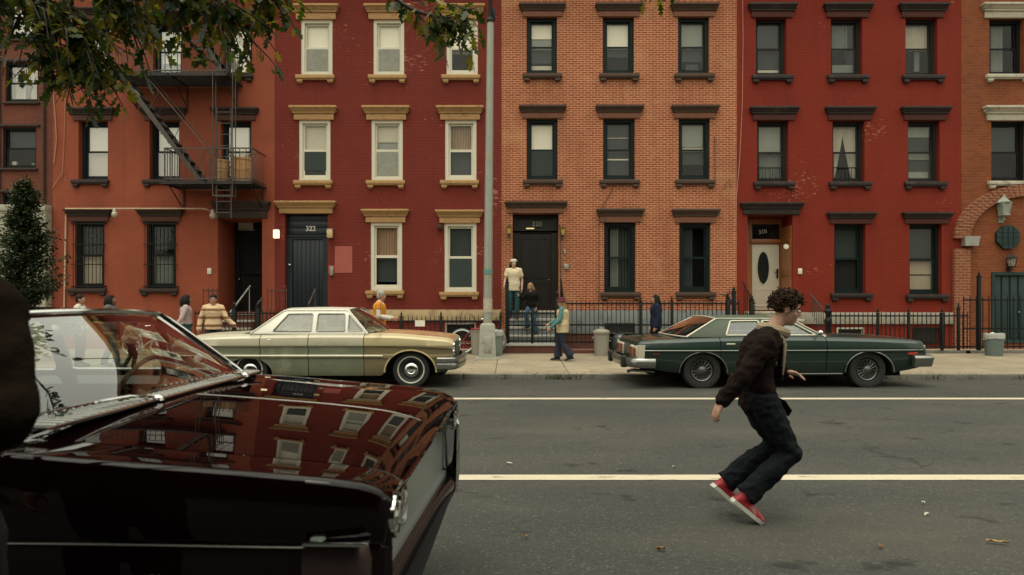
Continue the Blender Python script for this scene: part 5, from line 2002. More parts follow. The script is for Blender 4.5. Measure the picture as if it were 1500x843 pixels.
# ---------------------------------------------------------------- cream saloon
def build_cream():
    t = thing('parked_car', 'old cream four door saloon with a rusty bonnet parked at the far kerb', 'car', (0, 0, 0), 'cars parked along the far kerb')
    CREAM_SHADED = car_paint('cream_paint_shaded_low', (.52, .48, .36), .5, .4, split=.775, col_low=(.185, .20, .135), dirt=(.12, .10, .06), coat_r=.12, col2=(.34, .33, .23), c2lo=.55, c2hi=.75)  # sage lower band: shade and reflection under the crease put into the paint
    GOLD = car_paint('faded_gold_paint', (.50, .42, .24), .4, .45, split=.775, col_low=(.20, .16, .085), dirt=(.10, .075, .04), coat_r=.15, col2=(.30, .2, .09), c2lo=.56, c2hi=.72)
    RUST = car_paint('rusty_bonnet_paint', (.34, .19, .085), .25, .55, var=.25, col2=(.20, .095, .045), c2lo=.45, c2hi=.65, coat_r=.2)
    ROOF = car_paint('cream_roof_paint', (.74, .71, .60), .5, .4, coat_r=.1)
    xw = (1.45, -1.45)

    def part(x, j, s, nr):
        side = j >= 9
        for q in (.62, -.37, -1.23):
            if side and abs(x - q) < .0065: return None
        if j >= nr - 3: return 'underbody'
        if x > .92 and j <= 3: return 'bonnet'
        if x > .92 and j == 4: return None
        if x > .62: return 'front_fender:%d' % s if j >= 4 else 'cowl'
        if x < -1.62 and j <= 3: return 'boot_lid'
        if x < -1.62 and j == 4: return None
        if j >= 6 and x > -.37: return 'front_door:%d' % s
        if j >= 6 and x > -1.23: return 'rear_door:%d' % s
        if j >= 4: return 'quarter_panel:%d' % s
        return 'floor'
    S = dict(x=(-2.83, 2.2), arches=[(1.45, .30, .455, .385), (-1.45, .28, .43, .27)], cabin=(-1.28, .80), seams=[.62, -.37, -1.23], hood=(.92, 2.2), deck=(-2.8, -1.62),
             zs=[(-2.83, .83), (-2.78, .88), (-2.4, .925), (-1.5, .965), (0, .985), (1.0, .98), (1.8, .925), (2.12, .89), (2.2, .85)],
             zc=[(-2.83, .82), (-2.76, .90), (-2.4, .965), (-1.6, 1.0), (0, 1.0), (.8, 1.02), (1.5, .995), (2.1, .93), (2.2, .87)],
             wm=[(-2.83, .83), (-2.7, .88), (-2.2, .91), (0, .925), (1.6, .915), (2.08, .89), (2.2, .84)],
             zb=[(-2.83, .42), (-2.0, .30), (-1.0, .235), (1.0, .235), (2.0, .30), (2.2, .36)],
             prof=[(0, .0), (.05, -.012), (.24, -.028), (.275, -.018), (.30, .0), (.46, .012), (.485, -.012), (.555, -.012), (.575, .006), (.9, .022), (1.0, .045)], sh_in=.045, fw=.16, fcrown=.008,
             part=part, mats={'body': CREAM_SHADED, 'front_fender': GOLD, 'bonnet': RUST, 'cowl': RUST, 'floor': VINYL, 'underbody': DARK})
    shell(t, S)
    mb = MB()
    mb.box(-2.4, 2.0, -.55, .55, .2, .5)
    mb.build('chassis', DARK, t)
    PALEGLASS = glass_mat('pale_side_glass', tint=(.7, .72, .66), base=.05, body=(.36, .35, .28), body_amt=.42)  # pale beige diffuse tone mixed unevenly into the glass
    greenhouse(t, dict(wb=.875, wr=.70, zb=.985, zr=1.40, A0=.68, A1=.30, C1=-.86, C0=-1.42, crown=.055, bow_t=.05, bow_r=.05, bow_b=.22, bow_rb=.12,
                       win=[[(-1.03, 1.025), (-.78, 1.34), (-.33, 1.345), (-.33, 1.025)], [(-.245, 1.025), (-.245, 1.345), (.25, 1.345), (.27, 1.025)], [(.325, 1.025), (.315, 1.335), (.60, 1.03)]],
                       hr=.03, pmat=ROOF, rmat=ROOF, glass=PALEGLASS, glass_f=glass_mat('screen_glass', tint=(.8, .85, .8), base=.05), trim=MATS['dull_chrome'], rail=ROOF, rail_r=.012, trim_r=.008))
    for sg in (-1, 1):
        for x in xw: car_wheel(t, x, sg * .745, .335, sg, 'whitewall')
    # trims
    for sg in (-1, 1):
        mb = MB()
        mb.tube([(x, sg * (curve(S['wm'], x) + .016), .592) for x in [-2.7 + k * .2 for k in range(24)] if abs(x - 1.45) > .44], .014, 6, flat=1.6) if False else None
        for a, b_ in ((-2.72, -.375), (-.365, .615), (.63, .96)):
            pts = [(lerp(a, b_, k / 10), sg * (curve(S['wm'], lerp(a, b_, k / 10)) + .013), .592) for k in range(11)]
            mb.tube(pts, .02, 6, flat=.8)
        mb.build('side_moulding', pm('cream_moulding', (.62, .57, .40), .4, var=.1), t)
        mb = MB()
        arch = [(1.45 + .462 * math.cos(a), sg * (curve(S['wm'], 1.45) - .0), .30 + .392 * math.sin(a)) for a in [pi * k / 20 for k in range(21)]]
        mb.tube(arch, .016, 6)
        mb.build('arch_lip', pm('gold_arch_lip', (.46, .36, .17), .5), t)
        for xh in (-.20, -1.10):
            mb = MB()
            y = sg * (.925 + .0)
            mb.tube([(xh - .07, y - sg * .03, .875), (xh - .07, y, .875), (xh + .07, y + sg * .005, .885), (xh + .07, y - sg * .03, .885)], .010, 6)
            mb.ell((xh - .07, y - sg * .012, .845), (.014, .01, .014), 8, 6)
            mb.build('door_handle', CHROME, t)
    # nose
    mb = MB()
    for k in range(13):
        z = .58 + k * .018
        mb.box(2.16, 2.215, -.5, .5, z, z + .006)
    for k in range(21):
        y = -.5 + k * .05
        mb.box(2.165, 2.21, y - .003, y + .003, .575, .815)
    mb.build('grille', MATS['dull_chrome'], t)
    mb = MB()
    mb.box(2.12, 2.19, -.79, .79, .56, .83, .02)
    mb.build('grille_recess', DARK, t)
    for sg in (-1, 1):
        for y, z in ((.70, .755), (.70, .64)):
            headlamp(t, 2.2, sg * y, z, .062)
        mb = MB()
        mb.box(2.13, 2.197, sg * .61, sg * .79, .57, .825, .012)
        mb.build('headlight_panel', CHROME, t)
    mb = MB()
    path = smooth_path([(1.93, -.955), (2.1, -.945), (2.24, -.86), (2.30, -.5), (2.33, 0), (2.30, .5), (2.24, .86), (2.1, .945), (1.93, .955)], 4)
    plan_sweep(mb, path, [(-.03, .56), (.02, .565), (.045, .545), (.05, .50), (.035, .46), (.05, .42), (.035, .36), (-.02, .34), (-.03, .45)])
    mb.build('front_bumper', MATS['dull_chrome'], t)
    mb = MB()
    path = smooth_path([(-2.62, .95), (-2.8, .93), (-2.92, .8), (-2.96, 0), (-2.92, -.8), (-2.8, -.93), (-2.62, -.95)], 4)
    plan_sweep(mb, path, [(-.03, .58), (.03, .58), (.05, .54), (.04, .46), (.05, .42), (-.02, .4)])
    mb.build('rear_bumper', MATS['dull_chrome'], t)
    for sg in (-1, 1):
        for y in (.3, .48, .66):
            mb = MB()
            mb.lathe([(.055, 0), (.05, -.03), (.01, -.035)], (-2.82, sg * y, .72), 'x', 16)
            mb.build('tail_light', pm('tail_lens', (.3, .02, .01), .2, var=.1), t)
    bench(t, -.05, .62, TANV, .98)
    bench(t, -.95, .62, TANV, .98)
    steering(t, .32, .36, .98, .19, VINYL)
    mb = MB()
    mb.box(.45, .85, -.78, .78, .84, .96, .04)
    mb.build('dashboard', VINYL, t)
    mb = MB()
    mb.tube([(.75, .4, 1.02), (.65, .0, 1.07)], .006, 5)
    mb.tube([(.75, -.4, 1.02), (.65, -.75, 1.07)], .006, 5)
    mb.build('wiper', MATS['dull_chrome'], t)
    mb = MB()
    mb.tube([(.9, -.70, .98), (.86, -.70, 1.75)], .003, 4)
    mb.build('aerial', CHROME, t)
    t.location = (-3.26, 13.08, -.035)
    return t


build_cream()


# ---------------------------------------------------------------- dark green saloon
def build_green():
    t = thing('parked_car', 'long dark green four door saloon with a vinyl roof parked at the far kerb', 'car', (0, 0, 0), 'cars parked along the far kerb')
    GREEN = car_paint('dark_green_paint', (.0028, .019, .0125), .65, .4, var=.1, dirt=(.02, .025, .02), coat_r=.06)
    GVIN = pm('green_vinyl_roof', (.055, .075, .05), .6, var=.12, vscale=20, bump=.2, bscale=120)
    DKLENS = pm('red_tail_lens', (.16, .035, .012), .15, var=.5, vscale=14, col2=(.40, .13, .03), c2scale=8)

    def part(x, j, s, nr):
        side = j >= 9
        for q in (.72, -.42, -1.2):
            if side and abs(x - q) < .0065: return None
        if j >= nr - 3: return 'underbody'
        if x > .95 and j <= 3: return 'bonnet'
        if x > .95 and j == 4: return None
        if x > .72: return 'front_fender:%d' % s if j >= 4 else 'cowl'
        if x < -1.85 and j <= 3: return 'boot_lid'
        if x < -1.85 and j == 4: return None
        if j >= 6 and x > -.42: return 'front_door:%d' % s
        if j >= 6 and x > -1.2: return 'rear_door:%d' % s
        if j >= 4: return 'quarter_panel:%d' % s
        return 'floor'
    S = dict(x=(-2.66, 2.58), arches=[(1.51, .30, .445, .375), (-1.51, .30, .43, .37)], cabin=(-1.42, .80), seams=[.72, -.42, -1.2], hood=(.95, 2.5), deck=(-2.6, -1.85),
             zs=[(-2.66, .80), (-2.6, .865), (-2.2, .895), (-1, .935), (0, .945), (1.2, .925), (2.2, .885), (2.5, .86), (2.58, .80)],
             zc=[(-2.66, .79), (-2.58, .88), (-2.0, .935), (-1.4, .96), (.8, .965), (1.6, .95), (2.4, .90), (2.58, .82)],
             wm=[(-2.66, .86), (-2.55, .91), (-2.0, .955), (0, .97), (1.8, .955), (2.45, .93), (2.58, .89)],
             zb=[(-2.66, .44), (-2.2, .33), (-1.0, .245), (1.0, .245), (2.1, .31), (2.58, .40)],
             prof=[(0, .02), (.06, .005), (.2, -.012), (.32, -.02), (.355, -.014), (.37, .0), (.6, .006), (.85, .03), (1.0, .07)], sh_in=.05, fw=.18, fcrown=.004,
             part=part, mats={'body': GREEN, 'floor': VINYL, 'underbody': DARK})
    shell(t, S)
    mb = MB()
    mb.box(-2.3, 2.3, -.58, .58, .2, .5)
    mb.build('chassis', DARK, t)
    CREAMTRIM = pm('pale_window_trim', (.62, .58, .47), .35, .3, var=.08)
    greenhouse(t, dict(wb=.90, wr=.70, zb=.935, zr=1.262, A0=.72, A1=.16, C1=-1.20, C0=-1.80, crown=.05, bow_t=.06, bow_r=.06, bow_b=.24, bow_rb=.16,
                       win=[[(-1.08, .965), (-.95, 1.218), (-.44, 1.222), (-.44, .965)], [(-.37, .965), (-.37, 1.222), (.13, 1.222), (.56, .968)]],
                       hr=.035, pmat=GVIN, rmat=GVIN, glass=glass_mat('dim_side_glass', tint=(.55, .6, .58), base=.05, body=(.2, .21, .2), body_amt=.2), glass_f=glass_mat('screen_glass', tint=(.8, .85, .8), base=.05),
                       glass_r=glass_mat('tinted_rear_glass', tint=(.34, .27, .25), base=.02), trim=CREAMTRIM, rail=CREAMTRIM, rail_r=.009, trim_r=.014))
    for sg in (-1, 1):
        for x in (1.51, -1.51): car_wheel(t, x, sg * .80, .342, sg, 'wire')
    for sg in (-1, 1):
        mb = MB()
        for a, b_ in ((-2.56, -1.205), (-1.195, -.425), (-.415, .715), (.725, 2.5)):
            mb.tube([(lerp(a, b_, k / 10), sg * (curve(S['wm'], lerp(a, b_, k / 10)) + .016), .70) for k in range(11)], .008, 6)
        mb.build('side_moulding', MATS['dull_chrome'], t)
        for xc in (1.51, -1.51):
            mb = MB()
            w_ = curve(S['wm'], xc) + .002
            mb.tube([(xc + (.447 if xc > 0 else .432) * math.cos(a), sg * w_, .302 + (.377 if xc > 0 else .372) * math.sin(a)) for a in [pi * k / 20 for k in range(21)]], .011, 6)
            mb.build('arch_trim', MATS['dull_chrome'] if xc > 0 else MATS['dim_chrome'], t)
        for xh in (-.30, -1.02):
            mb = MB()
            mb.box(xh - .08, xh + .08, sg * .955, sg * .985, .80, .83, .008)
            mb.build('door_handle', CREAMTRIM, t)
        mb = MB()
        mb.box(2.22, 2.40, sg * .925, sg * .948, .615, .655, .006)
        mb.build('side_marker', pm('red_marker', (.5, .04, .02), .25, var=.1), t)
        mb = MB()
        mb.box(-2.42, -2.28, sg * .91, sg * .948, .62, .65, .006)
        mb.build('rear_marker', pm('dim_red_marker', (.12, .015, .012), .3), t)
        mb = MB()
        mb.tube([(-1.0, sg * .955, .28), (1.0, sg * .955, .28)], .012, 6)
        mb.build('sill_trim', MATS['dim_chrome'], t)
        mb = MB()
        mb.tube([(.55, sg * .93, .95), (.56, sg * 1.0, 1.0)], .012, 6)
        mb.ell((.56, sg * 1.04, 1.02), (.05, .075, .05), 12, 8)
        mb.build('door_mirror', CHROME, t)
    # tail: lamp pods set in pale surrounds
    for sg in (-1, 1):
        for y0, y1 in ((.30, .56), (.58, .86)):
            mb = MB()
            mb.box(-2.69, -2.62, sg * y0, sg * y1, .545, .775, .03)
            mb.build('lamp_surround', CREAMTRIM, t)
            mb = MB()
            mb.box(-2.705, -2.68, sg * (y0 + .035), sg * (y1 - .035), .575, .745, .015)
            mb.build('tail_light', DKLENS, t)
        mb = MB()
        mb.prism([(-2.67, .55), (-2.67, .79), (-2.54, .80), (-2.56, .55)], 'y', sg * .865, sg * .93)
        mb.build('corner_surround', CREAMTRIM, t)
    mb = MB()
    mb.box(-2.68, -2.64, -.28, .28, .57, .76, .02)
    mb.build('tail_panel', MATS['dull_chrome'], t)
    DKBUMP = pm('dark_bumper', (.05, .055, .052), .3, .6, var=.2)
    mb = MB()
    path = smooth_path([(-2.38, .98), (-2.6, .965), (-2.75, .87), (-2.82, .4), (-2.83, 0), (-2.82, -.4), (-2.75, -.87), (-2.6, -.965), (-2.38, -.98)], 4)
    plan_sweep(mb, path, [(-.03, .56), (.03, .56), (.055, .53), (.06, .45), (.03, .40), (-.03, .39)])
    mb.build('rear_bumper', MATS['dull_chrome'], t)
    for y in (-.62, .62):
        mb = MB()
        mb.box(-2.92, -2.8, y - .06, y + .06, .38, .6, .03)
        mb.build('bumper_guard', DKBUMP, t)
    mb = MB()
    mb.tube([(-2.3, -.6, .3), (-2.72, -.62, .33), (-2.8, -.63, .3)], .03, 8)
    mb.build('exhaust_pipe', CHROME, t)
    mb = MB()
    path = smooth_path([(2.3, -.97), (2.52, -.955), (2.68, -.86), (2.73, -.4), (2.74, 0), (2.73, .4), (2.68, .86), (2.52, .955), (2.3, .97)], 4)
    plan_sweep(mb, path, [(-.04, .60), (.04, .60), (.065, .56), (.05, .47), (.03, .40), (-.04, .40)])
    mb.build('front_bumper', MATS['dull_chrome'], t)
    mb = MB()
    mb.box(2.54, 2.585, -.5, .5, .62, .80, .015)
    mb.build('grille', MATS['dull_chrome'], t)
    for sg in (-1, 1):
        for y in (.62, .78): headlamp(t, 2.59, sg * y, .71, .065)
    bench(t, -.05, .64, VINYL, .93)
    bench(t, -1.0, .64, VINYL, .93)
    steering(t, .34, .38, .93, .19, VINYL)
    mb = MB()
    mb.box(.45, .88, -.8, .8, .80, .92, .04)
    mb.build('dashboard', VINYL, t)
    t.location = (4.86, 13.12, -.045)
    t.rotation_euler = (0, 0, R(2.4))
    return t


build_green()


# ---------------------------------------------------------------- dark maroon car close to the camera
def build_maroon():
    t = thing('parked_car', 'gleaming dark maroon car with a long creased bonnet close to the camera', 'car', (0, 0, 0))
    MAR = car_paint('dark_maroon_paint', (.0032, .0007, .0008), .85, .3, var=.05, coat_r=.006)
    MAR.node_tree.nodes['Principled BSDF'].inputs['Specular IOR Level'].default_value = .0
    MAR.node_tree.nodes['Principled BSDF'].inputs['Coat IOR'].default_value = 1.42
    DKM = pm('maroon_wheel_vinyl', (.10, .045, .02), .35, var=.3)

    def part(x, j, s, nr):
        side = j >= 9
        for q in (-1.22, -2.35):
            if side and abs(x - q) < .0065: return None
        if j >= nr - 3: return 'underbody'
        if x > -1.02 and j <= 3: return 'bonnet'
        if x > -1.02 and j == 4: return None
        if x > -1.22: return 'front_fender:%d' % s if j >= 4 else 'cowl'
        if x < -3.75 and j <= 3: return 'boot_lid'
        if x < -3.75 and j == 4: return None
        if j >= 6 and x > -2.35: return 'door:%d' % s
        if j >= 4: return 'quarter_panel:%d' % s
        return 'floor'
    S = dict(x=(-4.85, .03), arches=[(-.63, .33, .43, .44), (-3.7, .33, .43, .40)], cabin=(-3.35, -1.16), seams=[-1.22, -2.35], hood=(-1.02, 0), deck=(-4.8, -3.75),
             zs=[(-4.85, .95), (-4.8, 1.03), (-3.5, 1.10), (-2, 1.125), (-1.2, 1.118), (-.6, 1.078), (-.2, 1.046), (-.08, 1.030), (0, 1.0), (.03, .965)],
             zc=[(-4.85, .94), (-4.8, 1.04), (-3.5, 1.12), (-2, 1.13), (-1.2, 1.15), (-.6, 1.118), (-.2, 1.078), (-.06, 1.045), (0, 1.015), (.03, .975)],
             wm=[(-4.85, .93), (-4.6, 1.0), (-3, 1.035), (-1, 1.035), (-.25, 1.03), (-.1, 1.018), (0, .985), (.03, .95)],
             zb=[(-4.85, .45), (-4, .34), (-3, .26), (-1.2, .26), (-.2, .42), (.03, .5)],
             prof=[(0, .004), (.12, -.0), (.25, -.002), (.272, .004), (.29, .0), (.6, .012), (.85, .04), (1.0, .08)], sh_in=.004, fw=.19, fcrown=.006, rnd=.012, gap=.004, cap_x=-.19,
             part=part, mats={'body': MAR, 'floor': VINYL, 'underbody': DARK, 'cowl': MAR})
    shell(t, S)
    mb = MB()
    mb.box(-4.6, -.3, -.6, .6, .22, .6)
    mb.build('chassis', DARK, t)
    WS = glass_mat('windscreen_glass', tint=(.72, .78, .72), base=.03, k=2.7)
    greenhouse(t, dict(wb=.985, wr=.74, zb=1.122, zr=1.478, A0=-1.20, A1=-1.56, C1=-2.75, C0=-3.5, crown=.035, rise=.018, bow_t=.03, bow_r=.06, bow_b=.06, bow_rb=.16,
                       win=[[(-1.31, 1.15), (-1.56, 1.43), (-1.60, 1.15)], [(-1.64, 1.15), (-1.60, 1.435), (-2.15, 1.44), (-2.2, 1.15)], [(-2.26, 1.15), (-2.22, 1.44), (-2.62, 1.435), (-2.95, 1.15)]],
                       hr=.03, pmat=MAR, rmat=MAR, glass=glass_mat('clear_side_glass', tint=(.9, .93, .9), base=.01), glass_f=WS, trim=CHROME, rail=CHROME, rail_r=.012, trim_r=.010, scr_r=.012, cowl_up=.02))
    for sg in (-1, 1):
        car_wheel(t, -.63, sg * .84, .36, sg, 'whitewall')
        car_wheel(t, -3.7, sg * .84, .36, sg, 'whitewall')
    # trim on the near and far side
    for sg in (-1, 1):
        mb = MB()
        for a, b_ in ((-4.7, -2.36), (-2.34, -1.23), (-1.21, -.14)):
            mb.tube([(lerp(a, b_, k / 12), sg * (curve(S['wm'], lerp(a, b_, k / 12)) + .012), curve([(-4.7, .84), (-1, .872), (-.1, .862)], lerp(a, b_, k / 12)) + .0) for k in range(13)], .0028, 6)
        mb.build('side_moulding', MATS['dim_chrome'], t)
        mb = MB()
        mb.tube([(-.63 + .432 * math.cos(a), sg * 1.026, .33 + .442 * math.sin(a)) for a in [pi * k / 24 for k in range(25)]], .012, 6)
        mb.build('arch_trim', MATS['dull_chrome'], t)
        mb = MB()
        mb.box(-.185, -.14, sg * 1.0, sg * 1.046, .55, .89, .01)
        mb.build('side_marker', pm('grey_marker_lens', (.10, .12, .11), .15, var=.2), t)
        mb = MB()
        mb.tube([(-1.45, sg * 1.0, 1.10), (-1.45, sg * 1.06, 1.16)], .012, 6)
        mb.lathe([(.004, -.09), (.045, -.075), (.066, -.03), (.07, 0), (.062, .004), (.004, .006)], (-1.45, sg * 1.09, 1.19), 'x', 20)
        mb.build('door_mirror', CHROME, t)
        mb = MB()
        mb.tube([(-2.2, sg * 1.03, .98), (-2.2, sg * 1.07, .98), (-2.02, sg * 1.07, .99), (-2.02, sg * 1.03, .99)], .012, 6)
        mb.build('door_handle', CHROME, t)
    # wipers
    for y0 in (-.22, .62):
        mb = MB()
        p0 = Vector((-1.055, y0, 1.163))
        p1 = Vector((-1.10, y0 - .32, 1.190))
        p2 = Vector((-1.125, y0 - .62, 1.190))
        mb.lathe([(.03, 0), (.028, .012), (.016, .022), (.003, .025)], p0 - Vector((0, 0, .012)), n=14)
        mb.tube([p0, p0.lerp(p1, .5) + Vector((0, 0, .012)), p1], .009, 6, flat=.6)
        mb.tube([p1 + Vector((0, .22, -.006)), p2 + Vector((0, -.06, 0))], .006, 6)
        mb.build('wiper', CHROME, t)
    # cowl vent: a dark slot filled with thin fins
    mb = MB()
    mb.box(-1.135, -1.04, -.84, .84, 1.149, 1.154)
    cv = mb.build('cowl_vent', DARK, t)
    mb = MB()
    for k in range(40):
        y = -.83 + k * .0418
        mb.box(-1.13, -1.045, y, y + .011, 1.150, 1.165, .002)
    mb.build('vent_fins', pm('pale_fin_metal', (.5, .5, .46), .4, .4), cv)
    mb = MB()
    mb.tube([(-1.043 - .0 * (v * v), v * .86, 1.156) for v in [-1 + k / 8 for k in range(17)]], .005, 6)
    mb.build('vent_trim', CHROME, cv)
    mb = MB()
    mb.tube([(-1.0 + k * .0485, 0, curve(S['zc'], -1.0 + k * .0485) + .0003) for k in range(21)], .0017, 6)
    mb.build('bonnet_moulding', MATS['dull_chrome'], t)
    # front edge of the bonnet and fenders
    mb = MB()
    edge = []
    for v in [-1 + k / 16 for k in range(33)]:
        edge.append((.03, v * .915, .972 - .0 * abs(v)))
    mb.tube(edge, .009, 6)
    mb.build('bonnet_lip', MAR, t)
    # recessed argent grille panel with thin bars
    ARG = pm('argent_panel', (.30, .32, .30), .4, .3, var=.12, vscale=3)
    mb = MB()
    mb.prism([(-.15, -.95), (-.13, -.95), (-.05, .95), (-.07, .95)], 'z', .55, .985)
    g = mb.build('grille', ARG, t)
    mb = MB()
    mb.prism([(-.13, -.95), (-.11, -.95), (-.03, .95), (-.05, .95)], 'z', .55, .585)
    for k in range(1, 5):
        z = .60 + k * .072
        mb.prism([(-.132, -.72), (-.126, -.72), (-.058, .72), (-.064, .72)], 'z', z, z + .006)
    mb.build('grille_bars', ARG, g)
    for sg in (-1, 1):
        mb = MB()
        mb.box(-.10, .0, sg * .735, sg * .955, .84, .975, .012)
        mb.build('headlight_panel', MATS['dull_chrome'], t)
        for y in (.895, .79):
            h = headlamp(t, .02, sg * y, .912, .058)
        mb = MB()
        mb.box(-.08, .012, sg * .95, sg * .972, .84, .985, .006)
        mb.build('fender_end_trim', CHROME, t)
    mb = MB()
    path = smooth_path([(-.32, -1.035), (-.18, -1.03), (-.125, -.97), (-.10, -.7), (-.085, -.1), (-.05, .6), (-.02, .94), (-.06, 1.03), (-.2, 1.035)], 5)
    plan_sweep(mb, path, [(-.03, .555), (.0, .565), (.03, .56), (.046, .54), (.05, .50), (.04, .46), (.0, .44), (-.03, .44)])
    mb.build('front_bumper', pm('dark_reflection_chrome', (.17, .12, .12), .22, 1.0, var=.3, vscale=5, rvar=.15), t)  # chrome tinted dark red to stand in for its dark reflections
    for sg in (-1, 1):
        mb = MB()
        xo = -.03 if sg < 0 else .03
        rows = []
        for z, g_ in ((.45, .0), (.56, .012), (.70, .014), (.82, .012), (.865, .004), (.872, -.012)):
            rows.append([(xo - .17, sg * .99, z), (xo - .17, sg * (1.045 + g_), z), (xo - .05, sg * (1.045 + g_), z), (xo - .01 + g_, sg * (1.02 + g_), z), (xo + g_, sg * (.985), z), (xo - .03, sg * .96, z)])
        mb.loft(rows, True, True, True)
        mb.build('bumper_end', CHROME if sg > 0 else MATS['dark_reflection_chrome'], t, angle=50)
        mb = MB()
        mb.box(xo - .17, xo + .012, sg * .99, sg * 1.06, .872, .884, .004)
        mb.build('bumper_cap', CHROME, t)
    mb = MB()
    path = smooth_path([(-4.6, 1.05), (-4.85, 1.02), (-4.95, .8), (-5.0, 0), (-4.95, -.8), (-4.85, -1.02), (-4.6, -1.05)], 4)
    plan_sweep(mb, path, [(-.03, .72), (.03, .72), (.05, .68), (.04, .56), (-.03, .55)])
    mb.build('rear_bumper', CHROME, t)
    for sg in (-1, 1):
        mb = MB()
        mb.box(-4.87, -4.84, sg * .55, sg * .9, .78, .92, .015)
        mb.build('tail_light', MATS['tail_lens'], t)
    # inside
    bench(t, -2.05, .72, VINYL, 1.06)
    bench(t, -3.05, .72, VINYL, 1.06)
    steering(t, -1.50, .42, 1.09, .195, DKM, 24)
    mb = MB()
    mb.loft([[(x, v * .93, z) for v in [-1 + k / 6 for k in range(13)]] for x, z in ((-1.14, 1.125), (-1.32, 1.13), (-1.42, 1.10), (-1.44, 1.0), (-1.36, .8))], False)
    mb.build('dashboard', pm('grey_dash_vinyl', (.075, .07, .066), .5, var=.15), t)
    mb = MB()
    mb.tube([(-1.52, 0, 1.47), (-1.55, 0, 1.44)], .008, 6)
    mb.box(-1.57, -1.55, -.12, .12, 1.40, 1.45, .012)
    mb.build('rear_view_mirror', CHROME, t)
    t.location = (-.36, 2.93, 0)
    t.rotation_euler = (0, 0, R(-1.0))
    return t


build_maroon()
# ------------------------------------------------------------------ people
from mathutils import noise
def fuse(mb, name, mat, parent, voxel=.012, sm=5, fac=.5, folds=0.0):
    """melt overlapping closed shapes into one continuous smooth skin"""
    me = bpy.data.meshes.new('tmp')
    me.from_pydata(mb.v, [], mb.f)
    bm = bmesh.new(); bm.from_mesh(me)
    bmesh.ops.recalc_face_normals(bm, faces=bm.faces[:])
    bm.to_mesh(me); bm.free()
    o = bpy.data.objects.new('tmp', me)
    COL.objects.link(o)
    r = o.modifiers.new('r', 'REMESH')
    r.mode = 'VOXEL'
    r.voxel_size = voxel
    s = o.modifiers.new('s', 'SMOOTH')
    s.factor = fac
    s.iterations = sm
    bpy.context.view_layer.update()
    me2 = bpy.data.meshes.new_from_object(o.evaluated_get(bpy.context.evaluated_depsgraph_get()))
    bpy.data.objects.remove(o)
    bpy.data.meshes.remove(me)
    me2.name = name
    if folds:                                           # cloth creases
        off = Vector((sum(map(ord, name)) * .37, len(me2.vertices) * .01, 0))
        nn = [v.normal.copy() for v in me2.vertices]
        for v, n_ in zip(me2.vertices, nn):
            q = v.co + off
            a = noise.noise(Vector((q.x * 9 + q.z * 4, q.y * 9, q.z * 13 - q.x * 6)))
            b_ = noise.noise(Vector((q.x * 22, q.y * 22 + q.z * 7, q.z * 30)))
            v.co += n_ * (folds * ((.5 - abs(a)) * 1.5 - .45 + b_ * .5))
    me2.materials.clear()
    me2.materials.append(mat)
    me2.polygons.foreach_set('use_smooth', [True] * len(me2.polygons))
    ob = bpy.data.objects.new(name, me2)
    COL.objects.link(ob)
    ob.parent = parent
    return ob


def capsule(mb, pts, rs, n=12):
    pts = [Vector(p) for p in pts]
    mb.tube(pts, rs, n)
    for p, r in zip(pts, rs): mb.ell(p, (r, r, r), n, 8)


def torso_rings(mb, P, grow=0.0, z_from=0, z_to=1, lower=0.0):
    """elliptic rings from pelvis to neck base along the spine"""
    pel, che, nek = P['pel'], P['che'], P['nek']
    w_ = P['w']
    rows = []
    tab = [(0, .165, .115), (.12, .17, .12), (.3, .148, .108), (.45, .15, .11), (.62, .168, .122), (.78, .178, .118), (.9, .155, .098), (.97, .09, .075), (1, .06, .06)]
    ax = P['sh_l'] - P['sh_r']
    ax = ax.normalized()
    for t, rl, rd in tab:
        if t < z_from or t > z_to: continue
        c = (1 - t) ** 2 * pel + 2 * t * (1 - t) * (che * 2 - (pel + nek) * .5) + t * t * nek
        d = (nek - pel).normalized()
        fw = ax.cross(d).normalized()
        lat = Vector((0, 1, 0)).lerp(ax, t).normalized()
        rows.append([c + lat * ((rl * w_ + grow) * math.cos(a)) + fw * ((rd * w_ + grow) * math.sin(a)) for a in [2 * pi * k / 20 for k in range(20)]])
    if lower:
        c0 = rows[0]
        rows = [[p + Vector((0, 0, -lower)) for p in c0]] + rows
    mb.loft(rows, True, True, True)


def hand(mb, wr, dirv, palm_n, thumb_side, s=1.0, curl=.5):
    """palm, four bent fingers of different length and a thumb from the side of the palm"""
    d = Vector(dirv).normalized()
    n = Vector(palm_n)
    n = (n - d * n.dot(d)).normalized()
    side = d.cross(n).normalized() * thumb_side
    w0 = Vector(wr)
    m = Matrix((d, side, n)).transposed()
    mb.ell(w0 + d * .045 * s, (.050 * s, .042 * s, .018 * s), 12, 8, rot=m)
    mb.tube([w0 - d * .02, w0 + d * .03 * s], [.026 * s, .027 * s], 10)
    for k, (o, l) in enumerate(((.030, .072), (.010, .080), (-.010, .075), (-.029, .058))):
        b = w0 + d * .082 * s + side * o * s
        a1, a2 = curl * .7 + k * .06, curl * 1.5 + k * .1
        p1 = b + (d * math.cos(a1) + n * math.sin(a1)) * l * .5 * s
        p2 = p1 + (d * math.cos(a2) + n * math.sin(a2)) * l * .5 * s
        capsule(mb, [b - d * .02 * s, b, p1, p2], [.010 * s, .0098 * s, .009 * s, .0075 * s], 8)
    b = w0 + d * .02 * s + side * .028 * s
    p1 = b + (d * .55 + side * .75 + n * .3).normalized() * .042 * s
    p2 = p1 + (d * .9 + side * .25 + n * .35).normalized() * .032 * s
    capsule(mb, [b, p1, p2], [.014 * s, .011 * s, .009 * s], 8)


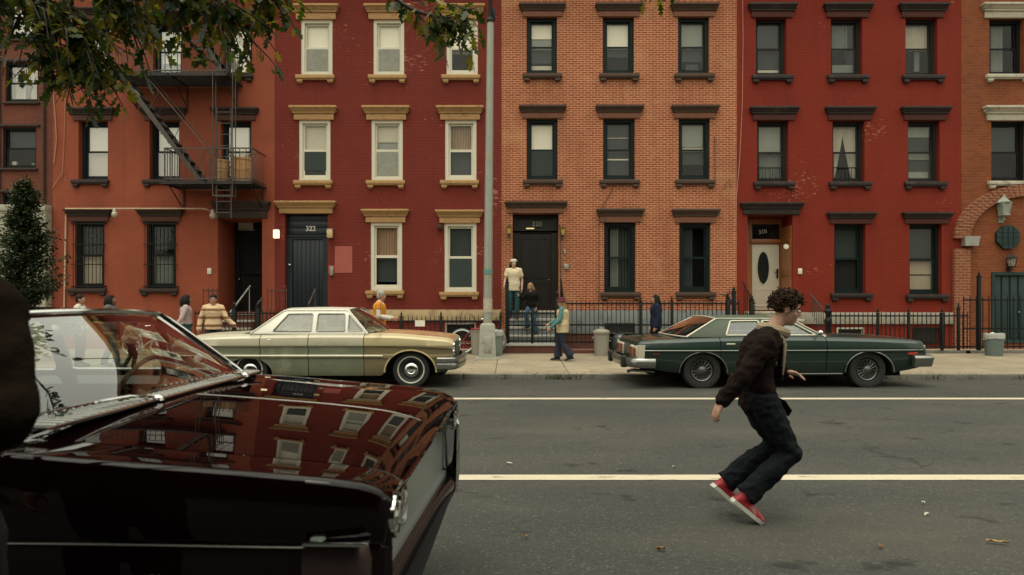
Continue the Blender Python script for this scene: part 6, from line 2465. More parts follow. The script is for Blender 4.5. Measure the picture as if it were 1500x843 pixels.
def head_mesh(mb, hc, m, s=1.0):
    """skull, jaw, brow, nose, lips, ears; m turns local (x forward, y left, z up)"""
    q = lambda x, y, z: Vector(hc) + m @ (Vector((x, y, z)) * s)
    e = lambda c, r, n=14, k=10: mb.ell(q(*c), tuple(v * s for v in r), n, k, rot=m)
    e((-.008, 0, .028), (.094, .076, .088), 18, 12)
    e((.018, 0, -.035), (.068, .060, .080), 16, 12)
    e((.045, 0, -.085), (.036, .036, .026))
    e((.066, 0, .022), (.022, .050, .014))
    mb.tube([q(.080, 0, .018), q(.098, 0, -.018), q(.094, 0, -.026)], [.009 * s, .013 * s, .010 * s], 8)
    e((.092, .010, -.026), (.010, .008, .007), 8, 6)
    e((.092, -.010, -.026), (.010, .008, .007), 8, 6)
    e((.081, 0, -.054), (.010, .023, .006), 10, 6)
    e((.079, 0, -.064), (.010, .020, .007), 10, 6)
    for y in (1, -1):
        e((.055, y * .038, -.025), (.022, .020, .022))
        e((-.005, y * .077, -.010), (.018, .008, .031), 10, 8)


def foot_path(an, toe):
    an, toe = Vector(an), Vector(toe)
    d = (toe - an)
    return d


def shoe(mb, an, toe, s=1.0, grow=0.0):
    """heel below and behind the ankle, instep, rounded toe"""
    an, toe = Vector(an), Vector(toe)
    f = toe - an
    up = Vector((0, 0, 1))
    fl = f.normalized()
    side = fl.cross(up)
    side = side.normalized() if side.length > 1e-4 else Vector((0, 1, 0))
    dn = side.cross(fl).normalized()
    if dn.z > 0: dn = -dn
    # sole plane: from heel to toe; heel lies under the ankle
    heel = an + dn * .055 * s - fl * .035 * s
    m = Matrix((fl, side, -dn)).transposed()
    rows = []
    for t, w_, h in ((-.02, .018, .03), (0, .032, .055), (.2, .036, .075), (.45, .038, .07), (.7, .045, .052), (.9, .040, .04), (1.0, .022, .026)):
        c = heel.lerp(toe, t)
        rows.append([c + side * ((w_ + grow) * s * math.cos(a)) - dn * ((h * .5 + grow) * s * math.sin(a) + (h * .5 - .012) * s) for a in [2 * pi * k / 14 for k in range(14)]])
    mb.loft(rows, True, True, True)
    return m, heel, toe, side, dn


def person(label, loc, yaw, pose, look, H=1.70, voxel=.012, group='people in the street', cat='person'):
    t = thing('person', label, cat, (0, 0, 0), group)
    s = H / 1.70
    P = dict(pel=(0, 0, .93), che=(.0, 0, 1.2), nek=(-.005, 0, 1.43), hed=(.015, 0, 1.57), hp=(0, 0), w=1.0,
             sh_l=(0, .17, 1.375), sh_r=(0, -.17, 1.375), el_l=(-.02, .23, 1.10), el_r=(-.02, -.23, 1.10), wr_l=(.06, .25, .86), wr_r=(.06, -.25, .86),
             hip_l=(0, .09, .90), hip_r=(0, -.09, .90), kn_l=(.02, .10, .48), kn_r=(.02, -.10, .48), an_l=(-.03, .11, .09), an_r=(-.03, -.11, .09), toe_l=(.17, .13, .03), toe_r=(.17, -.13, .03),
             hyaw=0, hpitch=0, hd_l=None, hd_r=None, pn_l=(0, -1, 0), pn_r=(0, 1, 0), curl=.55)
    P.update(pose)
    for k, v in list(P.items()):
        if isinstance(v, tuple) and len(v) == 3 and not k.startswith(('pn', 'hd_')): P[k] = Vector(v) * s
    m = Matrix.Rotation(R(P['hyaw']), 3, 'Z') @ Matrix.Rotation(R(P['hpitch']), 3, 'Y')
    skin = look['skin']
    mb = MB()
    torso_rings(mb, P, -.006)
    capsule(mb, [P['nek'] - Vector((0, 0, .04)), P['nek'].lerp(P['hed'], .45)], [.060 * s, .052 * s])
    head_mesh(mb, P['hed'], m, s)
    for d in 'lr':
        capsule(mb, [P['nek'].lerp(P['sh_' + d], .55), P['sh_' + d], P['sh_' + d].lerp(P['el_' + d], .5), P['el_' + d], P['el_' + d].lerp(P['wr_' + d], .4), P['wr_' + d]], [.058 * s, .056 * s, .046 * s, .038 * s, .037 * s, .026 * s])
        capsule(mb, [P['hip_' + d], P['hip_' + d].lerp(P['kn_' + d], .5), P['kn_' + d], P['kn_' + d].lerp(P['an_' + d], .35), P['an_' + d]], [.085 * s, .074 * s, .052 * s, .053 * s, .034 * s])
        shoe(mb, P['an_' + d], P['toe_' + d], s)
        hd = P['hd_' + d] or tuple(P['wr_' + d] - P['el_' + d])
        hand(mb, P['wr_' + d], hd, P['pn_' + d], 1 if d == 'l' else -1, s, P['curl'])
    body = fuse(mb, 'body', skin, t, voxel, 4)
    # eyes
    for y in (.031, -.031):
        mb = MB()
        c = P['hed'] + m @ (Vector((.079, y, .004)) * s)
        mb.ell(c, (.011 * s,) * 3, 10, 8)
        mb.ell(P['hed'] + m @ (Vector((.0865, y, .003)) * s), (.0055 * s,) * 3, 8, 6)
        for i in range(len(mb.m)): mb.m[i] = 0 if i < 80 else 1
        e = mb.build('eye', (EYEW, EYED), t)
    for y in (.03, -.03):
        mb = MB()
        mb.tube([P['hed'] + m @ (Vector((.083, y * .5, .024)) * s), P['hed'] + m @ (Vector((.084, y, .028)) * s), P['hed'] + m @ (Vector((.068, y * 1.65, .022)) * s)], [.004 * s, .005 * s, .003 * s], 6)
        mb.build('eyebrow', look['hairmat'], t)
    # trousers
    b = look.get('bottom')
    if b:
        mb = MB()
        gr = b.get('grow', .014)
        fl = b.get('flare', 0)
        torso_rings(mb, P, gr * .8, 0, .18)
        for d in 'lr':
            hp, kn, an = P['hip_' + d], P['kn_' + d], P['an_' + d]
            end = an.lerp(kn, b.get('short', .05))
            q = [hp, hp.lerp(kn, .5), kn, kn.lerp(an, .4), kn.lerp(an, .75), end]
            rr = [.092, .08, .062, .058 + fl * .4, .05 + fl * .8, .050 + fl]
            capsule(mb, q[:-1], [(x + gr * .6) * s for x in rr[:-1]])
            mb.tube(q[-2:], [(x + gr * .6) * s for x in rr[-2:]], 14)
        fuse(mb, b.get('name', 'trousers'), b['mat'], t, voxel, b.get('sm', 3), folds=.013 if voxel < .01 else .006)
    if look.get('skirt'):
        sk = look['skirt']
        mb = MB()
        c, z0 = P['pel'], sk['z'] * s
        rows = []
        for f, r in ((1, .15), (.85, .18), (.5, .215), (0, .25)):
            z = lerp(z0, P['pel'].z + .1, f)
            rows.append([Vector((c.x + (r + .012 * math.sin(a * 7)) * s * .85 * math.cos(a), c.y + (r + .012 * math.sin(a * 7)) * s * math.sin(a), z)) for a in [2 * pi * k / 40 for k in range(40)]])
        mb.loft(rows, True, True, True)
        mb.build('skirt', sk['mat'], t, angle=70)
    # top
    tp = look.get('top')
    if tp:
        mb = MB()
        gr = tp.get('grow', .016)
        torso_rings(mb, P, gr, 0 if not tp.get('cropped') else .15, .97, lower=tp.get('lower', .04) * s)
        sl = tp.get('sleeve', .95)
        for d in 'lr':
            sh, el, wr = P['sh_' + d], P['el_' + d], P['wr_' + d]
            q, rr = [P['nek'].lerp(sh, .5), sh, sh.lerp(el, .5), el], [.06, .062, .054, .047]
            if sl <= .5: q, rr = q[:3], [.06, .066, .062]
            else:
                q += [el.lerp(wr, .5), el.lerp(wr, sl)]
                rr += [.043, tp.get('cuff', .036)]
            capsule(mb, q, [(x + gr * .75) * s for x in rr])
        fuse(mb, tp.get('name', 'jacket'), tp['mat'], t, voxel, tp.get('sm', 3), folds=.013 if voxel < .01 else .006)
        if tp.get('collar'):
            mb = MB()
            c = P['nek'] + Vector((0, 0, -.01))
            ring = [c + Vector((.078 * math.cos(a) + .012, .085 * math.sin(a), .022 * -math.cos(a))) * s for a in [2 * pi * k / 24 for k in range(25)]]
            mb.tube(ring, tp.get('collar_r', .024) * s, 9, caps=False)
            mb.build('collar', tp['collar'], t)
    v = look.get('vest')
    if v:
        mb = MB()
        torso_rings(mb, P, v.get('grow', .035), 0, .94, lower=v.get('lower', .02))
        for d in 'lr':
            if v.get('arms'): capsule(mb, [P['sh_' + d], P['sh_' + d].lerp(P['el_' + d], .3)], [.085 * s, .08 * s])
        fuse(mb, 'vest', v['mat'], t, voxel, 2, folds=.006)
    # shoes
    for d in 'lr':
        mb = MB()
        mm, heel, toe, side, dn = shoe(mb, P['an_' + d], P['toe_' + d], s, .006)
        capsule(mb, [P['an_' + d], P['an_' + d].lerp(P['kn_' + d], .1)], [.046 * s, .044 * s])
        sh = fuse(mb, 'shoe', look.get('shoe', SHOED), t, min(voxel, .010), 3)
        mb = MB()
        rows = []
        for tt, w_ in ((-.03, .026), (.0, .038), (.3, .040), (.6, .047), (.85, .047), (1.0, .032), (1.03, .012)):
            c = heel.lerp(toe, tt) + dn * .006 * s
            rows.append([c + side * w_ * s - dn * .014 * s, c - side * w_ * s - dn * .014 * s, c - side * w_ * s + dn * .014 * s, c + side * w_ * s + dn * .014 * s])
        mb.loft(rows, True, True, True)
        mb.build('sole', look.get('sole', SHOED), sh)
    # hair
    hr = look.get('hair', 'short')
    q = lambda x, y, z: P['hed'] + m @ (Vector((x, y, z)) * s)
    mb = MB()
    rnd = random.Random(label)
    if hr != 'bald':
        if hr == 'curly':
            for k in range(760):
                a, e = rnd.uniform(0, 2 * pi), math.acos(rnd.uniform(-.35, 1))
                d = Vector((math.sin(e) * math.cos(a), math.sin(e) * math.sin(a), math.cos(e)))
                if d.x > .45 and d.z < .42: continue
                if d.z < -.05 and d.x > -.2: continue
                p = Vector((-.010, 0, .030)) + Vector((d.x * .094, d.y * .080, d.z * .09))
                o = Vector((rnd.gauss(-.5, .8), rnd.gauss(0, .8), rnd.gauss(-.1, .8)))
                o = (o - d * o.dot(d) * .8).normalized()
                l, w_ = rnd.uniform(.012, .036), rnd.uniform(.004, .010)
                o2 = d.cross(o)
                pts = [p, p + d * l * .45 + o * l * .15, p + d * l * .75 + o * l * .55 + o2 * w_, p + d * l * .8 + o * l * 1.0 - o2 * w_ * .3, p + d * l * .55 + o * l * 1.35]
                mb.tube([q(*x) for x in pts], [.0055 * s, .006 * s, .0052 * s, .0036 * s, .0006 * s], 5)
            mb.ell(q(-.016, 0, .036), tuple(v_ * s for v_ in (.098, .083, .092)), 16, 10, rot=m)
        else:
            mb.ell(q(-.016, 0, .040), tuple(v_ * s for v_ in (.096, .082, .088)), 16, 10, rot=m)
            mb.ell(q(-.045, 0, -.01), tuple(v_ * s for v_ in (.062, .074, .070)), 14, 10, rot=m)
            if hr == 'long':
                L = look.get('hairlen', .3)
                for k in range(46):
                    a = rnd.uniform(pi * .36, pi * 1.64)
                    x0, y0 = math.cos(a) * .088 - .012, math.sin(a) * .082
                    l = L * rnd.uniform(.75, 1.05)
                    f = rnd.uniform(.9, 1.35)
                    mb.tube([q(x0 * .8, y0 * .85, .07), q(x0 * 1.06, y0 * 1.08, 0), q(x0 * 1.1 * f - .01, y0 * 1.12 * f, -l * .45), q(x0 * 1.05 * f - .02 + rnd.uniform(-.02, .02), y0 * 1.1 * f + rnd.uniform(-.02, .02), -l)], [.016 * s, .018 * s, .016 * s, .007 * s], 6)
            if hr == 'bob':
                for k in range(60):
                    a = rnd.uniform(pi * .34, pi * 1.66)
                    x0, y0 = math.cos(a) * .095 - .012, math.sin(a) * .09
                    mb.tube([q(x0 * .7, y0 * .7, .09), q(x0 * 1.15, y0 * 1.15, .02), q(x0 * 1.32, y0 * 1.32, -.08), q(x0 * 1.2, y0 * 1.2, -.145 + rnd.uniform(-.02, .02))], [.018 * s, .022 * s, .02 * s, .010 * s], 6)
        mb.build('hair', look['hairmat'], t, angle=80)
    if look.get('hat'):
        mb = MB()
        kind, hm = look['hat']
        if kind == 'bucket':
            mb.xf = Matrix.Translation(P['hed']) @ m.to_4x4()
            mb.lathe([(.15 * s, .035 * s), (.148 * s, .045 * s), (.105 * s, .075 * s), (.100 * s, .12 * s), (.08 * s, .145 * s), (.01, .15 * s)], (-.01, 0, 0), n=24)
        else:
            mb.xf = Matrix.Translation(P['hed']) @ m.to_4x4()
            mb.lathe([(.092 * s, .055 * s), (.098 * s, .065 * s), (.096 * s, .11 * s), (.075 * s, .138 * s), (.01, .145 * s)], (-.012, 0, 0), n=22)
        mb.build('hat', hm, t)
    t['pose_ready'] = 1
    del t['pose_ready']
    t.location = loc
    t.rotation_euler = (0, 0, R(yaw))
    return t, P, m, s


EYEW = pm('eye_white', (.7, .68, .64), .3)
EYED = pm('eye_dark', (.03, .02, .015), .2)
SKIN_L = pm('fair_skin', (.48, .27, .19), .5, var=.08)
SKIN_M = pm('warm_skin', (.38, .20, .13), .5, var=.08)
SKIN_D = pm('brown_skin', (.20, .10, .065), .5, var=.08)
HAIRD = pm('dark_hair', (.010, .008, .007), .7, spec=.2, var=.4, vscale=30)
HAIRB = pm('brown_hair', (.032, .015, .007), .75, var=.5, vscale=30, spec=.2)
HAIRF = pm('fair_hair', (.28, .16, .07), .55, var=.4, vscale=30)
HAIRG = pm('grey_hair', (.30, .28, .26), .6, var=.3, vscale=30)
SHOED = pm('dark_shoe', (.015, .014, .014), .5)
JEANS = pm('dark_jeans', (.0065, .009, .011), .9, var=.4, vscale=18, spec=.15, col2=(.016, .020, .023), bump=.3, bscale=90)
JEANM = pm('blue_jeans', (.035, .075, .13), .85, var=.35, vscale=10, col2=(.07, .13, .2), bump=.3)
NAVYJ = pm('navy_bell_bottoms', (.010, .013, .030), .85, var=.3, vscale=8, bump=.3)
TEALJ = pm('teal_trousers', (.012, .060, .065), .85, var=.25, vscale=8, bump=.3)
BRJACK = pm('dark_brown_corduroy', (.0085, .0032, .0022), .9, var=.35, vscale=14, col2=(.022, .007, .0045), bump=.6, bscale=60, spec=.15)
FLEECE = pm('cream_fleece', (.30, .235, .15), .95, var=.25, vscale=40, bump=.8, bscale=110)
GREYSH = pm('grey_shirt', (.17, .155, .13), .9, var=.2, bump=.3)
CREAMC = pm('cream_cotton', (.62, .52, .36), .9, var=.12, vscale=8, bump=.3)
FURV = pm('beige_fur', (.52, .43, .27), .95, var=.35, vscale=30, bump=.9, bscale=60)
TEALS = pm('teal_sleeves', (.07, .17, .17), .85, var=.2)
DKJACK = pm('black_brown_jacket', (.010, .008, .007), .9, spec=.2, var=.3)
NAVYJK = pm('navy_jacket', (.010, .015, .032), .9, spec=.2, var=.3)
ORANGEV = pm('orange_waistcoat', (.62, .24, .015), .8, var=.15)
WHITESH = pm('white_shirt', (.55, .50, .42), .85, var=.1)
LILAC = pm('lilac_top', (.40, .30, .30), .85, var=.15)
MAROONH = pm('maroon_hat_felt', (.09, .012, .020), .9, var=.2)
REDSH = pm('red_sneaker', (.33, .02, .028), .6, var=.3, vscale=14, col2=(.42, .30, .28), c2lo=.6, c2hi=.68, c2scale=7)
SOLEW = pm('white_sole', (.55, .53, .48), .6, var=.15)
m_, nt, b, out = new_mat('striped_sweater')
sp = nt.nodes.new('ShaderNodeSeparateXYZ')
nt.links.new(obj_n(nt), sp.inputs[0])
fr = math_n(nt, 'FRACT', math_n(nt, 'MULTIPLY', sp.outputs[2], 5.6))
nt.links.new(mix_n(nt, ramp(nt, fr, [(.0, 0.0), (.3, 0.0), (.34, 1.0), (1.0, 1.0)]), (.22, .11, .05), (.58, .42, .25)), b.inputs['Base Color'])
b.inputs['Roughness'].default_value = .9
STRIPE = m_

# --- the man running across the road
ox, oy = 1.62, 4.84
t, P, m, s = person('man in a dark brown jacket and red sneakers hurrying across the road', (ox, oy, -.010), 0,
    dict(pel=(.125, 0, .90), che=(.11, 0, 1.13), nek=(.22, 0, 1.355), hed=(.322, -.01, 1.498), w=.9, hyaw=-14, hpitch=16,
         sh_l=(.18, .155, 1.27), sh_r=(.115, -.16, 1.255), el_l=(.15, .21, 1.01), el_r=(-.055, -.215, 1.045), wr_l=(.30, .0, 1.05), wr_r=(-.19, -.2, .875), hd_l=(.9, -.3, -.05), hd_r=(-.5, .0, -.85), pn_l=(0, -.3, -1), pn_r=(.9, .3, -.3),
         hip_l=(.115, .09, .86), hip_r=(.125, -.09, .86), kn_l=(.275, .09, .52), kn_r=(.315, -.10, .500), an_l=(-.10, .08, .235), an_r=(-.015, -.10, .185), toe_l=(.03, .09, .055), toe_r=(.115, -.11, .022), curl=.45),
    dict(skin=SKIN_L, hairmat=HAIRB, hair='curly', bottom=dict(mat=JEANS, grow=.022, flare=.018, sm=3), top=dict(mat=BRJACK, grow=.023, lower=.13, cuff=.037, sleeve=.97, collar=FLEECE, collar_r=.038, name='jacket'), shoe=REDSH, sole=SOLEW), H=1.70, voxel=.0075)
mb = MB()
mb.tube([(.245, -.085, 1.335), (.275, -.10, 1.25), (.272, -.09, 1.14), (.268, -.08, 1.04)], [.03, .028, .022, .012], 8, flat=.5)
mb.tube([(.275, .075, 1.335), (.305, .085, 1.25), (.285, .08, 1.12)], [.034, .036, .024], 8, flat=.5)
mb.build('lapel', FLEECE, t)
mb = MB()
mb.loft([[(.275 + .012 * k, v * .06, z) for v in (-1, -.5, 0, .5, 1)] for k, z in ((0, 1.34), (1.6, 1.26), (1.0, 1.12), (.4, 1.0))], False)
mb.build('shirt_front', GREYSH, t)
mb = MB()
mb.loft([[(.28, -.10, .86), (.30, .06, .86), (.26, .06, .87)], [(.33, -.09, .79), (.34, .05, .79), (.31, .05, .79)], [(.31, -.08, .75), (.33, .05, .755), (.3, .05, .75)]], True, True, True)
mb.build('jacket_flap', BRJACK, t)

# --- on the stoop of the orange brick house
person('woman in a cream smock and white cap standing at the top of the open stoop', (fx(752.5, 19.45), 19.45, 1.03), -95,
    dict(el_r=(.03, -.24, 1.12), wr_r=(.14, -.26, .96), el_l=(-.03, .24, 1.1), wr_l=(.05, .24, .86), hyaw=12, an_l=(.02, .09, .09), toe_l=(.22, .10, .03)),
    dict(skin=SKIN_L, hairmat=HAIRD, hair='long', hairlen=.24, bottom=dict(mat=TEALJ, flare=.02), top=dict(mat=CREAMC, sleeve=.4, lower=.14, grow=.022, name='smock'), hat=('cap', pm('white_cap', (.62, .58, .50), .85))), H=1.68, group='people around the open stoop')
person('fair haired girl in a dark jacket and jeans coming down the open stoop', (fx(780, 19.02), 19.02, .59), -118,
    dict(pel=(.0, 0, .92), che=(.05, 0, 1.17), nek=(.1, 0, 1.38), hed=(.15, 0, 1.51), hpitch=18, sh_l=(.08, .16, 1.33), sh_r=(.08, -.16, 1.33), el_r=(.16, -.27, 1.12), wr_r=(.33, -.30, 1.22), el_l=(.02, .25, 1.06), wr_l=(.14, .22, .86),
         kn_r=(.26, -.10, .66), an_r=(.14, -.10, .30), toe_r=(.33, -.11, .22), kn_l=(.08, .1, .47), an_l=(-.01, .1, .09), toe_l=(.19, .12, .03)),
    dict(skin=SKIN_L, hairmat=HAIRF, hair='long', hairlen=.33, bottom=dict(mat=JEANM, flare=.03), top=dict(mat=DKJACK, lower=.02, grow=.022)), H=1.50, group='people around the open stoop')
# --- on the pavement
person('girl with a maroon hat and pale fur waistcoat striding left past the stoop', (fx(823, 16.5), 16.5, walk_z(16.5)), 176,
    dict(pel=(-.02, 0, .92), che=(-.03, 0, 1.2), el_r=(.10, -.22, 1.12), wr_r=(.32, -.17, 1.0), el_l=(.06, .24, 1.1), wr_l=(.30, .22, .90), kn_r=(.10, -.09, .48), an_r=(.10, -.10, .09), toe_r=(.30, -.12, .03), kn_l=(-.02, .09, .47), an_l=(-.26, .09, .12), toe_l=(-.08, .1, .03)),
    dict(skin=SKIN_L, hairmat=HAIRF, hair='long', hairlen=.42, bottom=dict(mat=NAVYJ, flare=.065, grow=.02), top=dict(mat=TEALS), vest=dict(mat=FURV, grow=.032, lower=.14), hat=('bucket', MAROONH)), H=1.52, group='people walking on the pavement')
person('person with long dark hair and navy jacket walking left behind the green car', (fx(961, 16.9), 16.9, walk_z(16.9)), 178,
    dict(el_r=(-.05, -.22, 1.1), wr_r=(.08, -.2, .86), kn_l=(-.05, .1, .48), an_l=(-.2, .1, .1), toe_l=(-.0, .1, .03), kn_r=(.12, -.1, .48), an_r=(.14, -.1, .09), toe_r=(.33, -.1, .03)),
    dict(skin=SKIN_M, hairmat=HAIRD, hair='long', hairlen=.30, bottom=dict(mat=JEANS), top=dict(mat=NAVYJK, grow=.03, lower=.1)), H=1.60, group='people walking on the pavement')
person('grey haired man in an orange waistcoat walking right behind the cream car', (fx(556, 15.4), 15.4, walk_z(15.4)), 6,
    dict(hed=(.04, 0, 1.565), hpitch=8, el_r=(.0, -.22, 1.12), wr_r=(.25, -.16, 1.06), hd_r=(1, 0, 0), el_l=(.05, .22, 1.12), wr_l=(.30, .12, 1.06), hd_l=(1, 0, 0), kn_r=(.14, -.1, .48), an_r=(.16, -.1, .09), toe_r=(.36, -.1, .03)),
    dict(skin=SKIN_M, hairmat=HAIRG, hair='short', bottom=dict(mat=DKJACK), top=dict(mat=WHITESH, sleeve=.9), vest=dict(mat=ORANGEV, grow=.026, arms=True)), H=1.72, group='people walking on the pavement')
person('dark haired woman in a lilac top and teal trousers left of the cream car', (fx(272.5, 15.5), 15.5, walk_z(15.5)), 25,
    dict(hyaw=5, el_r=(-.10, -.25, 1.12), wr_r=(-.24, -.26, .92), kn_r=(.12, -.1, .48), an_r=(.1, -.1, .09), toe_r=(.3, -.1, .03)),
    dict(skin=SKIN_D, hairmat=HAIRD, hair='bob', bottom=dict(mat=TEALJ, grow=.03, flare=.03), top=dict(mat=LILAC, grow=.012, lower=.0)), H=1.62, group='people walking on the pavement')
person('man in a striped beige sweater walking beside the woman in lilac', (fx(312.5, 15.3), 15.3, walk_z(15.3)), -72,
    dict(hpitch=10, el_l=(.06, .28, 1.14), wr_l=(.06, .45, .97), el_r=(.0, -.27, 1.12), wr_r=(.05, -.30, .88), kn_r=(.1, -.1, .48)),
    dict(skin=SKIN_M, hairmat=HAIRD, hair='short', bottom=dict(mat=NAVYJ), top=dict(mat=STRIPE, grow=.020, lower=.06, cuff=.05, name='sweater')), H=1.63, group='people walking on the pavement')
person('man with short dark hair and a white collar seen over the maroon car roof', (fx(117, 15.2), 15.2, walk_z(15.2)), 12, dict(),
    dict(skin=SKIN_M, hairmat=HAIRD, hair='short', bottom=dict(mat=DKJACK), top=dict(mat=WHITESH)), H=1.63, group='people walking on the pavement')
person('woman with a dark bob and grey jacket seen over the maroon car roof', (fx(162, 15.2), 15.2, walk_z(15.2)), 8,
    dict(kn_r=(.14, -.1, .48), an_r=(.18, -.1, .09), toe_r=(.38, -.1, .03), kn_l=(-.04, .1, .47), an_l=(-.2, .1, .11), toe_l=(0, .1, .03)),
    dict(skin=SKIN_D, hairmat=HAIRD, hair='bob', bottom=dict(mat=TEALJ, flare=.02), top=dict(mat=pm('grey_jacket', (.09, .09, .085), .85), grow=.03)), H=1.62, group='people walking on the pavement')
person('child in a beige top stepping off the kerb beside the white bicycle', (fx(190, 14.5), 14.5, walk_z(14.5)), 10,
    dict(pel=(-.04, 0, .90), che=(.04, 0, 1.15), nek=(.14, 0, 1.35), hed=(.21, 0, 1.46), hpitch=20, sh_l=(.12, .16, 1.3), sh_r=(.1, -.16, 1.3), el_r=(.1, -.22, 1.02), wr_r=(.3, -.2, .95), kn_r=(.2, -.1, .52), an_r=(.12, -.1, .1), toe_r=(.32, -.1, .04), kn_l=(.0, .1, .48), an_l=(-.18, .1, .14), toe_l=(.0, .1, .04)),
    dict(skin=SKIN_L, hairmat=HAIRB, hair='long', hairlen=.2, bottom=dict(mat=DKJACK), top=dict(mat=pm('rosy_beige_top', (.38, .24, .17), .85, var=.2), grow=.022)), H=1.20, group='people walking on the pavement')
# --- close to the camera at the left edge
person('person in a dark coat very close to the camera at the left edge', (-1.315, 1.50, .085), 80,
    dict(sh_r=(0, -.185, 1.385), el_r=(-.04, -.275, 1.19), wr_r=(.12, -.10, 1.11), hd_r=(.5, .7, .1), sh_l=(0, .17, 1.36), w=.95),
    dict(skin=SKIN_M, hairmat=HAIRB, hair='short', bottom=dict(mat=DKJACK), top=dict(mat=pm('black_wool_coat', (.010, .0065, .004), .95, var=.4, vscale=20, spec=.05, bump=.5), grow=.012, lower=.3, name='coat')), H=1.77, voxel=.010)
# ------------------------------------------------------------------ trees
OAK = [(0, 0), (.06, .03), (.16, .10), (.20, .20), (.27, .17), (.33, .09), (.42, .16), (.50, .30), (.56, .24), (.60, .10), (.70, .15), (.80, .22), (.84, .13), (.92, .06), (1.0, 0)]


def oak_leaf(mb, p, d, n, L, rnd):
    d = d.normalized()
    n = (n - d * n.dot(d))
    n = n.normalized() if n.length > 1e-3 else d.orthogonal().normalized()
    s = d.cross(n)
    droop = rnd.uniform(.05, .25)
    fold = rnd.uniform(.05, .3)
    mid, up, lo = [], [], []
    for x, w_ in OAK:
        c = p + d * (x * L) - Vector((0, 0, 1)) * (droop * x * x * L)
        mid.append(c)
        w2 = w_ * L * rnd.uniform(.85, 1.15)
        up.append(c + s * w2 + n * (w2 * fold))
        lo.append(c - s * w2 + n * (w2 * fold))
    k = len(OAK)
    fs = [(i, i + 1, k + i + 1, k + i) for i in range(k - 1)] + [(i + 1, i, 2 * k + i, 2 * k + i + 1) for i in range(k - 1)]
    mb.add(mid + up + lo, fs)


rnd = random.Random(21)
OAKLEAF = leaf_mat('oak_leaves', (.014, .028, .007), (.042, .066, .012), (.20, .16, .018), .4)
BARK = pm('dark_bark', (.045, .034, .026), .9, var=.4, vscale=14, col2=(.02, .016, .012), bump=.8, bscale=30)
ot = thing('oak_tree', 'leafy oak whose branches hang into the top left of the picture', 'tree', (-3.9, -.9, .1))
mb = MB()
mb.tube([(-3.9, -.9, 0), (-3.88, -.88, 1.2), (-3.8, -.75, 2.6), (-3.7, -.5, 3.6), (-3.6, -.2, 5.0), (-3.7, 0, 7.5)], [.24, .19, .17, .15, .11, .04], 14)
mb.build('trunk', BARK, ot)
leaves = MB()
limbs = MB()


def twig(pts, r, spacing=.05, L=.12, spread=1.0, droop=.5):
    """a twig through the given points with leaves all round it"""
    pts = smooth_path(pts, 5)
    limbs.tube(pts, [lerp(r, .0025, i / (len(pts) - 1)) for i in range(len(pts))], 6)
    for i in range(len(pts) - 1):
        a, b_ = pts[i], pts[i + 1]
        d = (b_ - a)
        n = max(1, int(d.length / spacing))
        for k in range(n):
            if rnd.random() < .12: continue
            p = a.lerp(b_, (k + rnd.random()) / n)
            side = Vector((rnd.gauss(0, 1), rnd.gauss(0, 1), rnd.gauss(-.25, .7)))
            ld = d.normalized() * rnd.uniform(.2, .9) + side.normalized() * spread + Vector((0, 0, -droop * rnd.uniform(.2, 1.2)))
            st = p + ld.normalized() * .012
            limbs.tube([p, st], .0012, 3)
            oak_leaf(leaves, st, ld, Vector((rnd.gauss(0, .6), rnd.gauss(0, .6), 1)), L * rnd.uniform(.7, 1.2), rnd)


def bough(pts, r, n, tl, reach, L=.098, spacing=.05):
    """a limb with n leafy twigs hanging from its outer part"""
    sp_ = smooth_path(pts, 6)
    limbs.tube(sp_, [lerp(r, r * .25, i / (len(sp_) - 1)) for i in range(len(sp_))], 8)
    for k in range(n):
        f = lerp(reach, 1.0, (k + rnd.random()) / n)
        i = min(len(sp_) - 2, int(f * (len(sp_) - 1)))
        p = sp_[i].lerp(sp_[i + 1], rnd.random())
        d = (sp_[i + 1] - sp_[i]).normalized()
        side = Vector((rnd.gauss(0, 1), rnd.gauss(0, .8), rnd.gauss(-.1, .5))).normalized()
        l = tl * rnd.uniform(.6, 1.25)
        q1 = p + (d * .5 + side * .7).normalized() * l * .5
        q2 = q1 + (d * .4 + side * .5 + Vector((0, 0, -.6))).normalized() * l * .5
        twig([p, q1, q2], .008, spacing, L)


Yt = 4.5
A = lambda px, py, Y=Yt: at(px, py, Y)
# limbs that carry the foliage seen at the top left
bough([(-3.75, -.6, 3.4), (-3.4, 1.2, 4.2), A(-120, -60, 4.0), A(60, 5, 4.4), A(110, 75, 4.6)], .07, 42, .42, .52, spacing=.027)
bough([(-3.75, -.6, 3.4), (-3.4, 1.2, 4.3), A(-60, -70, 4.2), A(80, 20, 4.5), A(125, 100, 4.6)], .05, 40, .34, .60, spacing=.026)
bough([(-3.75, -.6, 3.5), (-3.2, 1.6, 4.4), A(-20, -90, 4.2), A(130, -25, 4.7), A(190, 30, 4.8)], .06, 46, .40, .50, spacing=.027)
bough([(-3.7, -.5, 3.7), (-2.9, 1.8, 4.6), A(130, -90, 4.4), A(260, -15, 4.7), A(330, 15, 4.7)], .06, 44, .36, .52, spacing=.028)
bough([(-3.7, -.5, 3.7), (-2.6, 2.0, 4.7), A(240, -100, 4.5), A(340, -40, 4.6), A(395, -2, 4.7)], .05, 30, .30, .55, spacing=.034)
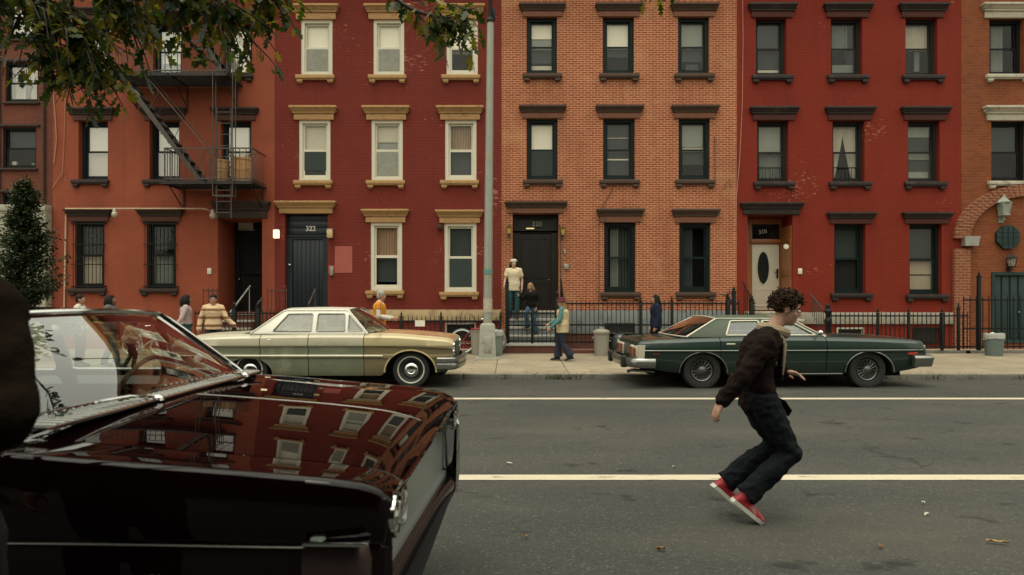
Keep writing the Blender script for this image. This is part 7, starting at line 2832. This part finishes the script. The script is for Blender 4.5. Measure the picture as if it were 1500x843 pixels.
for pts in ((A(330, 10, 4.7), A(372, 62, 4.7), A(400, 92, 4.7), A(412, 118, 4.7)), (A(355, 45, 4.7), A(365, 75, 4.75), A(352, 100, 4.75)), (A(250, 20, 4.7), A(285, 70, 4.7), A(320, 98, 4.65)), (A(220, 30, 4.6), A(215, 62, 4.6), A(212, 72, 4.6)),
            (A(100, 60, 4.6), A(128, 98, 4.6), A(132, 126, 4.6)), (A(60, 60, 4.5), A(40, 92, 4.5), A(22, 112, 4.5)), (A(30, 20, 4.4), A(10, 70, 4.4), A(4, 112, 4.4)), (A(280, 10, 4.7), A(300, 45, 4.7), A(296, 80, 4.7)),
            (A(340, 5, 4.6), A(372, 25, 4.6), A(398, 42, 4.6)), (A(70, 70, 4.5), A(74, 100, 4.5), A(82, 122, 4.5)), (A(160, 50, 4.6), A(158, 90, 4.6), A(150, 112, 4.6))):
    twig(list(pts), .008, .026, .10)
# a second limb reaching further right
bough([(-3.6, -.2, 5.0), (-2.0, 2.2, 5.0), A(440, -110, 4.9), A(540, -30, 5.0), A(600, 12, 5.0), A(645, 25, 5.0), A(672, 25, 5.0)], .028, 10, .26, .78, spacing=.05)
for pts in ((A(600, 10, 5), A(622, 32, 5), A(634, 54, 5), A(638, 64, 5)), (A(620, 18, 5), A(652, 36, 5), A(672, 58, 5), A(690, 78, 5)), (A(640, 24, 5), A(662, 34, 5), A(680, 46, 5)), (A(568, -8, 5), A(590, 6, 5), A(600, 14, 5)), (A(585, 0, 5), A(610, 20, 5), A(615, 38, 5)), (A(650, 26, 5), A(676, 16, 5), A(698, 12, 5)), (A(630, 15, 5), A(640, 45, 5), A(652, 50, 5)), (A(600, 0, 5), A(640, 0, 5), A(668, 12, 5))):
    twig(list(pts), .006, .036, .105)
twig([A(900, -60, 5), A(930, -12, 5), A(948, 2, 5)], .006, .05, .11)
twig([A(945, -60, 5), A(960, -10, 5), A(968, 4, 5)], .006, .05, .11)
bough([(-3.6, -.2, 5.0), (-1.0, 2.6, 5.6), (.2, 4.2, 5.0), A(930, -60, 5.0)], .05, 12, .4, .5, spacing=.07)
# the rest of the crown, above the picture
for k in range(60):
    c = Vector((-3.7 + rnd.gauss(0, 1.5), .6 + rnd.gauss(0, 1.8), rnd.uniform(4.4, 7.4)))
    if c.z - 1.55 < .50 * max(c.y, 0) + .25: continue
    e = Vector((rnd.gauss(0, .5), rnd.gauss(0, .5), rnd.uniform(-.2, .3)))
    twig([c, c + e * .5, c + e + Vector((0, 0, -.15))], .01, .022, .14)
limbs.build('branches', BARK, ot)
leaves.build('foliage', OAKLEAF, ot, fixn=False)

# --- an added oak, unseen behind the camera, put there to shade the near lane
st_ = thing('oak_tree', 'unseen second oak added behind the camera to shade the near lane', 'tree', (4.6, -1.6, .1))
mb = MB()
mb.tube([(4.6, -1.6, 0), (4.62, -1.58, 1.5), (4.55, -1.4, 3.5), (4.4, -1.0, 5.5), (4.3, -.6, 8)], [.26, .2, .17, .12, .04], 12)
mb.build('trunk', BARK, st_)
leaves = MB()
limbs = MB()
for k in range(150):
    c = Vector((3.6 + rnd.gauss(0, 2.6), .3 + rnd.gauss(0, 1.9), rnd.uniform(4.6, 8.6)))
    if c.z - 1.55 < .47 * max(c.y, 0) + .55: continue
    e = Vector((rnd.gauss(0, .5), rnd.gauss(0, .4), rnd.uniform(-.1, .3)))
    twig([c, c + e * .5, c + e + Vector((0, 0, -.1))], .012, .045, .24)
limbs.build('branches', BARK, st_)
leaves.build('foliage', OAKLEAF, st_, fixn=False)

# --- young tree at the left
rnd = random.Random(5)
yt = thing('young_tree', 'slim young tree with dark leaves before the cream wall at the left', 'tree', (at(36, 440, 16.3).x, 16.3, .1))
tx = at(36, 440, 16.3).x
mb = MB()
mb.tube([(tx, 16.3, 0), (tx + .02, 16.3, 1.6), (tx - .02, 16.32, 3.2), (tx + .03, 16.3, 4.5)], [.05, .042, .026, .006], 8)
lv = MB()
for k in range(270):
    f = rnd.random() ** .85
    z = lerp(1.45, 4.35, f)
    reach = curve([(0, .4), (.12, .72), (.3, .86), (.5, .58), (.7, .36), (.9, .2), (1, .08)], f) * rnd.uniform(.5, 1.15)
    a = rnd.uniform(0, 2 * pi)
    p0 = Vector((tx, 16.3, z - reach * .3))
    p1 = p0 + Vector((math.cos(a) * reach, math.sin(a) * reach, reach * .45))
    mb.tube([p0, p0.lerp(p1, .5) + Vector((0, 0, -.03)), p1], [.008, .006, .003], 4)
    for q in range(int(30 + reach * 38)):
        t_ = rnd.uniform(.2, 1.08)
        p = p0.lerp(p1, t_) + Vector((rnd.gauss(0, .07), rnd.gauss(0, .07), rnd.gauss(0, .07)))
        d = Vector((rnd.gauss(0, 1), rnd.gauss(0, 1), rnd.gauss(-.2, .6))).normalized()
        n = Vector((rnd.gauss(0, .5), rnd.gauss(0, .5), 1))
        s_ = d.cross(n).normalized()
        L = rnd.uniform(.07, .12)
        lv.add([p, p + d * L * .5 + s_ * L * .28, p + d * L, p + d * L * .5 - s_ * L * .28], [(0, 1, 2), (0, 2, 3)])
mb.build('trunk', BARK, yt)
lv.build('crown', leaf_mat('dark_small_leaves', (.010, .020, .009), (.018, .034, .014), (.04, .05, .018), .25), yt, fixn=False)
# ------------------------------------------------------------------ sky, sun, camera
w = bpy.data.worlds.new('World')
SC.world = w
w.use_nodes = True
nt = w.node_tree
bg = nt.nodes['Background']
sky = nt.nodes.new('ShaderNodeTexSky')
sky.sky_type = 'NISHITA'
sky.sun_disc = False
SUN_EL, SUN_AZ = R(72), R(205)
sky.sun_elevation = SUN_EL
sky.sun_rotation = SUN_AZ
sky.air_density = 4.0
sky.dust_density = .2
sky.ozone_density = 1.0
hs = nt.nodes.new('ShaderNodeHueSaturation')       # an overcast sky has little colour
hs.inputs['Saturation'].default_value = .12
nt.links.new(sky.outputs[0], hs.inputs['Color'])
mx = nt.nodes.new('ShaderNodeMix')
mx.data_type = 'RGBA'
mx.blend_type = 'MULTIPLY'
mx.inputs[0].default_value = 1
mx.inputs[7].default_value = (.98, .95, .80, 1)
nt.links.new(hs.outputs[0], mx.inputs[6])
# overcast luminance: three times as bright overhead as at the horizon
tc = nt.nodes.new('ShaderNodeTexCoord')
sx = nt.nodes.new('ShaderNodeSeparateXYZ')
nt.links.new(tc.outputs['Generated'], sx.inputs[0])
gr = math_n(nt, 'ADD', math_n(nt, 'MULTIPLY', math_n(nt, 'MAXIMUM', sx.outputs[2], 0.0), 1.9), .32)
m2 = nt.nodes.new('ShaderNodeVectorMath')
m2.operation = 'SCALE'
nt.links.new(mx.outputs[2], m2.inputs[0])
nt.links.new(gr, m2.inputs['Scale'])
nt.links.new(m2.outputs[0], bg.inputs['Color'])
bg.inputs['Strength'].default_value = .15
sl = bpy.data.lights.new('sun', 'SUN')
sl.energy = 1.0
sl.angle = R(25)
sl.color = (1.0, .90, .72)
so = bpy.data.objects.new('sun', sl)
COL.objects.link(so)
# direction towards the sun: rotation 0 is +Y, growing clockwise seen from above
d = Vector((math.sin(SUN_AZ) * math.cos(SUN_EL), math.cos(SUN_AZ) * math.cos(SUN_EL), math.sin(SUN_EL)))
so.rotation_euler = d.to_track_quat('Z', 'Y').to_euler()
so.location = d * 30
cam = bpy.data.cameras.new('camera')
cam.sensor_width = 36
cam.lens = 36 * F / 1500
cam.shift_y = (HY - 421.5) / 1500
cam.clip_start = .05
cam.clip_end = 2000
cam.dof.use_dof = True
cam.dof.focus_distance = 9.0
cam.dof.aperture_fstop = 3.2
co = bpy.data.objects.new('camera', cam)
COL.objects.link(co)
co.location = (0, 0, CZ)
co.rotation_euler = (R(90), 0, 0)
SC.camera = co
SC.view_settings.view_transform = 'Standard'
SC.view_settings.look = 'None'
SC.view_settings.exposure = 0.32
SC.view_settings.gamma = 1
SC.cycles.max_bounces = 8
SC.cycles.transparent_max_bounces = 16
SC.cycles.caustics_reflective = False
SC.cycles.caustics_refractive = False
